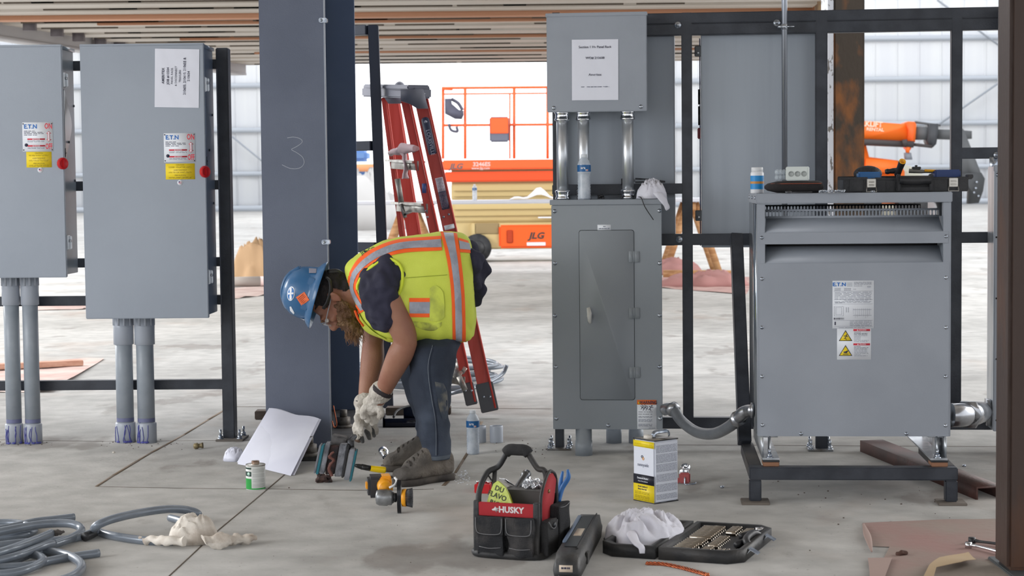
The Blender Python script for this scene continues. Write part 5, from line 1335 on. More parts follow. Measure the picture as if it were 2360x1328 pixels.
# ---- chrome cylinder with red bracket
c = G(1568, 1118)
r = thing('pipe_cutter', 'shiny chrome cylinder with a dull red bracket, right of the solvent can', 'tool', c)
k = 5.9 / 4160 * 1.23
a = P(1576, 1098, c.y + .02); b_ = P(1580, 1060, c.y + .09); a.z = .042; b_.z = .052
bm = nb(); lathe(bm, [(.019, 0), (.0205, .002), (.0205, .010), (.019, .012), (.019, (b_ - a).length), (.0205, (b_ - a).length + .002), (.017, (b_ - a).length + .004), (.001, (b_ - a).length + .004)], a, b_ - a, 26); link('cylinder', bm, CHROME, r)
DR = mat('dull_red', (168, 84, 84), .55)
bm = nb(); Mq = Matrix.Translation(G(1577, 1116)) @ Matrix.Rotation(math.radians(-8), 4, 'Z'); box(bm, -.020, .024, -.012, .014, .004, .046, bev=.005, M=Mq); box(bm, -.075, -.018, -.006, .010, .004, .024, bev=.003, M=Mq); link('bracket', bm, DR, r)
bm = nb(); tube(bm, [Mq @ V((.003, -.014, .03)), Mq @ V((.003, -.018, .004)), Mq @ V((.012, -.024, .003)), Mq @ V((.04, -.014, .004)), Mq @ V((.046, -.004, .007))], .0032, seg=8, sm=3); link('hook', bm, ZINC, r)
for px_, py_, lab in ((1664, 1125, 'small shiny nut alone on the floor left of the transformer stand'), (2222, 1076, 'small bright washer on the floor right of the transformer stand')):
    q = G(px_, py_); bm = nb(); cyl(bm, q, q + V((0, 0, .009)), .008, seg=6); put('nut' if px_ < 2000 else 'washer', lab, 'nut' if px_ < 2000 else 'washer', bm, ZINC)

# ---- angle grinder with wire cup brush
c = G(905, 1183)
r = thing('angle_grinder', 'cordless yellow and black angle grinder with wire brush, lying by the boots', 'power tool', c)
Yg = c.y
Mq = Matrix.Translation((0, 0, 0))
gc = P(885, 1147, Yg); gx = V((1, -.12, 0)).normalized()
YT = mat('tool_yellow', (236, 160, 28), .4); CAST = mat('grinder_cast', (150, 152, 154), .35, .7, (110, 112, 114), 20)
kg = Yg / FPX
bm = nb(); lathe(bm, [(.012, -.030), (.026, -.026), (.030, -.016), (.031, 0), (.031, .012), (.028, .016), (.028, .028), (.022, .032), (.020, .036)], gc, gx, 22); link('gear_head', bm, CAST, r)
for a_ in range(6):
    an = a_ * PI / 3 + .3; bm = nb(); p = gc - gx * .0265 + V((0, math.cos(an) * .019, math.sin(an) * .019)); ball(bm, p, .0035, .006, .006, seg=8); link('vent_slot', bm, BPL, r)
sp = gc + gx * .036
bm = nb(); lathe(bm, [(.012, 0), (.017, .002), (.017, .010), (.009, .012), (.009, .016)], sp, gx, 18); link('spindle_collar', bm, BPL, r)
gp = sp + gx * .014
bm = nb(); p_ = gp + V((0, 0, -.0)); 
rs = []
for t_ in (0, .014):
    rs.append([p_ + gx * t_ + V((0, math.sin(a) * .03, .004 + math.cos(a) * .062)) for a in [2 * PI * j / 28 for j in range(28)]])
rings(bm, rs); bmesh.ops.bevel(bm, geom=[e for e in bm.edges if len(e.link_faces) == 2 and e.calc_face_angle(0) > .9], offset=.003, segments=2, affect='EDGES'); link('guard', bm, mat('gloss_black', (16, 18, 24), .15), r)
bp_ = gp + gx * .016
bm = nb(); lathe(bm, [(.016, 0), (.032, .003), (.033, .016), (.031, .018)], bp_, gx, 24); cup = link('brush_cup', bm, YT, r)
bm = nb()
for j in range(40):
    an = 2 * PI * j / 40; e1 = V((0, math.cos(an), math.sin(an))); p = bp_ + gx * .016
    tube(bm, [p + e1 * .029, p + gx * .012 + e1 * .031 , p + gx * .024 + e1 * .034], [.0022, .0024, .0028], seg=5, sm=1)
tag(link('wire_bristles', bm, STEELD, cup), kind='stuff')
# body going up-back with battery
ba = gc + V((-.004, .018, .012)); bb = P(868, 1118, Yg + .10); bb.z = max(bb.z, .05)
bm = nb(); tube(bm, [ba + V((0.01, 0, .016)), ba.lerp(bb, .5) + V((.014, 0, .012)), bb + V((.03, 0, .01))], [.027, .025, .028], seg=16, sm=4); link('motor_body', bm, YT, r)
bm = nb(); Mk = Matrix.Translation(bb + V((.002, -.0, .002))) @ Matrix.Rotation(math.radians(8), 4, 'Z'); box(bm, -.036, .034, -.035, .045, -.046, .034, bev=.010, M=Mk); bt_ = link('battery', bm, mat('battery_grey', (50, 50, 54), .55), r)
bm = nb(); box(bm, -.043, -.034, -.02, .02, -.014, .010, bev=.002, M=Mk); link('release_button', bm, YT, bt_)
bm = nb(); box(bm, .012, .05, -.038, .03, -.018, .036, bev=.004, M=Mk); link('battery_mount', bm, YT, r)
bm = nb(); tube(bm, [gc + V((.02, -.004, .036)), gc + V((.040, .0, .046)), gc + V((.046, .02, .060)), gc + V((.038, .03, .068))], .0045, seg=8, sm=3); link('lever', bm, mat('white_plastic', (226, 226, 226), .4), r)
# black cap near the boot
q = G(906, 1102); bm = nb(); tube(bm, [q + V((math.cos(a) * .011, math.sin(a) * .008, .005)) for a in [2 * PI * k / 10 for k in range(10)]], .0038, seg=6, sm=2, closed=True); put('rubber_ring', 'small black rubber ring on the floor between grinder and boot', 'ring', bm, BPL)

# ---- red brown clamp/press tool at the column foot
PL = mat('plate_steel', (140, 142, 148), .4, .4, (110, 112, 118), 18); TEAL = mat('teal_paint', (34, 112, 126), .45); BLK2 = mat('cast_block', (132, 134, 140), .55, .2, (92, 94, 100), 26, bump=.4, bs=90)
Yt = 7.18
def q3(x, y, Y=Yt): return P(x, y, Y)
def plank(name, x0, y0, x1, y1, w_, depth, m, par, Y=Yt, label=None):
    """upright leaning bar: from bottom px (x0,y0) to top px (x1,y1)"""
    a, b_ = P(x0, y0, Y), P(x1, y1, Y); d = (b_ - a); s = V((1, 0, 0)) * w_ * Y / FPX; t = V((0, depth, 0))
    bm = nb(); hexa(bm, [a, a + s, a + s + t, a + t, b_, b_ + s, b_ + s + t, b_ + t]); bmesh.ops.bevel(bm, geom=bm.edges[:], offset=.0025, segments=2, affect='EDGES'); return link(name, bm, m, par)
r = thing('splice_press', 'steel press tool of leaning grey blocks between teal plates, by the column foot', 'tool', G(772, 1105))
plank('teal_plate', 722, 1092, 736, 1026, 5, .06, PL, r, Yt + .02); plank('teal_plate', 727, 1094, 741, 1027, 7, .06, TEAL, r, Yt + .02)
plank('press_block', 736, 1093, 751, 1021, 11, .05, BLK2, r); plank('press_block', 770, 1099, 783, 1025, 17, .05, BLK2, r, Yt + .0)
plank('press_core', 749, 1094, 760, 1028, 22, .04, mat('core_rust', (66, 46, 44), .8, 0, (34, 30, 32), 24, bump=.6, bs=80), r, Yt + .01)
plank('black_plate', 786, 1102, 799, 1028, 6, .05, BPL, r)
plank('teal_plate', 792, 1107, 806, 1036, 13, .055, PL, r, Yt - .02); plank('teal_plate', 804.5, 1111, 818.5, 1039, 4.5, .055, TEAL, r, Yt - .02)
bm = nb(); a = q3(766, 1004, Yt + .09); bm2 = Matrix.Translation(q3(784, 1015, Yt + .1)) @ Matrix.Rotation(math.radians(10), 4, 'Y'); box(bm, -.034, .030, -.03, .03, -.018, .020, bev=.004, M=bm2); link('top_block', bm, mat('worn_block', (96, 94, 94), .6, .2, (62, 60, 60), 30, bump=.3), r)
bm = nb(); tube(bm, [q3(765, 1098, Yt - .01), q3(758, 1080, Yt - .01), q3(768, 1062, Yt - .012), q3(760, 1052, Yt - .012), q3(770, 1042, Yt - .01)], [.006, .008, .006, .008, .004], seg=8, sm=4); jitter(bm, .006, 60); link('rusty_jaw', bm, mat('jaw_red', (104, 66, 58), .7), r)
bm = nb(); p = G(808, 1022); tube(bm, [q3(803, 1040, Yt + .06), q3(806, 1020, Yt + .1), q3(818, 1006, Yt + .16)], [.012, .012, .010], seg=10, sm=4); box(bm, -.012, .012, -.02, .02, -.02, .02, M=Matrix.Translation(q3(809, 1026, Yt + .07))); link('arm', bm, STEELD, r)
r = thing('screwdriver', 'bright yellow handled tool with black shaft, lying right of the press tool', 'tool', G(860, 1092))
a, b_, c_ = P(819, 1073, Yt - .02), P(846, 1079, Yt - .0), P(889, 1084, Yt + .02)
bm = nb(); tube(bm, [a, a.lerp(b_, .4), b_], [.006, .010, .008], seg=12, sm=3); tube(bm, [a.lerp(b_, .5), b_.lerp(c_, .2)], .0115, seg=12, sm=1); link('shaft', bm, mat('oily_black', (30, 30, 30), .3), r)
bm = nb(); tube(bm, [b_.lerp(c_, .05), b_.lerp(c_, .3), b_.lerp(c_, .9), c_], [.010, .0125, .0135, .009], seg=16, sm=4); link('grip', bm, mat('gloss_yellow', (232, 196, 10), .2), r)
bm = nb(); bmesh.ops.create_icosphere(bm, subdivisions=4, radius=1); bmesh.ops.transform(bm, matrix=Matrix.Translation(G(747, 1112) + V((0, 0, .016))) @ Matrix.Diagonal((.030, .02, .018, 1)), verts=bm.verts[:]); jitter(bm, .016, 50); jitter(bm, .01, 110)
put('burnt_lump', 'small dark crumpled lump of burnt wire before the press tool', 'scrap', bm, mat('burnt', (88, 66, 60), .7, 0, (40, 32, 32), 40), smooth=15)
c = G(889, 1062); bm = nb(); lathe(bm, [(.014, 0), (.0155, .002), (.0155, .018), (.020, .026), (.0215, .030), (.0215, .05), (.020, .052), (.016, .052), (.014, .03), (.001, .03)], c + V((0, 0, .016)), (-.25, .75, .42), 24, cap=False)
put('impact_socket', 'big chrome socket standing on the floor beside the far boot', 'socket', bm, CHROME)

# ---- solvent cement can
c = G(586.5, 1131); c.y += .04; RC = .0385; HCN = .098
r = thing('cement_can', 'round tin with green and white label in front of the leaning paper stack', 'tin', c)
bm = nb(); lathe(bm, [(RC * .97, 0), (RC, .002), (RC, HCN)], c, seg=32); cb = link('tin_body', bm, mat('tin_label_white', (206, 208, 204), .4), r)
bm = nb(); lathe(bm, [(RC * 1.02, HCN - .003), (RC * 1.03, HCN + .001), (RC * .97, HCN + .002), (RC * .9, HCN - .004), (RC * .62, HCN - .003), (RC * .44, HCN), (RC * .44, HCN + .003)], c, seg=32); link('tin_top', bm, MATS['tin'], r)
bm = nb(); lathe(bm, [(.0165, HCN - .001), (.0165, HCN + .003), (.0155, HCN + .004), (.0165, HCN + .007), (.0155, HCN + .009), (.0165, HCN + .012), (.015, HCN + .015), (.001, HCN + .015)], c, seg=24); link('screw_neck', bm, mat('tin_rusty', (150, 132, 116), .4, .6, (100, 70, 54), 40), r)
def arcband(bm, z0_, z1_, a0, a1, R_, mi_):
    n = max(3, int((a1 - a0) / .12))
    for j in range(n):
        t0, t1 = a0 + (a1 - a0) * j / n, a0 + (a1 - a0) * (j + 1) / n
        v_ = [bm.verts.new(c + V((math.cos(t) * R_, math.sin(t) * R_, z))) for t, z in ((t0, z0_), (t1, z0_), (t1, z1_), (t0, z1_))]; bm.faces.new(v_).material_index = mi_
bm = nb(); aL, aR = PI * 1.02, PI * 1.40
arcband(bm, .008, .046, aL, aR, RC + .0004, 0); arcband(bm, .055, .074, aL, aR, RC + .0004, 1); arcband(bm, .083, .090, aL, aR, RC + .0004, 1); arcband(bm, .003, .008, aL, PI * 1.98, RC + .0004, 0)
for k in range(24):
    z_ = .012 + k * .0033
    if k % 6 != 5: arcband(bm, z_, z_ + .0013, PI * 1.44, PI * 1.9, RC + .0004, 2)
cc = c + V((math.cos(PI * 1.3) * RC, math.sin(PI * 1.3) * RC, .0645)); disc(bm, cc, cc - c - V((0, 0, .0645)), .007, .0012, 16, 3)
link('tin_label', bm, [mat('can_green', (30, 150, 60), .4), mat('can_dkgreen', (20, 54, 44), .4), mat('fine_print', (170, 172, 170), .5), mat('pale_green', (180, 214, 196), .4)], cb, smooth=60)

# ---- paper stack leaning on the column
def sheet(off, name='sheet', par=None, sh=0.0):
    ca, cb_, cc_, cd = (620, 941), (735, 966), (670, 1097), (546, 1066)
    a = P(ca[0] + sh, ca[1], 7.90 - off); b_ = P(cb_[0] + sh, cb_[1] + sh * .5, 7.90 - off)
    e = G(cc_[0] + sh * 1.5, cc_[1], .002); f = G(cd[0], cd[1] + sh, .002); e.y -= off; f.y -= off
    bm = nb(); n = 10; g = []
    for j in range(n + 1):
        row = []
        for i in range(n + 1):
            s_, t = i / n, j / n; p = a.lerp(b_, s_).lerp(f.lerp(e, s_), t); p.y -= .004 * math.sin(PI * t) * math.sin(s_ * 3); p.z += .004 * math.sin(s_ * 9) * (1 - t)
            row.append(bm.verts.new(p))
        g.append(row)
    for j in range(n):
        for i in range(n): bm.faces.new((g[j][i], g[j + 1][i], g[j + 1][i + 1], g[j][i + 1]))
    r_ = bmesh.ops.extrude_face_region(bm, geom=bm.faces[:])
    for v in [x for x in r_['geom'] if isinstance(x, bmesh.types.BMVert)]: v.co += V((0, .0022, .0006))
    return link(name, bm, mat('sheet_white', (222, 224, 236), .55, 0, (210, 212, 226), 3), par)
for i, (lab, sh) in enumerate((('front large white drawing sheet leaning against the wide grey column', 0), ('back large white drawing sheet, its edges showing behind the front one', 5))):
    o = sheet(-.014 * i, 'drawing_sheet', None, sh); tag(o, lab, 'paper', 'drawing sheets leaning on the column')
bm = heap(G(540, 1062), .05, .04, .05, .35, 2.2, fold=8, seg=40, nr=14); put('plastic_bag', 'crumpled white plastic bag peeking out left of the leaning sheets', 'bag', bm, mat('white_film', (220, 222, 236), .3))
c = G(455, 1036); bm = nb(); lathe(bm, [(.009, 0), (.014, .006), (.014, .02), (.0105, .022), (.0105, .034), (.013, .035), (.013, .045)], c + V((-.018, 0, .0145)), (1, .25, .06), 14); put('brass_fitting', 'small dirty brass fitting lying on the floor near the rack foot', 'fitting', bm, mat('dirty_brass', (150, 136, 100), .5, .4, (96, 86, 68), 40))
for px_, py_, lab in ((262, 1045, 'pale stone chip on the floor before the purple-stained conduits'), ):
    q = G(px_, py_); bm = nb(); ball(bm, q + V((0, 0, .004)), .007, .005, .005, seg=8); put('stone_chip', lab, 'stone', bm, mat('chip', (200, 194, 184), .8))

# ---- hoses on the left
HOSE = mat('grey_hose', (122, 130, 140), .22, .15, (112, 120, 130), 10)
def hose(label, pts, r_=.0135, z=.014, name='flexible_hose', group=None, tape=None, endhole=True):
    q = []
    for p in pts: g_ = G(p[0], p[1], p[2] if len(p) > 2 else z); q.append(g_)
    r = thing(name, label, 'hose', V((q[0].x, q[0].y, 0)), group=group)
    bm = nb(); tube(bm, q, r_, seg=14, sm=7); link('hose_body', bm, HOSE, r)
    if endhole:
        d = (q[-1] - q[-2]).normalized(); bm = nb(); cyl(bm, q[-1] - d * .001, q[-1] + d * .0012, r_ * .74, seg=14); link('open_end', bm, mat('hose_hole', (24, 26, 30), .9), r)
    return r, q
lp = [(430, 1246), (385, 1248), (330, 1246), (262, 1236), (226, 1226), (217, 1219, .04), (228, 1209, .06), (262, 1196, .07), (320, 1183, .07), (385, 1174, .065), (430, 1176, .05), (455, 1184, .035), (457, 1194, .016)]
hl, q = hose('grey hose bent into a wide loop, its end under the knotted rag', lp, .0145, endhole=False)
bm = nb(); tube(bm, [G(392, 1194, .016), G(415, 1200, .016), G(440, 1210, .016)], .0135, seg=12); put('flexible_hose', 'short grey hose end poking out behind the knotted rag', 'hose', bm, HOSE)
hose('grey hose in the coil pile bearing the black tape next to the loop', [(-40, 1262), (60, 1250), (130, 1246), (175, 1240), (212, 1228, .02), (222, 1222, .03)], .0135, endhole=False)
bm = nb(); tube(bm, [G(195, 1238, .018), G(208, 1233, .02), G(219, 1227, .026)], .0158, seg=14, sm=3); put('black_tape', 'band of black tape wrapped round two grey hoses at the loop', 'tape', bm, BPL)
hose('grey hose with open end, rearmost of the coil pile at the left edge', [(-60, 1228), (20, 1216), (80, 1203, .02), (120, 1198, .022), (171, 1192, .022)])
hose('grey hose of the coil pile curling back at its rear bend', [(-60, 1208), (10, 1205), (50, 1208), (75, 1217), (76, 1226), (40, 1236), (-60, 1240)], .0135, .016, endhole=False)
hose('thick grey hose with a cut sleeve across the middle of the coil pile', [(-60, 1238, .04), (20, 1222, .045), (80, 1211, .045), (125, 1207, .042), (165, 1208, .04), (186, 1218, .03), (180, 1232, .02), (140, 1250, .016), (60, 1272, .015), (-60, 1280, .015)], .0145, endhole=False)
hose('grey hose with frayed dark tip in the coil pile', [(-60, 1290, .05), (20, 1268, .055), (80, 1246, .055), (118, 1230, .055)], .0145)
bm = nb(); q0 = G(118, 1230, .055); tube(bm, [q0, q0 + V((.02, .004, .004)), q0 + V((.032, .0, .0)), q0 + V((.042, .004, .006))], [.011, .009, .006, .003], seg=8); jitter(bm, .006, 90); put('frayed_tape', 'frayed dark scrap stuck on a hose tip in the coil pile', 'scrap', bm, mat('fray', (70, 66, 64), .8))
hose('grey hose with a pale cut end below the frayed tip', [(-60, 1304, .03), (30, 1284, .036), (90, 1262, .036), (124, 1252, .036)], .0135)
hose('grey hose looping forward at the front of the coil pile', [(-60, 1318, .02), (30, 1292, .018), (90, 1272, .016), (140, 1276, .016), (176, 1290, .016), (188, 1308, .016), (168, 1328, .016), (120, 1345, .016)], .0145, endhole=False)
hose('grey hose with a square end sticking out right of the front loop', [(-60, 1310), (60, 1305), (110, 1294), (170, 1283), (228, 1275)], .0135)
hose('lowest grey hose of the coil pile at the left edge', [(-60, 1326), (20, 1322), (70, 1310, .016), (100, 1290, .02), (60, 1278, .022), (-60, 1296, .02)], .0135, endhole=False)
# knotted rag
c = G(447, 1250); 
r = thing('knotted_rag', 'dirty cream rag tied in a knot around the looped hose', 'rag', c)
bm = heap(c + V((0, 0, .001)), .082, .075, .092, .22, 5.1, fold=4.5, seg=64, nr=22); link('knot', bm, RAGD, r)
bm = nb(); tube(bm, [G(468, 1249, .03), G(500, 1249, .026), G(530, 1246, .022), G(556, 1245, .018), G(586, 1241, .018)], [.03, .024, .026, .022, .026], seg=22, sm=6, sy=.62, up=(0, 0, 1)); jitter(bm, .022, 26); jitter(bm, .008, 70); link('loose_end', bm, RAGD, r)
bm = nb(); tube(bm, [G(425, 1246, .03), G(400, 1246, .028), G(375, 1246, .024), G(350, 1246, .018), G(328, 1243, .016)], [.02, .022, .018, .020, .016], seg=20, sm=6, sy=.7); jitter(bm, .018, 30); link('loose_end', bm, RAGD, r)

# ---- right floor: red paper, ratchets, tan paper
RP = mat('red_rosin_paper', (150, 118, 112), .85, 0, (142, 132, 122), 1.6, 8, .4, .6, bump=.2, bs=30)
def flatpaper(name, label, pts, m=RP, z=.002, amp=.004, cat='paper', up=None):
    bm = nb(); vs = [bm.verts.new(G(x, y, z)) for x, y in pts]; f = bm.faces.new(vs)
    bmesh.ops.triangulate(bm, faces=bm.faces[:]); bmesh.ops.subdivide_edges(bm, edges=bm.edges[:], cuts=5, use_grid_fill=True)
    for v in bm.verts: v.co.z = max(z, z + amp * (noise.noise(v.co * 5 + V((3, 1, 0))) + .3) + (up(v.co) if up else 0))
    r_ = bmesh.ops.extrude_face_region(bm, geom=bm.faces[:])
    for v in [x for x in r_['geom'] if isinstance(x, bmesh.types.BMVert)]: v.co.z += .0009
    bmesh.ops.recalc_face_normals(bm, faces=bm.faces[:])
    return put(name, label, cat, bm, m)
flatpaper('floor_paper', 'large torn reddish floor paper at bottom right under the ratchets', [(1988, 1206), (2060, 1203), (2180, 1199), (2420, 1195), (2460, 1400), (1995, 1400), (2020, 1320), (2050, 1262), (2010, 1260)], amp=.003)
flatpaper('floor_paper', 'pale tongue of torn floor paper at the bottom edge left of the red sheet', [(2000, 1287), (2056, 1287), (2040, 1330), (2036, 1380), (2006, 1380), (2004, 1320)], mat('pale_rosin', (160, 138, 130), .85), z=.008, amp=.003)
bm = nb(); tube(bm, [G(1990, 1208, .01), G(1998, 1232, .012), G(2004, 1252, .010), G(2009, 1272, .006)], [.004, .012, .009, .003], seg=10, sm=5, sy=.5); put('paper_curl', 'curled torn edge at the left side of the red floor paper', 'paper', bm, MATS['pale_rosin'])
bm = nb(); a, b_ = G(2148, 1330, .02), G(2215, 1292, .03); poly = [(2125, 1335), (2142, 1312), (2165, 1293), (2232, 1276), (2250, 1295), (2215, 1307), (2158, 1316), (2150, 1335)]
flatpaper('tan_strip', 'folded strip of tan paper lying on the red floor paper', poly, mat('tan_paper', (182, 158, 126), .8), z=.012, amp=.02)
bm = nb(); bmesh.ops.create_icosphere(bm, subdivisions=3, radius=1); bmesh.ops.transform(bm, matrix=Matrix.Translation(G(2077, 1282) + V((0, 0, .008))) @ Matrix.Diagonal((.019, .012, .010, 1)), verts=bm.verts[:]); jitter(bm, .01, 60)
put('dirt_clod', 'small dark brown clod on the red floor paper', 'clod', bm, mat('clod', (82, 58, 50), .9))
for lab, pts, m, hr in (('black ratchet wrench, upper of two wrenches by the rusty column', [(2240, 1246), (2262, 1249), (2300, 1254), (2335, 1262)], BPL, .012), ('chrome ratchet wrench, lower of two wrenches by the rusty column', [(2232, 1257), (2255, 1260), (2300, 1272), (2335, 1283)], CHROME, .011)):
    q = [G(x, y, .012) for x, y in pts]; r = thing('ratchet_wrench', lab, 'wrench', V((q[0].x, q[0].y, 0)))
    bm = nb(); cyl(bm, q[0] - V((0, 0, .01)), q[0] + V((0, 0, .01)), hr, seg=16); link('head', bm, m, r)
    bm = nb(); tube(bm, [q[0] + V((.006, 0, 0))] + q[1:], [.007, .0045, .005, .0065], seg=10, sm=4); link('handle', bm, m, r)
# rusty steel channel
a, b_ = G(2283, 1152), G(2058, 1060)
d = (b_ - a); L = d.length; ang = math.degrees(math.atan2(d.x, d.y)); Fc = Fr(a.x - .055, a.y, ang)
bm = nb(); W_, H_ = .105, .05
pr = [(0, 0), (.008, 0), (.008, H_ - .008), (W_ - .008, H_ - .008), (W_ - .008, 0), (W_, 0), (W_, H_), (0, H_)]
rings(bm, [[V((x, dd, z)) for x, z in pr] for dd in (0, L + .25)]); bm.transform(Fc.M); put('steel_channel', 'red-brown steel channel lying on the floor behind the transformer stand', 'channel', bm, RUSTD)
# white chips on the floor
bm = nb()
for k in range(46):
    q = G(random.gauss(1068, 9), random.gauss(1104, 8)); s_ = random.uniform(.0015, .0035); box(bm, q.x - s_, q.x + s_, q.y - s_, q.y + s_, .0004, .0022)
put('paint_chips', 'sprinkle of tiny white chips on the floor right of the near boot', 'chips', bm, WHTL)['kind'] = 'stuff'
bm = nb()
for k in range(150):
    x, y = random.choice(((random.uniform(0, 120), random.gauss(1022, 4)), (random.uniform(230, 420), random.gauss(1026, 6)), (random.uniform(860, 1000), random.gauss(1060, 20)), (random.uniform(1130, 1260), random.gauss(1035, 12)), (random.uniform(1780, 2200), random.gauss(1140, 28)), (random.uniform(600, 2300), random.uniform(1020, 1320))))
    q = G(x, y); s_ = random.uniform(.001, .003); box(bm, q.x - s_, q.x + s_, q.y - s_ * .7, q.y + s_ * .7, .0003, s_ * 1.2)
put('debris', 'scattered tiny dark crumbs of dirt across the concrete floor', 'debris', bm, mat('crumb', (96, 84, 76), .9))['kind'] = 'stuff'
# ================================================================== behind the worker and far across the hall
YF = 9.72
fr_ = thing('tube_rack', 'black steel tube frame behind the wide grey column, beside the red ladder', 'frame', G(895, 944))
top_, bot_ = P(860, 58, YF), P(895, 940, YF); bot_.z = 0
BLK3 = mat('blue_black_steel', (50, 56, 70), .4)
bm = nb(); bar(bm, bot_, top_, .055, .05, V((0, 1, 0)), bev=.004); link('post', bm, BLK3, fr_)
axis = (top_ - bot_)
for ya, yb_ in ((57, 80), (325, 347), (559, 582)):
    ym = (ya + yb_) / 2; t = (P(860, ym, YF).z) / top_.z; p = bot_ + axis * t; hh = (yb_ - ya) * YF / FPX
    q = P(640, ym + 4, YF + .35); q.z = p.z
    bm = nb(); bar(bm, q, p - V((.027, 0, 0)), hh, .05, V((0, 1, 0)), bev=.003); link('rail', bm, BLK3, fr_)
bm = nb(); b2 = G(640, 944); bar(bm, V((b2.x, b2.y + .35, 0)), V((b2.x - .06, b2.y + .35, top_.z)), .055, .05, V((0, 1, 0)), bev=.003); link('post', bm, BLK3, fr_)

# ---- step ladder
LR = mat('red_fibreglass', (204, 78, 70), .4, 0, (196, 70, 60), 5, stretch=(8, 8, .6))
LAD = mat('ladder_alu', (186, 184, 178), .35, .7, (140, 136, 130), 14)
BOOT = mat('ladder_rubber', (92, 92, 96), .7)
ld = thing('step_ladder', 'folded red fibreglass step ladder leaning behind the bending worker', 'ladder', G(1110, 965))
sd = V((math.cos(math.radians(48)), -math.sin(math.radians(48)), 0))        # across the ladder, towards the right rails
def rail(xt, yt, xb, yb_, Yt_, Yb, w_, d_):
    a, b_ = P(xb, yb_, Yb), P(xt, yt, Yt_); b0 = V((a.x, a.y, max(a.z, .0)))
    bm = nb(); bar(bm, b0, b_, w_, d_, V((0, 1, 0)), bev=.003); link('side_rail', bm, LR, ld)
    # raised edge flange
    bm = nb(); ax_ = (b_ - b0).normalized(); s = V((1, 0, 0)) * (w_ / 2 - .005); bar(bm, b0 + s + V((0, -d_ / 2 - .004, 0)), b_ + s + V((0, -d_ / 2 - .004, 0)), .010, .010, V((0, 1, 0))); link('rail_flange', bm, LR, ld)
    return b0, b_
R4 = rail(968, 215, 1128, 940, 9.45, 9.22, .072, .03)
R3 = rail(932, 215, 1086, 925, 9.55, 9.42, .052, .03)
R2 = rail(904, 225, 1012, 900, 10.25, 10.15, .080, .03)
R1 = rail(886, 225, 974, 900, 9.95, 9.85, .034, .03)
def on(rl, y):
    b0, b_ = rl; lo, hi = 0, 1
    for _ in range(30):
        m_ = (lo + hi) / 2; p = b0.lerp(b_, m_); v = (664 - (Uv.dot(p - CP) / Fw.dot(p - CP)) * FPX)
        if v > y: lo = m_
        else: hi = m_
    return b0.lerp(b_, lo)
for y in (372, 470, 570, 668, 766, 848):
    a, b_ = on(R1, y - 2), on(R3, y + (2 if y < 800 else 22))
    bm = nb(); d = (b_ - a).normalized(); a = a - d * .02; b_ = b_ - d * .01
    bar(bm, a, b_, .075, .012, V((0, 0, 1)), bev=.002); 
    f = V((-d.y, d.x, 0)) * (-1 if -d.y > 0 else 1); f = V((0, -1, 0)) * .0
    bar(bm, a + V((0, -.036, -.020)), b_ + V((0, -.036, -.020)), .004, .050, V((0, 0, 1))); link('step', bm, LAD, ld)
for rl, w_ in ((R4, .09), (R3, .062)):
    bm = nb(); b0, b1 = rl; ax_ = (b1 - b0).normalized(); bar(bm, b0 - ax_ * .02, b0 + ax_ * (.13 if w_ > .08 else .10), w_, .045, V((0, 1, 0)), bev=.004)
    bt = link('foot_boot', bm, BOOT, ld)
    for k in (-1, 1): bm = nb(); c = b0 + ax_ * .06 + V((k * .016, -.024, .0)); cyl(bm, c, c + V((0, -.004, 0)), .006, seg=10); link('rivet', bm, ZINC, bt)
bm = nb(); ca, cb_ = P(853, 212, 10.1), P(974, 215, 9.35); bar(bm, ca, cb_, .10, .055, V((0, 0, 1)), bev=.008); bar(bm, ca + V((.02, 0, .03)), cb_ + V((-.02, 0, .03)), .12, .025, V((0, 0, 1)), bev=.006)
bm2 = P(962, 226, 9.33); prism(bm, [(-.085, .045), (.03, .045), (.055, -.055), (.0, -.055), (-.04, -.03), (-.085, -.015)], Matrix.Translation(bm2) @ Matrix.Rotation(PI / 2, 4, 'X'), .02)
prism(bm, [(-.05, .03), (.05, .03), (.05, -.04), (-.03, -.04), (-.05, -.01)], Matrix.Translation(P(908, 222, 9.85)) @ Matrix.Rotation(PI / 2, 4, 'X'), .02)
cap = link('top_cap', bm, mat('ladder_cap', (122, 124, 136), .55), ld)
bm = nb(); ball(bm, P(921, 203, 9.6), .03, .03, .035); link('cap_knob', bm, MATS['ladder_cap'], cap)
for x, y in ((933, 213), (956, 212), (962, 228), (978, 216), (974, 236)): bm = nb(); c = P(x, y, 9.325); cyl(bm, c + V((0, .01, 0)), c + V((0, -.004, 0)), .0045, seg=8); link('rivet', bm, ZINC, cap)
# name plate on the right rail
r4b, r4t = R4; ax_ = (r4t - r4b).normalized(); xx = V((ax_.z, 0, -ax_.x)).normalized()
def railM(y, off=0): 
    p = on(R4, y) + xx * off + V((0, -.0235, 0)); n = V((0, -1, 0))
    return Matrix(((-ax_.x, xx.x, 0, p.x), (-ax_.y * 0, 0, -1, p.y), (-ax_.z, xx.z, 0, p.z), (0, 0, 0, 1)))
M = railM(323, -.002); bm = nb(); prism(bm, rrect(-.122, .122, -.021, .021, .018), M, .002); np_ = link('name_plate', bm, mat('plate_ink', (56, 62, 86), .5), ld)
b = nb(); text(b, 'LOUISVILLE', .028, M @ Matrix.Translation((.014, 0, .0022)), 0, bold=.0, sx=.98); prism(b, [(-.108, 0), (-.098, .010), (-.090, .004), (-.098, 0), (-.090, -.004), (-.098, -.010)], M @ Matrix.Translation((0, 0, .0022)), .0005); link('lettering', b, mat('plate_white', (206, 206, 222), .5), np_, smooth=20)
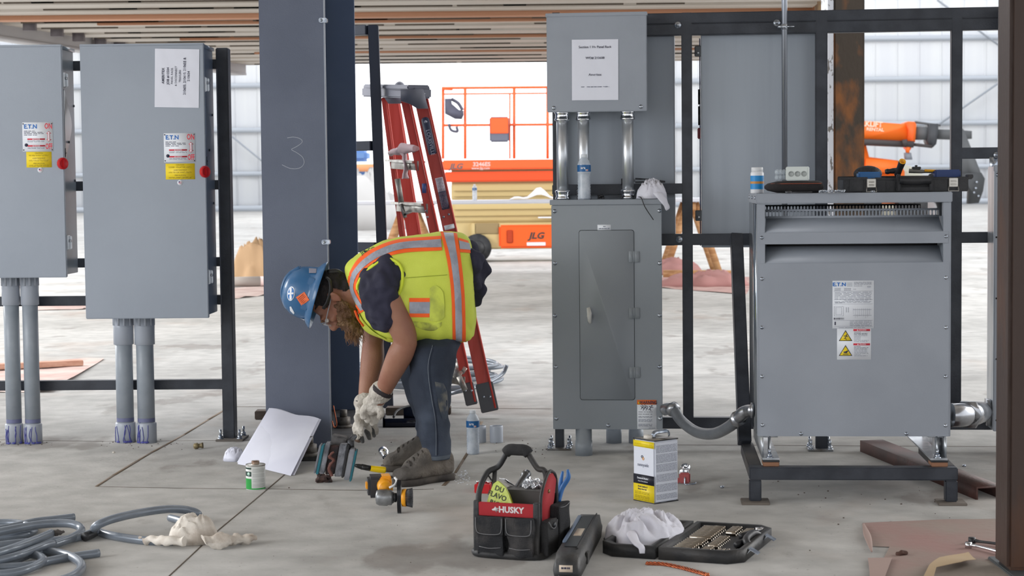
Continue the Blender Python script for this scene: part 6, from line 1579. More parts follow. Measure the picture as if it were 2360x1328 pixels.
for y, m_, h in ((428, 'sticker_white', .085), (462, 'sticker_dark', .095)):
    M = railM(y, .002); bm = nb(); prism(bm, rrect(-h / 2, h / 2, -.020, .020, .002), M, .0012); s_ = link('safety_sticker', bm, mat(m_, (214, 206, 216) if h < .09 else (66, 72, 92), .5), ld)
    b = nb()
    for k in range(10): lines(b, M @ Matrix.Translation((0, 0, .0013)), -h * .45, h * .45, -.017 + .0036 * k, .0016, 0, 5)
    link('lettering', b, mat('st_ink', (150, 120, 140), .6), s_)
M = railM(523, 0); bm = nb(); prism(bm, rrect(-.012, .012, -.026, .026, .002), M, .0012); link('barcode_sticker', bm, WHTL, ld)
p = on(R3, 434) + V((-.004, -.019, 0)); bm = nb(); box(bm, p.x - .01, p.x + .012, p.y, p.y + .002, p.z - .025, p.z + .025); link('blue_tape', bm, mat('blue_tape', (74, 106, 170), .5), ld)
for x, y in ((1011, 487), (1016, 501), (1042, 501), (1057, 496), ): bm = nb(); c = P(x - 20, y, 9.3); 
for rl, ys in ((R3, (486, 500)), (R4, (500, 494))):
    for i, y in enumerate(ys): bm = nb(); c = on(rl, y) + V((-.018 + .03 * i * (rl is R4), -.018, 0)); cyl(bm, c, c + V((0, -.004, 0)), .006, seg=10); link('rivet', bm, ZINC, ld)
bm = nb(); bar(bm, P(916, 412, 9.8), P(926, 475, 9.8), .03, .006, V((0, 1, 0))); bar(bm, P(924, 470, 9.75), P(934, 502, 9.75), .02, .006, V((0, 1, 0))); bar(bm, P(930, 494, 9.75), P(948, 486, 9.75), .02, .006, V((0, 1, 0))); link('spreader', bm, LAD, ld)
bm = nb(); bar(bm, P(1030, 822, 9.55), P(1072, 856, 9.4), .035, .006, V((0, 1, 0))); bar(bm, P(1028, 832, 9.55), P(1060, 868, 9.4), .05, .008, V((0, 1, 0))); bar(bm, P(1058, 868, 9.4), P(1072, 900, 9.38), .03, .006, V((0, 1, 0))); link('spreader', bm, LAD, ld)
r = thing('rag', 'grey rag strip knotted round the upper rungs of the red ladder', 'rag', on(R3, 350))
a, b_ = on(R1, 352), on(R3, 342); a.y -= .08; b_.y -= .05
bm = nb(); tube(bm, [a, a.lerp(b_, .4), a.lerp(b_, .55) + V((0, -.01, .01)), b_], [.018, .02, .028, .018], seg=12, sm=5); tube(bm, [a.lerp(b_, .5), a.lerp(b_, .56) + V((0, -.02, -.06)), a.lerp(b_, .6) + V((0, -.02, -.15))], [.02, .01, .016], seg=10, sm=4); jitter(bm, .014, 40); link('cloth', bm, mat('mauve_rag', (176, 156, 160), .9), r)

# ---- black channel with cable, blocks, hose coils behind the worker
bm = nb(); a, b_ = G(884, 986), G(962, 984); box(bm, a.x, b_.x + .1, a.y, a.y + .06, 0, .004); box(bm, a.x, b_.x + .1, a.y, a.y + .004, 0, .045); box(bm, a.x - .004, a.x + .008, a.y, a.y + .06, 0, .062)
box(bm, G(930, 985).x, b_.x + .1, a.y + .03, a.y + .034, 0, .10)
put('channel_cover', 'glossy black folded channel on the floor behind the worker\'s legs', 'channel', bm, mat('gloss_navy', (18, 22, 40), .15))
bm = nb(); tube(bm, [P(907, 962, 8.75), P(915, 948, 8.8), P(935, 938, 8.85), P(965, 934, 8.9), P(1000, 938, 8.95)], .006, seg=8); put('black_cable', 'thin black cable arching above the black channel behind the legs', 'cable', bm, BPL)
bm = nb(); a = G(889, 958); box(bm, a.x, a.x + .34, a.y, a.y + .09, 0, .04, bev=.004); put('timber_block', 'dark weathered timber lying behind the black channel', 'timber', bm, mat('dark_timber', (92, 82, 74), .8, 0, (70, 60, 54), 8, stretch=(1, 6, 6)))
bm = nb(); a = G(587, 968); box(bm, a.x, a.x + .12, a.y, a.y + .09, 0, .045, bev=.004); put('timber_block', 'small dark timber block half hidden behind the left of the wide column', 'timber', bm, MATS['dark_timber'])
c0 = G(985, 912)
for k in range(6):
    rx, ry = .36 + .03 * (k % 3), .30 + .035 * (k % 2); cx, cy = c0.x + .04 * math.sin(k * 2), c0.y + .45 + .06 * math.cos(k * 1.7); zz = .014 + .026 * k
    bm = nb(); tube(bm, [V((cx + rx * math.cos(a), cy + ry * math.sin(a), zz + .008 * math.sin(a * 2 + k))) for a in [2 * PI * j / 16 for j in range(16)]], .011, seg=8, sm=4, closed=True)
    put('hose_coil', 'grey hose ring in the coil behind the bending worker', 'hose', bm, HOSE, 'grey hose coils behind the worker')
bm = nb(); tube(bm, [P(1020, 912, 10.0), P(1060, 902, 9.9), P(1100, 892, 10.0), P(1130, 880, 10.1), P(1158, 862, 10.2), P(1168, 842, 10.2)], .0115, seg=10); put('flexible_hose', 'grey hose end curving up to the right past the ladder foot', 'hose', bm, HOSE)

# ---- floor papers and lumber beyond
PK = mat('pink_paper', (196, 176, 168), .85, 0, (178, 150, 142), 3); 
flatpaper('floor_paper', 'pinkish paper sheet with lifted corner on the floor behind the left conduits', [(-80, 905), (120, 905), (160, 880), (240, 828), (200, 826), (60, 846), (-80, 850)], PK, amp=.01, up=lambda c: max(0, c.x - G(170, 860).x) * .12)
a, b_ = G(-60, 858), G(190, 846); bm = nb(); bar(bm, a + V((0, 0, .03)), b_ + V((0, 0, .03)), .085, .036, bev=.003); put('timber', 'pale timber stud lying on the pinkish paper at left', 'timber', bm, mat('pale_stud', (196, 152, 130), .6, 0, (180, 134, 112), 4, stretch=(2, 8, 8)))
flatpaper('floor_paper', 'thin crumpled sheet on the floor seen just under the left rack rail', [(82, 716), (190, 714), (215, 706), (140, 698), (84, 702)], PK, amp=.02)
flatpaper('floor_paper', 'pink floor paper seen between the left rack post and the wide column', [(536, 690), (620, 680), (700, 672), (700, 655), (536, 664)], PK, amp=.02)
bm = nb(); a, b_ = G(520, 664), G(600, 662); 
for m_, p0, p1 in ((0, a, b_), (1, b_, G(690, 660))): tube(bm, [p0 + V((0, 0, .07)), p1 + V((0, 0, .07))], .06, seg=12, sm=1, mi=m_)
put('paper_roll', 'long grey and pink roll lying beyond the left rack post', 'roll', bm, [mat('roll_grey', (166, 158, 152), .7), mat('roll_pink', (214, 190, 186), .7)])
bm = heap(G(592, 648), .33, .25, .42, .45, 9.1, fold=3.6, seg=40, nr=14, edge=.5, stiff=.9); put('kraft_paper', 'crumpled brown kraft paper heap seen left of the wide column', 'paper', bm, mat('kraft', (178, 146, 112), .85), smooth=20)
flatpaper('floor_paper', 'pink floor paper behind the flexible conduit, right of the tall panel', [(1525, 664), (1720, 680), (1740, 640), (1560, 636), (1525, 640)], mat('pink2', (186, 152, 144), .85, 0, (164, 126, 120), 3), amp=.02)
bm = heap(G(1640, 660), .55, .35, .14, .5, 4.1, fold=6, seg=40, nr=12, edge=.5); put('floor_paper', 'ridged crumple of dark pink paper on the floor right of the tall panel', 'paper', bm, mat('pink3', (170, 124, 120), .85))
bm = heap(G(1552, 632), .38, .3, .16, .5, 6.1, fold=5, seg=30, nr=10, edge=.5); put('floor_paper', 'small crumple of dark pink paper against the sawhorse foot', 'paper', bm, MATS['pink3'])
bm = nb(); a, b_ = G(1530, 640), G(1700, 641); bar(bm, a + V((0, 0, .05)), b_ + V((0, 0, .05)), .09, .09); put('timber', 'pale timber length lying on the pink paper right of the tall panel', 'timber', bm, WOOD)

# ---- long white table on sawhorses
YTb = 24.0
zT = P(1180, 461, YTb).z
x0, x1 = P(790, 461, YTb).x, P(1640, 461, YTb).x
bm = nb(); box(bm, x0, x1, YTb, YTb + .9, zT - .05, zT, bev=.01); put('table_top', 'long white table board behind the ladder, on wooden sawhorses', 'table', bm, mat('white_board', (214, 216, 224), .5))
bpy.data.objects['table_top'].name = 'work_table'
def sawhorse(label, xc, xs, yb_):
    r = thing('sawhorse', label, 'sawhorse', V((P(xc, 461, YTb).x, YTb + .4, 0)))
    X = P(xc, 461, YTb).x; hw = xs
    bm = nb(); box(bm, X - .05, X + .05, YTb + .1, YTb + .8, zT - .16, zT - .052); link('beam', bm, WOOD, r)
    for sx_ in (-1, 1):
        for dy in (.15, .75): bm = nb(); bar(bm, (X + sx_ * hw, YTb + dy, 0), (X + sx_ * .05, YTb + dy, zT - .06), .09, .04, V((0, 1, 0))); link('leg', bm, WOOD, r)
    bm = nb(); t = .45; box(bm, X - hw * (1 - t) - .02, X + hw * (1 - t) + .02, YTb + .12, YTb + .15, zT * t - .06, zT * t + .06); link('cross_brace', bm, WOOD, r)
sawhorse('wooden sawhorse under the white table, seen through the red ladder', 938, .42, 620)
sawhorse('wooden sawhorse under the white table, right of the tall panel', 1597, .36, 620)
c = P(1094, 458, YTb + .2); c.z = zT; water_bottle('tiny distant water bottle standing on the long white table', c, 1.0, water=False)
bm = nb(); px0, px1 = P(1175, 461, YTb).x, P(1300, 461, YTb).x
vs = []
for i in range(13):
    t = i / 12; vs.append([bm.verts.new((px0 + (px1 - px0) * t, YTb + .1 + .5 * j, zT + .004 + (.13 * math.exp(-((t - .55) / .25) ** 2) + .03 * math.sin(t * 14)) * (.4 + .6 * j))) for j in range(2)])
for i in range(12): bm.faces.new((vs[i][0], vs[i + 1][0], vs[i + 1][1], vs[i][1]))
r_ = bmesh.ops.extrude_face_region(bm, geom=bm.faces[:]); 
for v in [x for x in r_['geom'] if isinstance(x, bmesh.types.BMVert)]: v.co.z += .004
put('drawing_sheets', 'curling white paper sheets on the right end of the long white table', 'paper', bm, WHT)

# ---- scissor lift
YL = 28.0
def L(x, y, d=0): return P(x, y, YL + d)
r = thing('scissor_lift', 'orange and tan scissor lift with railed platform, far behind the ladder', 'lift', V((L(1200, 500).x, YL + .4, 0)))
OR2 = mat('lift_orange', (246, 104, 52), .45)
def lbox(name, x0, y0, x1, y1, d0, d1, m, bev=.02, par=None):
    a, b_ = L(x0, y1), L(x1, y0); bm = nb(); box(bm, a.x, b_.x, YL + d0, YL + d1, a.z, b_.z, bev=bev); return link(name, bm, m, par or r)
XR_ = 1390
lbox('platform', 1019, 366, XR_, 392, -.05, .75, OR2); lbox('platform_skirt', 1023, 393, XR_, 420, -.03, .72, mat('lift_orange_dark', (232, 84, 40), .45))
lbox('scissor_stack', 1040, 421, XR_ - 10, 461, .05, .68, TAN); lbox('scissor_stack', 1045, 465, XR_ - 10, 512, .05, .66, TAN)
lbox('scissor_core', 1042, 366, XR_ - 8, 574, .1, .6, TAN)
for y in (437, 450, 480, 495): lbox('scissor_arm', 1045, y, XR_ - 15, y + 3, .0, .05, mat('tan_dark', (176, 154, 108), .5), .004)
lbox('chassis', 1085, 512, XR_, 575, -.02, .76, TAN)
lbox('chassis_recess', 1095, 514, 1150, 540, -.03, .0, mat('tan_shadow', (150, 130, 92), .6), .01)
dr_ = lbox('battery_door', 1150, 517, 1330, 572, -.09, -.02, ORANGE, .03)
lbox('door_latch', 1168, 530, 1182, 560, -.11, -.09, mat('latch_dark', (180, 60, 24), .4), .01, dr_)
lbox('door_sticker', 1214, 558, 1257, 566, -.1, -.09, WHTL, .002, dr_)
lbox('tray_label', 1240, 499, 1330, 503, -.03, -.01, WHTL, .002)
for x in (1100, 1365): bm = nb(); c = L(x, 560); c.z = .22; cyl(bm, V((c.x, YL - .12, .22)), V((c.x, YL + .08, .22)), .22, seg=28); lathe(bm, [(.12, 0), (.11, -.03), (.02, -.03)], V((c.x, YL - .12, .22)), (0, 1, 0), 20); link('wheel', bm, BPL, r)
for x in (1100, 1365): bm = nb(); c = L(x, 560); cyl(bm, V((c.x, YL + .62, .22)), V((c.x, YL + .8, .22)), .22, seg=28); link('wheel', bm, BPL, r)
rl_ = nb(); RW = .028
def rr(p0, p1, par=None, rad=.022): bm = nb(); cyl(bm, p0, p1, rad, seg=10); link('guard_rail', bm, OR2, r)
xs_ = [1021, 1072, 1185, 1262, 1388]
for x in xs_:
    a, b_ = L(x, 366), L(x, 204); rr(a, b_); 
for x in (1175,): rr(L(x, 366), L(x, 217), rad=.012)
for x in (1021, 1388): rr(L(x, 366, .7), L(x, 204, .7))
for y in (203, 217, 289): 
    for d in (0, .7): rr(L(1019, y, d), L(1390, y - 3, d), rad=.02 if y != 217 else .012)
for x in (1021, 1388): rr(L(x, 203), L(x, 203, .7)); rr(L(x, 289), L(x, 289, .7))
bm = nb(); bar(bm, L(1019, 206, -.02), L(1043, 207, -.02), .05, .02); bar(bm, L(1130, 289, -.03), L(1250, 288, -.03), .05, .02); link('rail_plate', bm, OR2, r)
bm = nb(); M_ = Matrix.Translation(L(1044, 250, -.05)) @ Matrix.Rotation(PI / 2, 4, 'X'); k = YL / FPX
prism(bm, [(-18 * k, 22 * k), (-4 * k, 22 * k), (-2 * k, 10 * k), (14 * k, -4 * k), (24 * k, -6 * k), (24 * k, -16 * k), (20 * k, -25 * k), (4 * k, -24 * k), (-18 * k, -12 * k)], M_, .1); tube(bm, [L(1040, 228, -.08), L(1056, 238, -.08), L(1066, 254, -.08)], .025, seg=8); tube(bm, [L(1034, 286, -.05), L(1040, 300, -.05), L(1054, 303, -.05), L(1052, 292, -.05)], .02, seg=8)
link('control_box', bm, mat('control_dark', (84, 84, 100), .6), r)
bm = nb(); a, b_ = L(1129, 328), L(1173, 270); box(bm, a.x, b_.x, YL - .2, YL - .03, a.z, b_.z, bev=.02); mb = link('manual_box', bm, mat('box_slate', (110, 112, 128), .6), r)
bm = nb(); a, b_ = L(1130, 309), L(1172, 272); box(bm, a.x, b_.x, YL - .22, YL - .2, a.z, b_.z, bev=.01); link('box_lid', bm, OR2, mb)
Mx = lambda x, y, d: Matrix.Translation(L(x, y, d)) @ Matrix.Rotation(PI / 2, 4, 'X')
b = nb(); text(b, 'JLG', 17 * k, Mx(1051, 384, -.052), 0, bold=.04, shear=.25, sx=1.15); text(b, '3246ES', 13 * k, Mx(1110, 379, -.052), 1, bold=.03, sx=1.05); text(b, 'www.jlg.com', 8 * k, Mx(1108, 388, -.052), 1, bold=.02); text(b, 'JLG', 20 * k, Mx(1236, 544, -.092), 2, bold=.04, shear=.25, sx=1.15)
link('lettering', b, [mat('jlg_grey', (110, 96, 96), .6), mat('jlg_pale', (226, 196, 190), .6), mat('jlg_dark', (64, 58, 54), .6)], r, smooth=20)
bm = nb(); 
for (x, y, w_, h, d) in ((842, 375, 34, 34, 0), (848, 352, 26, 12, .3), (838, 404, 30, 14, -.2)): pass
B2 = mat('far_blue', (110, 150, 206), .6)
a, b_ = P(790, 405, 60), P(862, 352, 60); bm = nb(); box(bm, a.x, b_.x, 60, 62, a.z, b_.z - .4, bev=.1); a2, b3 = P(800, 372, 60), P(845, 345, 60); box(bm, a2.x, b3.x, 60.2, 61.5, a2.z, b3.z, bev=.1)
r = thing('truck', 'hazy blue and orange truck far outside, seen left of the ladder', 'truck', V(((a.x + b_.x) / 2, 61, 0)))
link('cab', bm, B2, r); bm = nb(); a, b_ = P(790, 396, 59.9), P(862, 378, 59.9); box(bm, a.x, b_.x, 59.9, 60, a.z, b_.z); link('orange_panel', bm, mat('far_orange', (246, 170, 120), .6), r)
bm = nb(); a, b_ = P(790, 405, 60), P(862, 400, 60); box(bm, a.x, b_.x, 60, 62, .5, a.z); link('underbody', bm, mat('far_blue2', (120, 150, 190), .6), r)
for x in (808, 850): bm = nb(); c = P(x, 430, 60); cyl(bm, V((c.x, 59.9, .5)), V((c.x, 60.3, .5)), .5, seg=20); link('wheel', bm, mat('far_grey', (120, 124, 134), .7), r)
bm = heap(V((P(842, 425, 50).x, 50, 0)), 1.1, 1.4, 1.35, .4, 8.8, fold=4, seg=40, nr=14); put('rubble_pile', 'pale rubble pile in the bright background left of the ladder', 'rubble', bm, mat('rubble', (206, 204, 202), .9))

# ---- telehandler
YH = 38.0; kh = YH / FPX
def H(x, y, d=0): return P(x, y, YH + d)
r = thing('telehandler', 'orange telescopic forklift with black boom tip, behind the rusty column on the right', 'telehandler', V((H(1990, 420).x, YH + .5, 0)))
OT = mat('tele_orange', (250, 116, 36), .45); DG = mat('tele_grey', (92, 94, 96), .55)
def poly(name, pts, d0, th, m, par=None):
    bm = nb(); o = H(*pts[0], d0); M_ = Matrix.Translation(o) @ Matrix.Rotation(PI / 2, 4, 'X')
    q = []
    for x, y in pts: w_ = H(x, y, d0); q.append((w_.x - o.x, w_.z - o.z))
    if sum(q[i][0] * q[(i + 1) % len(q)][1] - q[(i + 1) % len(q)][0] * q[i][1] for i in range(len(q))) < 0: q = q[::-1]
    prism(bm, q, M_ @ Matrix.Translation((0, 0, -th)), th); return link(name, bm, m, par or r)
bmn = poly('outer_boom', [(1870, 268), (1990, 279), (2082, 286), (2094, 280), (2108, 281), (2112, 287), (2109, 328), (1995, 320), (1870, 312)], 0, .35, OT)
poly('boom_end_plate', [(2088, 282), (2108, 283), (2104, 335), (2098, 346), (2092, 340), (2094, 300)], -.05, .45, mat('tele_orange2', (255, 104, 40), .4))
poly('inner_boom', [(2110, 292), (2150, 293), (2150, 322), (2110, 322)], .06, .24, DG); poly('inner_boom', [(2150, 298), (2200, 299), (2240, 302), (2240, 320), (2200, 322), (2150, 320)], .08, .2, DG)
poly('boom_clamp', [(2143, 286), (2162, 285), (2163, 300), (2158, 332), (2150, 340), (2144, 338), (2138, 325)], -.03, .4, mat('tele_dark', (66, 68, 72), .5))
poly('slide_bar', [(2110, 279), (2168, 287), (2168, 291), (2110, 284)], .1, .1, DG)
bm = nb(); tube(bm, [H(1870, 322, -.05), H(2105, 333, -.05)], .07, seg=12, sm=1); cyl(bm, H(2105, 333, -.05), H(2148, 338, -.05), .035, seg=10); cyl(bm, H(2084, 322, -.1), H(2086, 336, -.1), .06, seg=10); link('lift_cylinder', bm, mat('tele_black', (64, 58, 58), .5), r)
poly('rod_bracket', [(2088, 334), (2098, 334), (2096, 352), (2090, 352)], -.08, .12, OT); poly('bracket_foot', [(2086, 352), (2100, 352), (2103, 368), (2088, 368)], -.06, .15, mat('tele_mid', (130, 134, 142), .5))
poly('body', [(1870, 330), (1996, 334), (2003, 362), (2070, 370), (2085, 395), (2085, 470), (1870, 470)], .1, 1.2, OT)
poly('engine_cover', [(1996, 366), (2066, 370), (2080, 398), (1996, 398)], -.02, .2, OT)
poly('fork_carriage', [(2216, 294), (2222, 300), (2262, 402), (2264, 420), (2240, 440), (2216, 400)], -.1, .12, DG)
poly('linkage', [(2214, 400), (2262, 398), (2270, 412), (2266, 440), (2256, 468), (2234, 470), (2236, 436), (2218, 430)], -.2, .25, mat('link_dark', (70, 72, 74), .6))
for x, y in ((2250, 420), (2244, 444), (2254, 452), (2248, 434)): bm = nb(); c = H(x, y, -.22); cyl(bm, c, c + V((0, -.05, 0)), .022, seg=10); link('pin', bm, ZINC, r)
for x in (1960, 2130):
    bm = nb(); c = H(x, 520); lathe(bm, [(.6, 0), (.62, .05), (.62, .35), (.6, .4)], V((c.x, YH - .3, .62)), (0, 1, 0), 28); lathe(bm, [(.3, -.02), (.28, -.04), (.02, -.05)], V((c.x, YH - .3, .62)), (0, 1, 0), 20); link('wheel', bm, BPL, r)
b = nb(); Mh = lambda x, y, d: Matrix.Translation(H(x, y, d)) @ Matrix.Rotation(PI / 2, 4, 'X') @ Matrix.Rotation(math.radians(-4), 4, 'Z')
text(b, 'FORKLIFT', 17 * kh, Mh(2034, 288, -.01), 0, al='RIGHT', bold=.035, sx=.95); text(b, 'RENTAL', 10 * kh, Mh(2037, 300, -.01), 0, al='RIGHT', bold=.03, sx=1.1)
link('lettering', b, mat('tele_white', (250, 214, 190), .5), bmn, smooth=20)
bm = heap(V((H(2130, 470).x, YH + 6, .9)), 1.5, 1.2, .75, .2, 2.9, fold=3, seg=40, nr=12); 
bm2 = [v for v in bm.verts]
for v in bm.verts:
    if v.co.z < .91: v.co.z = 0
put('tarp_heap', 'dull olive tarpaulin heap behind the tools in the open tool case', 'tarpaulin', bm, mat('olive_tarp', (160, 158, 144), .8))
# ================================================================== the worker
YM = 7.42
KM = YM / FPX
wk = thing('person', 'bearded worker in blue hard hat and yellow safety vest, bending to the floor', 'person', V((P(985, 1060, YM).x, YM, 0)))
def Q(x, y, d=0.0): return P(x, y, YM + d)
def capsules(chains, voxel=.006, smooth=4, extra=None):
    """union of tapered tubes -> one continuous skin"""
    bm = nb()
    for pts, rad, *o in chains:
        sy = o[0] if o else 1.0
        tube(bm, pts, rad, seg=20, sm=5, sy=sy)
        for p, r_ in ((pts[0], rad[0]), (pts[-1], rad[-1])): ball(bm, p, r_ * .985, r_ * .985, r_ * .985, seg=16)
    if extra: extra(bm)
    return frozen(bm, [('REMESH', dict(mode='VOXEL', voxel_size=voxel)), ('SMOOTH', dict(factor=.5, iterations=smooth))])
SKIN = mat('skin', (158, 114, 92), .5, 0, (140, 90, 72), 9, lo=.35, hi=.75, bump=.12, bs=160)
NAVY = mat('navy_cotton', (46, 46, 64), .85, 0, (38, 38, 54), 5, bump=.3, bs=420)
VEST = mat('hi_vis', (216, 228, 92), .75, 0, (208, 220, 82), 6, bump=.3, bs=500)
VORG = mat('hi_vis_orange', (255, 104, 40), .7); VSIL = mat('reflective_silver', (168, 172, 184), .5, .1, (148, 152, 164), 18, bump=.3, bs=90)
JEAN = mat('denim', (42, 50, 64), .85, 0, (78, 88, 104), 4.5, 9, .44, .74, bump=.4, bs=420, stretch=(1, 1, .7))
GLOVE = mat('glove_leather', (206, 200, 190), .8, 0, (158, 150, 140), 16, lo=.42, hi=.7, bump=.5, bs=120)
GLOVD = mat('glove_palm', (112, 110, 108), .8, 0, (76, 76, 76), 20, bump=.4, bs=120)
HAIR = mat('dark_hair', (44, 38, 38), .8, 0, (30, 28, 30), 30, bump=.6, bs=200, stretch=(1, 1, .2))
BEARD = mat('beard', (104, 76, 56), .8, 0, (150, 120, 88), 12, lo=.45, hi=.62, bump=.9, bs=160)
BOOTL = mat('boot_leather', (86, 82, 78), .75, 0, (126, 118, 108), 7, lo=.4, hi=.7, bump=.5, bs=90)
SOLE = mat('boot_sole', (54, 50, 48), .8, 0, (84, 78, 72), 10)

# ---- legs (jeans)
nl, fl2 = -.14, .15      # depth offsets of near and far leg
def jeans_leg(pts, d):
    return [Q(x, y, dd + d) for x, y, dd in pts]
near = ([Q(1016, 735, -.065), Q(1003, 800, -.095), Q(992, 860, -.14), Q(990, 900, -.15), Q(996, 960, -.15), Q(1001, 1020, -.15), Q(1004, 1052, -.15)], [.098, .096, .085, .080, .070, .064, .062])
far = ([Q(1010, 735, .065), Q(985, 800, .12), Q(962, 850, .16), Q(968, 890, .17), Q(985, 950, .18), Q(990, 1010, .18), Q(988, 1034, .18)], [.095, .086, .072, .066, .062, .058, .058])
hip = ([Q(1018, 720, -.05), Q(1018, 720, .05)], [.10, .10])
bm = capsules([near, far, hip, ([Q(1036, 690, 0), Q(1030, 740, 0)], [.10, .10])], .008, 4)
for v in bm.verts:       # creases bunching at the knee and ankle
    z = v.co.z; f = math.exp(-((z - .22) / .13) ** 2) + .55 * math.exp(-((z - .62) / .10) ** 2)
    n_ = noise.noise(V((v.co.x * 5, v.co.y * 5, z * 26))); v.co += V((.010 * n_ * f, .010 * n_ * f, 0))
jitter(bm, .012, 9, 2.0)
jitter(bm, .005, 26, 5.0)
zc_ = Q(1004, 1057, -.15).z; zh_ = Q(1000, 792).z
for v in bm.verts:
    if v.co.z > zh_: v.co.y = YM + (v.co.y - YM) * max(.62, 1 - (v.co.z - zh_) * 6)
for v in bm.verts:
    if v.co.z < zc_: v.co.z = zc_ + (v.co.z - zc_) * .02
jn = link('jeans', bm, JEAN, wk, smooth=180)
def bvh_of(o):
    W = WM[o.name]; me = o.data
    return BVHTree.FromPolygons([W @ v.co for v in me.vertices], [tuple(p.vertices) for p in me.polygons])
def project(bv, x, y, off=.002):
    d = ray(x, y).normalized(); h = bv.ray_cast(CP, d)
    return None if h[0] is None else (h[0] + h[1] * off * (1 if h[1].dot(d) < 0 else -1))
def ribbon(name, bv, edgeA, edgeB, m, par, off=.0025, n=36, k=5, thick=.0015):
    """a strip of cloth lying on the garment between two edge lines"""
    A_ = smooth_pts([(x, y, 0) for x, y in edgeA], 8); B2_ = smooth_pts([(x, y, 0) for x, y in edgeB], 8)
    def samp(Pl, t): f = t * (len(Pl) - 1); i = min(int(f), len(Pl) - 2); return Pl[i].lerp(Pl[i + 1], f - i)
    bm = nb(); g = []
    for i in range(n + 1):
        a, b_ = samp(A_, i / n), samp(B2_, i / n); row = []
        for j in range(k + 1):
            q = a.lerp(b_, j / k); p = project(bv, q.x, q.y, off); row.append(p)
        g.append(row)
    # fill misses from their neighbours
    for i in range(n + 1):
        for j in range(k + 1):
            if g[i][j] is None:
                for di, dj in ((0, 1), (0, -1), (1, 0), (-1, 0), (0, 2), (0, -2)):
                    ii, jj = i + di, j + dj
                    if 0 <= ii <= n and 0 <= jj <= k and g[ii][jj] is not None: g[i][j] = g[ii][jj] + V((0, 0, .0005)); break
    vs = [[bm.verts.new(p) if p is not None else None for p in row] for row in g]
    for i in range(n):
        for j in range(k):
            q = (vs[i][j], vs[i + 1][j], vs[i + 1][j + 1], vs[i][j + 1])
            if all(q) and max((q[a].co - q[(a + 1) % 4].co).length for a in range(4)) < .07: bm.faces.new(q)
    bmesh.ops.delete(bm, geom=[v for v in bm.verts if not v.link_faces], context='VERTS')
    if not bm.faces: bm.free(); return None
    bm.normal_update()
    fs = bm.faces[:]; r_ = bmesh.ops.extrude_face_region(bm, geom=fs)
    for v in [x for x in r_['geom'] if isinstance(x, bmesh.types.BMVert)]: v.co -= v.normal * 0 + ray(1180, 664) * -thick
    bmesh.ops.recalc_face_normals(bm, faces=bm.faces[:])
    return link(name, bm, m, par, smooth=60)
bj = bvh_of(jn)
def seam(pts, w_, m, nm='seam'): return ribbon(nm, bj, [(x - w_, y) for x, y in pts], [(x + w_, y) for x, y in pts], m, jn, .0012, 40, 1, .0008)
seam([(1000, 796), (990, 840), (992, 880), (998, 920), (1005, 960), (1008, 1000), (1008, 1050)], 1.2, mat('seam_dark', (30, 38, 54), .8))
for dx in (-3.2,): seam([(1000 + dx, 796), (990 + dx, 840), (992 + dx, 880), (998 + dx, 920), (1005 + dx, 960), (1008 + dx, 1000), (1008 + dx, 1050)], .6, mat('seam_light', (120, 128, 138), .8))
ribbon('worn_patch', bj, [(1002, 880), (1005, 900), (1012, 940), (1020, 968)], [(1022, 884), (1030, 905), (1032, 940), (1028, 966)], mat('worn_denim', (62, 70, 82), .9, 0, (128, 124, 112), 16, 8, .42, .66), jn, .0012, 16, 4, .0006)
ribbon('hem', bj, [(967, 1046), (985, 1051), (1005, 1053), (1038, 1048)], [(966, 1055), (985, 1059), (1005, 1061), (1038, 1056)], mat('hem_denim', (86, 94, 104), .85), jn, .002, 20, 2, .002)

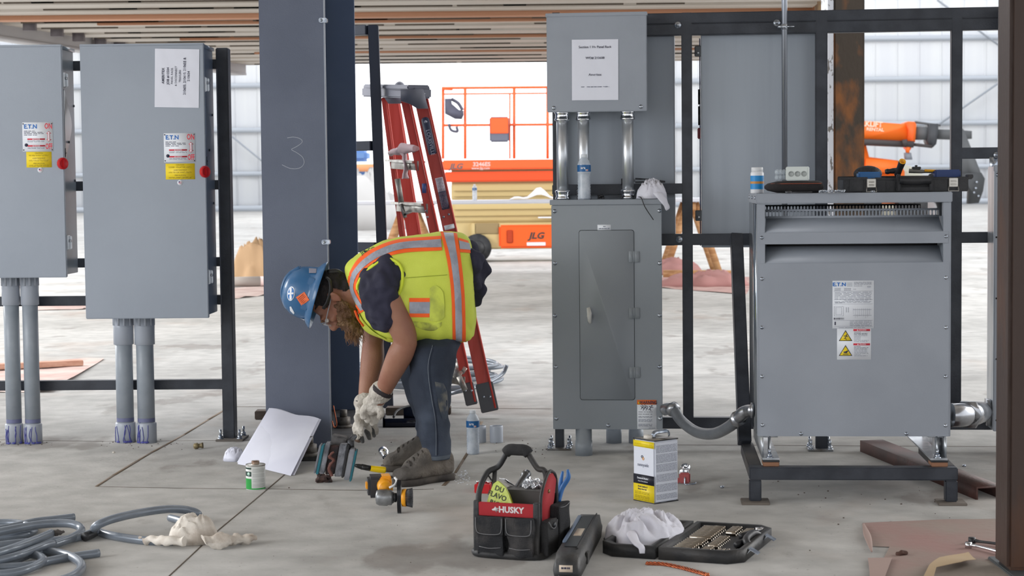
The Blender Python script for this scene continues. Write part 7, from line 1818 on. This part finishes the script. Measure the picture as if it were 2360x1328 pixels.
# ---- boots
def boot(ankle, toe, heel_z=0.0, w_=.050, name='boot'):
    """ankle, toe: ground points under the ankle and at the toe tip"""
    f = (toe - ankle); f.z = 0; Lf = f.length; f.normalize(); s = V((-f.y, f.x, 0)); hl = ankle - f * .085
    r_ = []
    def ring(p, hw, h0, h1, pw=.75): return [p + s * math.copysign(abs(math.cos(a)) ** pw, math.cos(a)) * hw + V((0, 0, (h0 + h1) / 2 + math.copysign(abs(math.sin(a)) ** pw, math.sin(a)) * (h1 - h0) / 2)) for a in [2 * PI * k / 24 for k in range(24)]]
    LL = Lf + .085
    st_ = [(0, .018, .03, .085), (.02, .034, .018, .125), (.07, .038, .018, .150), (.12, .041, .018, .152), (.16, .044, .018, .128), (.20, .047, .018, .104), (LL - .06, .048, .018, .078), (LL - .025, .042, .018, .070), (LL - .006, .028, .02, .055), (LL, .010, .028, .042)]
    bm = nb(); rings(bm, [ring(hl + f * t, hw * w_ / .048, a, b_) for t, hw, a, b_ in st_])
    tube(bm, [hl + f * .075 + V((0, 0, .09)), hl + f * .07 + V((0, 0, .17))], [.050, .052], seg=20, sm=2)
    bm = frozen(bm, [('REMESH', dict(mode='VOXEL', voxel_size=.0055)), ('SMOOTH', dict(factor=.5, iterations=4))]); jitter(bm, .005, 30, 1.0)
    b_ = link(name, bm, BOOTL, wk, smooth=180)
    bm = nb(); out = []
    for t, hw in ((0, .020), (.02, .037), (.07, .040), (.12, .036), (.16, .041), (LL - .08, .052), (LL - .04, .048), (LL - .012, .034), (LL + .006, .012)): out.append((t, hw * w_ / .048))
    lo = [hl + f * t + s * h for t, h in out] + [hl + f * t - s * h for t, h in reversed(out)]
    rings(bm, [[p + V((0, 0, .001)) for p in lo], [p + V((0, 0, .026)) for p in lo]]); link('sole', bm, SOLE, b_)
    for k in range(5):
        p = hl + f * (.125 + .022 * k); zc = .142 - .0118 * k
        bm = nb(); tube(bm, [p - s * .022 + V((0, 0, zc - .012)), p - s * .01 + V((0, 0, zc)), p + s * .012 + f * .012 + V((0, 0, zc - .003)), p + s * .022 + f * .012 + V((0, 0, zc - .015))], .0035, seg=6, sm=3); link('lace', bm, SOLE, b_)
    bm = nb(); pts = [hl + f * (LL - .10) + s * .047 + V((0, 0, .03)), hl + f * (LL - .085) + s * .035 + V((0, 0, .075)), hl + f * (LL - .08) + V((0, 0, .086)), hl + f * (LL - .085) - s * .035 + V((0, 0, .075)), hl + f * (LL - .10) - s * .047 + V((0, 0, .03))]
    tube(bm, pts, .0022, seg=6); link('toe_seam', bm, SOLE, b_)
    return b_
an = Q(1003, 1050, -.15); an.z = 0; tn = G(920, 1111); tn.y = an.y - .12
af = Q(988, 1035, .18); af.z = 0; tf = G(892, 1072); tf.y = af.y - .06; tf.x = P(889, 1065, tf.y).x
dn = (tn - an); tn = an + dn.normalized() * .20; dfv = (tf - af); tf = af + dfv.normalized() * .20
boot(an, tn); boot(af, tf)

# ---- t-shirt (torso under the vest, sleeves)
sh_n = Q(878, 632, -.19); sh_f = Q(862, 640, .18)
def torso(pad=0.0):
    st_ = [(800, 618, 700, .085), (812, 600, 735, .125), (835, 583, 762, .165), (870, 567, 778, .195), (920, 551, 786, .205), (970, 541, 786, .205), (1020, 536, 788, .20), (1060, 538, 786, .19), (1090, 556, 770, .165)]
    return st_
# vest: loft of rings along x
def vest_mesh():
    # px x of the ring top, tilt of the ring (bottom x), top y, bottom y, half width
    st_ = [(793, 822, 622, 690, .055), (797, 826, 610, 708, .090), (806, 832, 600, 726, .125), (822, 842, 588, 742, .155), (845, 858, 574, 758, .178), (875, 880, 560, 774, .195), (910, 908, 549, 784, .205), (950, 945, 541, 788, .210), (990, 985, 536, 789, .208), (1025, 1025, 533.5, 789, .202), (1055, 1060, 535, 788, .192), (1074, 1080, 541, 787, .178), (1086, 1094, 556, 780, .150), (1092, 1097, 580, 768, .12)]
    rg = []
    for xt, xb, yt, yb_, hw in st_:
        a, b_ = Q(xt, yt), Q(xb, yb_); c = (a + b_) / 2; h = (a - b_) / 2; r_ = []
        for k in range(48):
            t = 2 * PI * k / 48; cx, sx_ = math.cos(t), math.sin(t)
            r_.append(c + V((0, math.copysign(abs(sx_) ** (.78 if cx > 0 else .5), sx_) * hw, 0)) + h * math.copysign(abs(cx) ** (.72 if cx > 0 else .62), cx))
        rg.append(r_)
    bm = nb(); rings(bm, rg)
    bm = frozen(bm, [('SUBSURF', dict(levels=2))])
    for v in bm.verts:
        z, x = v.co.z, v.co.x
        fold = noise.noise(V((x * 7, v.co.y * 5, z * 3.2 + 4))) * .014 + (abs(noise.noise(V((x * 16 + z * 5, v.co.y * 9, z * 6)))) - .2) * -.014
        low = max(0, min(1, (Q(1000, 700).z - z) / .15)) 
        v.co += v.normal * fold * (.5 + low)
    bm.normal_update(); return bm
bm = vest_mesh(); vs_o = link('safety_vest', bm, VEST, wk, smooth=180); bv = bvh_of(vs_o)
# navy shirt: shoulder and sleeve pushed through the armhole, plus tail at the back
el_n = Q(938, 793, -.19); wr_n = Q(882, 902, -.10); el_f = Q(862, 800, .16); wr_f = Q(843, 922, .05)
slv = ([Q(900, 634, -.09), Q(884, 648, -.150), Q(882, 690, -.175), Q(886, 728, -.182)], [.095, .094, .084, .068])
bm = capsules([slv, ([Q(868, 640, -.135), Q(903, 641, -.135)], [.075, .088]), ([Q(902, 626, -.148), Q(914, 638, -.150), Q(906, 664, -.148), Q(896, 676, -.14)], [.06, .072, .07, .07]), ([Q(862, 650, -.10), Q(868, 676, -.15), Q(876, 712, -.175)], [.07, .072, .066])], .007, 5); jitter(bm, .022, 11, 3); jitter(bm, .012, 30, 8)
link('t_shirt', bm, NAVY, wk, smooth=180)
bm = capsules([([Q(1066, 580, 0), Q(1084, 604, 0), Q(1088, 640, 0), Q(1080, 690, 0)], [.05, .06, .056, .05]), ([Q(1060, 590, -.09), Q(1086, 610, -.08), Q(1090, 648, -.07)], [.05, .05, .042]), ([Q(1060, 590, .09), Q(1086, 610, .08), Q(1090, 648, .07)], [.05, .05, .042])], .008, 4); jitter(bm, .03, 14, 1); jitter(bm, .014, 28, 4)
link('shirt_tail', bm, NAVY, wk, smooth=180)
bm = capsules([([sh_f, Q(852, 690, .17), Q(854, 735, .165)], [.075, .07, .066])], .008, 4); link('far_sleeve', bm, NAVY, wk, smooth=180)

# ---- vest bands, pocket, edges
def band(name, A_, B2_, m, off=.003, n=40): return ribbon(name, bv, A_, B2_, m, vs_o, off, n, 6)
# vertical band round the waist
band('reflective_band', [(1014, 532), (1030, 600), (1040, 680), (1043, 786)], [(1052, 534), (1062, 600), (1070, 680), (1073, 786)], VORG)
band('reflective_strip', [(1021, 533), (1038, 600), (1047, 680), (1050, 785)], [(1044, 534), (1054, 600), (1062, 680), (1065, 785)], VSIL, .0045)
# shoulder band across the back
band('reflective_band', [(806, 640), (808, 626), (828, 596), (866, 571), (920, 553), (1016, 545)], [(826, 644), (832, 632), (856, 610), (888, 594), (936, 583), (1019, 578)], VORG)
band('reflective_strip', [(812, 640), (814, 628), (836, 602), (870, 579), (922, 561), (1016, 553)], [(820, 643), (826, 631), (848, 610), (882, 590), (932, 575), (1018, 571)], VSIL, .0045)
band('reflective_band', [(1056, 549), (1078, 556)], [(1060, 582), (1086, 584)], VORG, n=10); band('reflective_strip', [(1057, 556), (1080, 562)], [(1059, 575), (1084, 577)], VSIL, .0045, n=10)
# front shoulder band down to the chest
band('reflective_band', [(804, 636), (802, 664), (812, 696), (828, 724)], [(826, 640), (822, 664), (832, 690), (846, 712)], VORG, n=24)
band('reflective_strip', [(810, 637), (808, 664), (818, 692), (833, 716)], [(820, 640), (816, 664), (827, 690), (841, 712)], VSIL, .0045, n=24)
band('pocket_stripe', [(943, 687), (991, 687)], [(943, 731), (991, 731)], VORG, n=12); band('pocket_silver', [(943.5, 696), (991, 696)], [(943.5, 722), (991, 722)], VSIL, .0045, n=12)
pocket = band('pocket', [(991, 664), (1004, 658), (1020, 672), (1024, 700)], [(990, 738), (1000, 740), (1014, 738), (1024, 730)], mat('hi_vis_soiled', (210, 222, 88), .8, 0, (160, 168, 78), 13, lo=.45, hi=.7), .004, n=14)
band('dirt_smudge', [(950, 740), (970, 742), (1000, 745), (1018, 742)], [(955, 752), (975, 760), (1000, 762), (1016, 752)], mat('smudge', (206, 218, 88), .85, 0, (150, 156, 76), 22, lo=.42, hi=.62), .0015, n=12)
band('hem_binding', [(892, 778), (930, 786), (1000, 788.5), (1084, 786)], [(892, 783), (930, 790), (1000, 792), (1084, 790)], mat('vest_trim', (220, 232, 84), .7), .003, n=30)
band('mesh_seam', [(935, 640), (1030, 633)], [(935, 641.4), (1030, 634.4)], mat('seam_olive', (150, 164, 44), .8), .002, n=14)
band('side_seam', [(914, 700), (925, 735), (942, 745)], [(915.5, 700), (926.5, 734), (943, 744)], MATS['seam_olive'], .002, n=14)
# trim round the armhole
arm = [(826, 668), (826, 656), (838, 636), (862, 614), (890, 598), (910, 602), (924, 616), (928, 642), (923, 668), (910, 690)]
q = [project(bv, x, y, .004) for x, y in arm]; q = [p for p in q if p is not None]
bm = nb(); tube(bm, q, .0065, seg=8, sm=5); link('armhole_binding', bm, mat('vest_trim2', (212, 226, 60), .7), vs_o)
# opening of the vest hanging below the neck
bm = nb(); pts1 = [Q(822, 712, -.13), Q(836, 738, -.15), Q(860, 764, -.16), Q(890, 782, -.17)]; pts2 = [Q(828, 708, -.02), Q(830, 745, -.03), Q(848, 768, -.05), Q(890, 785, -.08)]
A1, A2 = smooth_pts(pts1, 6), smooth_pts(pts2, 6); vsx = [[bm.verts.new(a.lerp(b_, t / 4)) for t in range(5)] for a, b_ in zip(A1, A2)]
for i in range(len(vsx) - 1):
    for j in range(4): bm.faces.new((vsx[i][j], vsx[i + 1][j], vsx[i + 1][j + 1], vsx[i][j + 1]))
r_ = bmesh.ops.extrude_face_region(bm, geom=bm.faces[:])
for v in [x for x in r_['geom'] if isinstance(x, bmesh.types.BMVert)]: v.co += V((0, .003, .0))
bmesh.ops.recalc_face_normals(bm, faces=bm.faces[:]); link('front_flap', bm, VEST, vs_o, smooth=60)
bm = nb(); tube(bm, [Q(818, 716, -.14), Q(826, 736, -.15), Q(838, 752, -.14)], .006, seg=8, sm=4, sy=.5); link('zip_edge', bm, VORG, vs_o)
# writing on the back of the vest
b = nb()
for s, x, y, a_ in (('JDR', 842, 575, 28), ('& CO', 852, 569, 28)):
    p = project(bv, x, y + 8, .003)
    if p is not None: text(b, s, .022, Matrix.Translation(p) @ Matrix.Rotation(PI / 2 - .9, 4, 'X') @ Matrix.Rotation(math.radians(a_), 4, 'Z'), 0, bold=.02)
if b.verts: link('lettering', b, mat('vest_ink', (44, 72, 70), .7), vs_o, smooth=20)
else: b.free()

# ---- body: head, neck, arms in one skin
hc = Q(772, 690)                           # centre of the skull
UPH = (Q(700, 668) - Q(772, 690)); UPH.y = 0; UPH.normalize()          # crown direction (left)
FWH = V((UPH.z, 0, -UPH.x)); 
if FWH.z > 0: FWH = -FWH                   # face direction (down)
SDH = V((0, -1, 0))
HM = Matrix(((SDH.x, -FWH.x, UPH.x, hc.x), (SDH.y, -FWH.y, UPH.y, hc.y), (SDH.z, -FWH.z, UPH.z, hc.z), (0, 0, 0, 1)))   # x side(near), y back, z crown
def hp(x, y, z): return HM @ V((x, y, z))
def head(bm):
    # x: side, y: back(+)/face(-), z: crown
    def eb(c, r_, rot=None): ball(bm, hp(*c), *r_, seg=24, M=HM.to_3x3().to_4x4())
    eb((0, .012, .030), (.076, .096, .088)); eb((0, -.018, -.010), (.066, .076, .080)); eb((0, -.040, -.060), (.046, .050, .046)); eb((0, -.068, -.082), (.026, .024, .022))
    eb((0, -.088, .022), (.050, .018, .014)); eb((.040, -.070, -.018), (.022, .020, .018)); eb((-.040, -.070, -.018), (.022, .020, .018))
    tube(bm, [hp(0, -.090, .016), hp(0, -.106, -.012), hp(0, -.116, -.030), hp(0, -.098, -.036)], [.009, .012, .014, .010], seg=10)
    for s in (-1, 1): eb((s * .011, -.100, -.032), (.009, .010, .009))
    eb((0, -.092, -.052), (.024, .014, .007)); eb((0, -.090, -.062), (.022, .013, .007))
    for s in (-1, 1):
        tube(bm, [hp(s * .076, .010, .018), hp(s * .086, .022, .020), hp(s * .088, .028, .002), hp(s * .084, .020, -.020), hp(s * .078, .008, -.030)], [.006, .007, .007, .007, .007], seg=8); eb((s * .078, .012, -.004), (.008, .014, .024))
neck = ([hp(0, .045, -.04), hp(0, .06, -.10), Q(850, 650, 0)], [.062, .066, .085])
armn = ([Q(880, 650, -.16), Q(900, 705, -.19), Q(928, 762, -.195), Q(936, 790, -.19)], [.066, .058, .052, .046])
fore = ([Q(936, 790, -.19), Q(922, 818, -.175), Q(900, 864, -.135), Q(884, 900, -.105), Q(872, 920, -.09)], [.046, .052, .043, .034, .032])
armf = ([Q(862, 660, .16), Q(862, 740, .16), Q(860, 790, .15)], [.062, .052, .045]); foref = ([Q(860, 790, .15), Q(858, 830, .13), Q(848, 885, .09), Q(842, 925, .06), Q(840, 940, .05)], [.045, .049, .038, .031, .030])
bm = capsules([neck, armn, fore, armf, foref, ([Q(862, 655, .15), Q(880, 650, -.15)], [.05, .05])], .0055, 5, head)
body = link('body', bm, SKIN, wk, smooth=180)
# face details
for s in (-1, 1):
    b = nb(); ball(b, hp(s * .030, -.090, .004), .0095, .0095, .0095, mi=0, seg=14); ball(b, hp(s * .030, -.0965, .001), .0045, .004, .0045, mi=1, seg=10); link('eye', b, [mat('eye_white', (220, 216, 210), .3), mat('iris', (60, 70, 80), .3)], body)
    b = nb(); tube(b, [hp(s * .014, -.102, .018), hp(s * .030, -.104, .023), hp(s * .046, -.096, .020)], [.004, .005, .003], seg=8, sm=4, sy=.5); link('eyebrow', b, BEARD, body)
# hair under the hat, sideburn, beard
def hairb(bm):
    ball(bm, hp(0, .018, .028), .082, .100, .088, seg=24, M=HM.to_3x3().to_4x4())
    ball(bm, hp(0, .060, -.030), .066, .060, .060, seg=20, M=HM.to_3x3().to_4x4()); ball(bm, hp(0, .078, -.075), .055, .045, .045, seg=20, M=HM.to_3x3().to_4x4())
bm = nb(); hairb(bm)
bm = frozen(bm, [('REMESH', dict(mode='VOXEL', voxel_size=.006)), ('SMOOTH', dict(factor=.5, iterations=3))])
Hi = HM.inverted()
dl = []
for v in bm.verts:
    q = Hi @ v.co
    if q.y < -.040 + max(0, (q.z - .045)) * -2 and q.z < .07: dl.append(v)
    elif abs(q.x) > .05 and q.y < .046 and q.z < .010 and q.y > -.06: dl.append(v)
bmesh.ops.delete(bm, geom=dl, context='VERTS'); jitter(bm, .006, 60); link('hair', bm, HAIR, wk, smooth=180)
random.seed(3)
bm = nb()
for c, r_ in (((0, -.070, -.075), (.050, .040, .034)), ((0, -.088, -.100), (.044, .036, .034)), ((.040, -.040, -.055), (.030, .042, .036)), ((-.040, -.040, -.055), (.030, .042, .036)), ((.062, -.012, -.035), (.014, .026, .034)), ((-.062, -.012, -.035), (.014, .026, .034)), ((0, -.098, -.125), (.032, .028, .026)), ((0, -.096, -.043), (.032, .012, .007))):
    ball(bm, hp(*c), *r_, seg=20, M=HM.to_3x3().to_4x4())
bm = frozen(bm, [('REMESH', dict(mode='VOXEL', voxel_size=.0045)), ('SMOOTH', dict(factor=.5, iterations=3))]); jitter(bm, .009, 60, 2); jitter(bm, .006, 130, 3)
bd_ = link('beard', bm, BEARD, wk, smooth=180)
bm = nb()
for k in range(240):
    a = random.uniform(0, 2 * PI); c = V((math.cos(a) * random.uniform(.0, .045), -.075 - random.uniform(0, .045), -.080 - random.uniform(0, .05)))
    d = V((random.gauss(0, .012), random.uniform(-.050, -.02), random.uniform(-.045, .0)))
    tube(bm, [hp(*c), hp(*(c + d * .5 + V((random.gauss(0, .008), random.gauss(0, .006), random.gauss(0, .006))))), hp(*(c + d))], [.0011, .0009, .0004], seg=4, sm=3)
tag(link('beard_strands', bm, mat('beard_tip', (132, 98, 70), .8), bd_, smooth=180), kind='stuff')
# glasses
GL = mat('clear_lens', (230, 236, 240), .05, alpha=.3)
bm = nb()
for s in (-1, 1): ball(bm, hp(s * .032, -.106, -.002), .030, .006, .019, seg=16, M=HM.to_3x3().to_4x4())
gg = link('safety_glasses', bm, GL, wk)
bm = nb()
for s in (-1, 1): tube(bm, [hp(s * .060, -.100, .004), hp(s * .074, -.070, .006), hp(s * .080, .005, .010)], .0025, seg=6, sm=3)
tube(bm, [hp(-.060, -.104, .014), hp(0, -.116, .016), hp(.060, -.104, .014)], .0018, seg=6, sm=4); link('glasses_arm', bm, mat('frame_grey', (150, 150, 156), .3, alpha=.8), gg)

# ---- hard hat
bc = (Q(755, 603) + Q(712, 757)) / 2
HX = (Q(712, 757) - Q(755, 603)); HX.y = 0; brl = HX.length / 2; HX.normalize(); HZ = V((HX.z, 0, -HX.x))
if HZ.x > 0: HZ = -HZ
HH = Matrix(((HX.x, 0, HZ.x, bc.x), (HX.y, -1, HZ.y, bc.y), (HX.z, 0, HZ.z, bc.z), (0, 0, 0, 1)))     # x to the front brim, y near side, z crown
BLUEH = mat('blue_shell', (48, 98, 142), .28, 0, (42, 90, 132), 6, coat=.3)
bm = nb(); rg = []
for k in range(40): pass
prof = [(1.0, 1.0, -.004), (1.0, 1.0, 0.0), (.90, .90, .016), (.80, .80, .026), (.775, .775, .034), (.76, .765, .060), (.70, .72, .092), (.58, .60, .120), (.42, .44, .138), (.22, .24, .147), (.02, .02, .150)]
brw = .128
for fx, fy, z in prof: rg.append([HH @ V((math.cos(2 * PI * k / 48) * brl * fx + (.004 if z > .03 else 0), math.sin(2 * PI * k / 48) * brw * fy, z)) for k in range(48)])
rings(bm, rg, cap0=False)
inn = [[HH @ V((math.cos(2 * PI * k / 48) * brl * fx, math.sin(2 * PI * k / 48) * brw * fy, z)) for k in range(48)] for fx, fy, z in ((.99, .99, -.004), (.80, .80, .018), (.74, .74, .05), (.5, .5, .11), (.02, .02, .135))]
rings(bm, inn, cap0=False); bmesh.ops.remove_doubles(bm, verts=bm.verts[:], dist=.0003)
hat = link('hard_hat', bm, BLUEH, wk, smooth=40)
for yy in (-.03, 0, .03):
    bm = nb(); tube(bm, [HH @ V((x, yy * (1 - abs(x) * 2), .1515 - (abs(x) / .115) ** 2.4 * .085 - abs(yy) * .12)) for x in (-.09, -.06, -.03, 0, .03, .06, .09)], .006, seg=8, sm=4); link('crown_ridge', bm, BLUEH, hat)
for x, y in ((.045, -1), (-.045, 1), (-.045, -1)): pass
for xx in (-.052, .050):
    bm = nb(); p = HH @ V((xx, .096 - abs(xx) * .22, .030)); Mh_ = HH.to_3x3().to_4x4(); box(bm, -.017, .017, -.006, .008, -.010, .018, bev=.003, M=Matrix.Translation(p) @ Mh_); link('accessory_slot', bm, BLUEH, hat)
bh = bvh_of(hat)
def decal(name, cx, cy, poly, m, off=.0012, par=hat, bvx=None):
    pts = [project(bvx or bh, cx + x, cy + y, off) for x, y in poly]; pts = [p for p in pts if p is not None]
    c = project(bvx or bh, cx, cy, off)
    if c is None or len(pts) < 3: return None
    bm = nb(); vc = bm.verts.new(c); vs = [bm.verts.new(p) for p in pts]
    for i in range(len(vs)): bm.faces.new((vc, vs[i], vs[(i + 1) % len(vs)]))
    r_ = bmesh.ops.extrude_face_region(bm, geom=bm.faces[:])
    for v in [x for x in r_['geom'] if isinstance(x, bmesh.types.BMVert)]: v.co += ray(cx, cy) * -.0006
    bmesh.ops.recalc_face_normals(bm, faces=bm.faces[:]); return link(name, bm, m, par, smooth=60)
def sq(h, a0=45, n=4, per=5):
    cs = [(math.cos(math.radians(a0 + 90 * k)) * h, math.sin(math.radians(a0 + 90 * k)) * h) for k in range(4)]; out = []
    for k in range(4):
        for j in range(per): t = j / per; out.append((cs[k][0] * (1 - t) + cs[(k + 1) % 4][0] * t, cs[k][1] * (1 - t) + cs[(k + 1) % 4][1] * t))
    return out
decal('orange_sticker', 698, 688.5, sq(16, 12), mat('sticker_orange', (238, 118, 70), .5), .0015)
for k in range(-2, 3): decal('sticker_print', 698 + k * 2.6, 688.5 + k * 2.6, [(-6, 5.2), (6, -5.6), (6.6, -5.0), (-5.4, 5.9)], mat('print_brown', (170, 70, 40), .6), .0030)
el = lambda a, b_, rot=0: [(math.cos(t) * a * math.cos(rot) - math.sin(t) * b_ * math.sin(rot), math.cos(t) * a * math.sin(rot) + math.sin(t) * b_ * math.cos(rot)) for t in [2 * PI * k / 24 for k in range(24)]]
decal('white_sticker', 671, 677, el(8.5, 16.5, .12), WHTL, .0015); decal('blue_sticker_print', 671, 677, el(6.8, 14, .12), mat('sticker_blue', (40, 110, 180), .5), .0026)
decal('sticker_band', 671, 677, [(-2.4, -13), (2.4, -13), (2.2, 13), (-2.6, 13)], WHTL, .0038); decal('sticker_band', 671, 677, [(-6, -2), (6, -3), (6, 1), (-6, 2)], WHTL, .0038)
decal('silver_tape', 720, 624, [(-8, -5), (9, -4), (9, 6), (-8, 6)], mat('silver_tape', (150, 150, 164), .4), .0015)
decal('worn_sticker', 673, 715, [(-5, -8), (-2, -9), (6, 6), (4, 9), (-4, 1)], WHTL, .0015); decal('worn_sticker', 697, 736, [(-5, -3), (5, 0), (5, 3), (-5, 0)], WHTL, .0015)
# black ratchet suspension at the back of the hat
bm = nb(); kx = Q(767, 652, -.03); lathe(bm, [(.026, -.02), (.030, -.012), (.030, .010), (.024, .016), (.020, .012), (.001, .012)], kx, (.25, -1, .1), 24); tube(bm, [Q(752, 640, -.07), Q(760, 648, -.08), Q(762, 668, -.085), Q(755, 695, -.088), Q(745, 712, -.085)], .010, seg=10, sm=4, sy=.5)
tube(bm, [Q(756, 628, -.03), Q(776, 626, -.02), Q(788, 634, -.01)], .012, seg=10, sm=4); link('ratchet_strap', bm, BPL, hat)

# ---- gloves
def glove(name, cuff0, cuff1, palm, fingers, thumb, m=GLOVE, pr=.036):
    ch_ = [([cuff0, cuff0.lerp(cuff1, .6), cuff1, palm], [.048, .044, .040, pr], .85), ([cuff1.lerp(palm, .3), palm], [.038, pr], 1.15)]
    for pts, r_ in fingers: ch_.append((pts, r_))
    ch_.append(thumb)
    bm = capsules(ch_, .0038, 3); jitter(bm, .005, 40, 4); jitter(bm, .002, 110, 2)
    return link(name, bm, m, wk, smooth=180)
# far hand: hangs straight down to the work
pf = Q(838, 965, .05)
fing = []
for i, (x0, y0, x1, y1, x2, y2, dd) in enumerate(((826, 972, 819, 990, 824, 1008, .01), (833, 975, 827, 997, 834, 1012, .035), (845, 976, 850, 994, 853, 1008, .06), (852, 970, 864, 984, 867, 998, .085))):
    fing.append(([Q(x0, y0, dd), Q(x1, y1, dd), Q(x2, y2, dd)], [.0145, .0135, .011]))
gf = glove('glove', Q(842, 928, .06), Q(841, 945, .055), pf, fing, ([Q(826, 962, .0), Q(830, 985, -.01), Q(832, 1000, -.012)], [.017, .0155, .0125]))
# near hand: crosses in front, knuckles to the left
pn_ = Q(858, 936, -.06)
fing = []
for i, (x0, y0, x1, y1, x2, y2, dd) in enumerate(((846, 934, 836, 948, 838, 962, -.085), (850, 942, 842, 958, 846, 970, -.065), (860, 948, 856, 964, 858, 976, -.045), (870, 948, 868, 962, 866, 974, -.03))):
    fing.append(([Q(x0, y0, dd), Q(x1, y1, dd), Q(x2, y2, dd)], [.0145, .0135, .011]))
gn = glove('glove', Q(878, 904, -.095), Q(868, 920, -.08), pn_, fing, ([Q(870, 938, -.09), Q(878, 950, -.10), Q(874, 962, -.10)], [.016, .015, .012]), pr=.040)
for o, c0, c1, rr_ in ((gf, Q(842, 921, .06), Q(842, 926, .06), .044), (gn, Q(884, 896, -.10), Q(881, 901, -.098), .0465)):
    bm = nb(); lathe(bm, [(rr_ * .95, 0), (rr_, .003), (rr_, (c1 - c0).length + .004), (rr_ * .96, (c1 - c0).length + .008)], c0, c1 - c0, 24, cap=False); lathe(bm, [(rr_ * .85, 0), (rr_ * .9, .003)], c0, c1 - c0, 24); link('cuff_binding', bm, mat('cuff_dark', (50, 44, 46), .8), o)
# fingertips of the far hand are darkened palm leather
bm = capsules([([Q(856, 992, .075), Q(862, 1004, .085)], [.013, .010]), ([Q(846, 994, .055), Q(851, 1010, .055)], [.013, .010]), ([Q(832, 1008, .02), Q(836, 1018, .02)], [.012, .009])], .0045, 2); link('dark_fingertip', bm, GLOVD, gf, smooth=180)
bm = nb(); tube(bm, [Q(816, 1006, .04), Q(826, 1014, .03), Q(836, 1012, .03)], [.010, .012, .008], seg=10); put('steel_pin', 'short rusty steel pin held in the worker\'s gloved fingers', 'pin', bm, mat('pin_rust', (104, 84, 72), .6, .3))
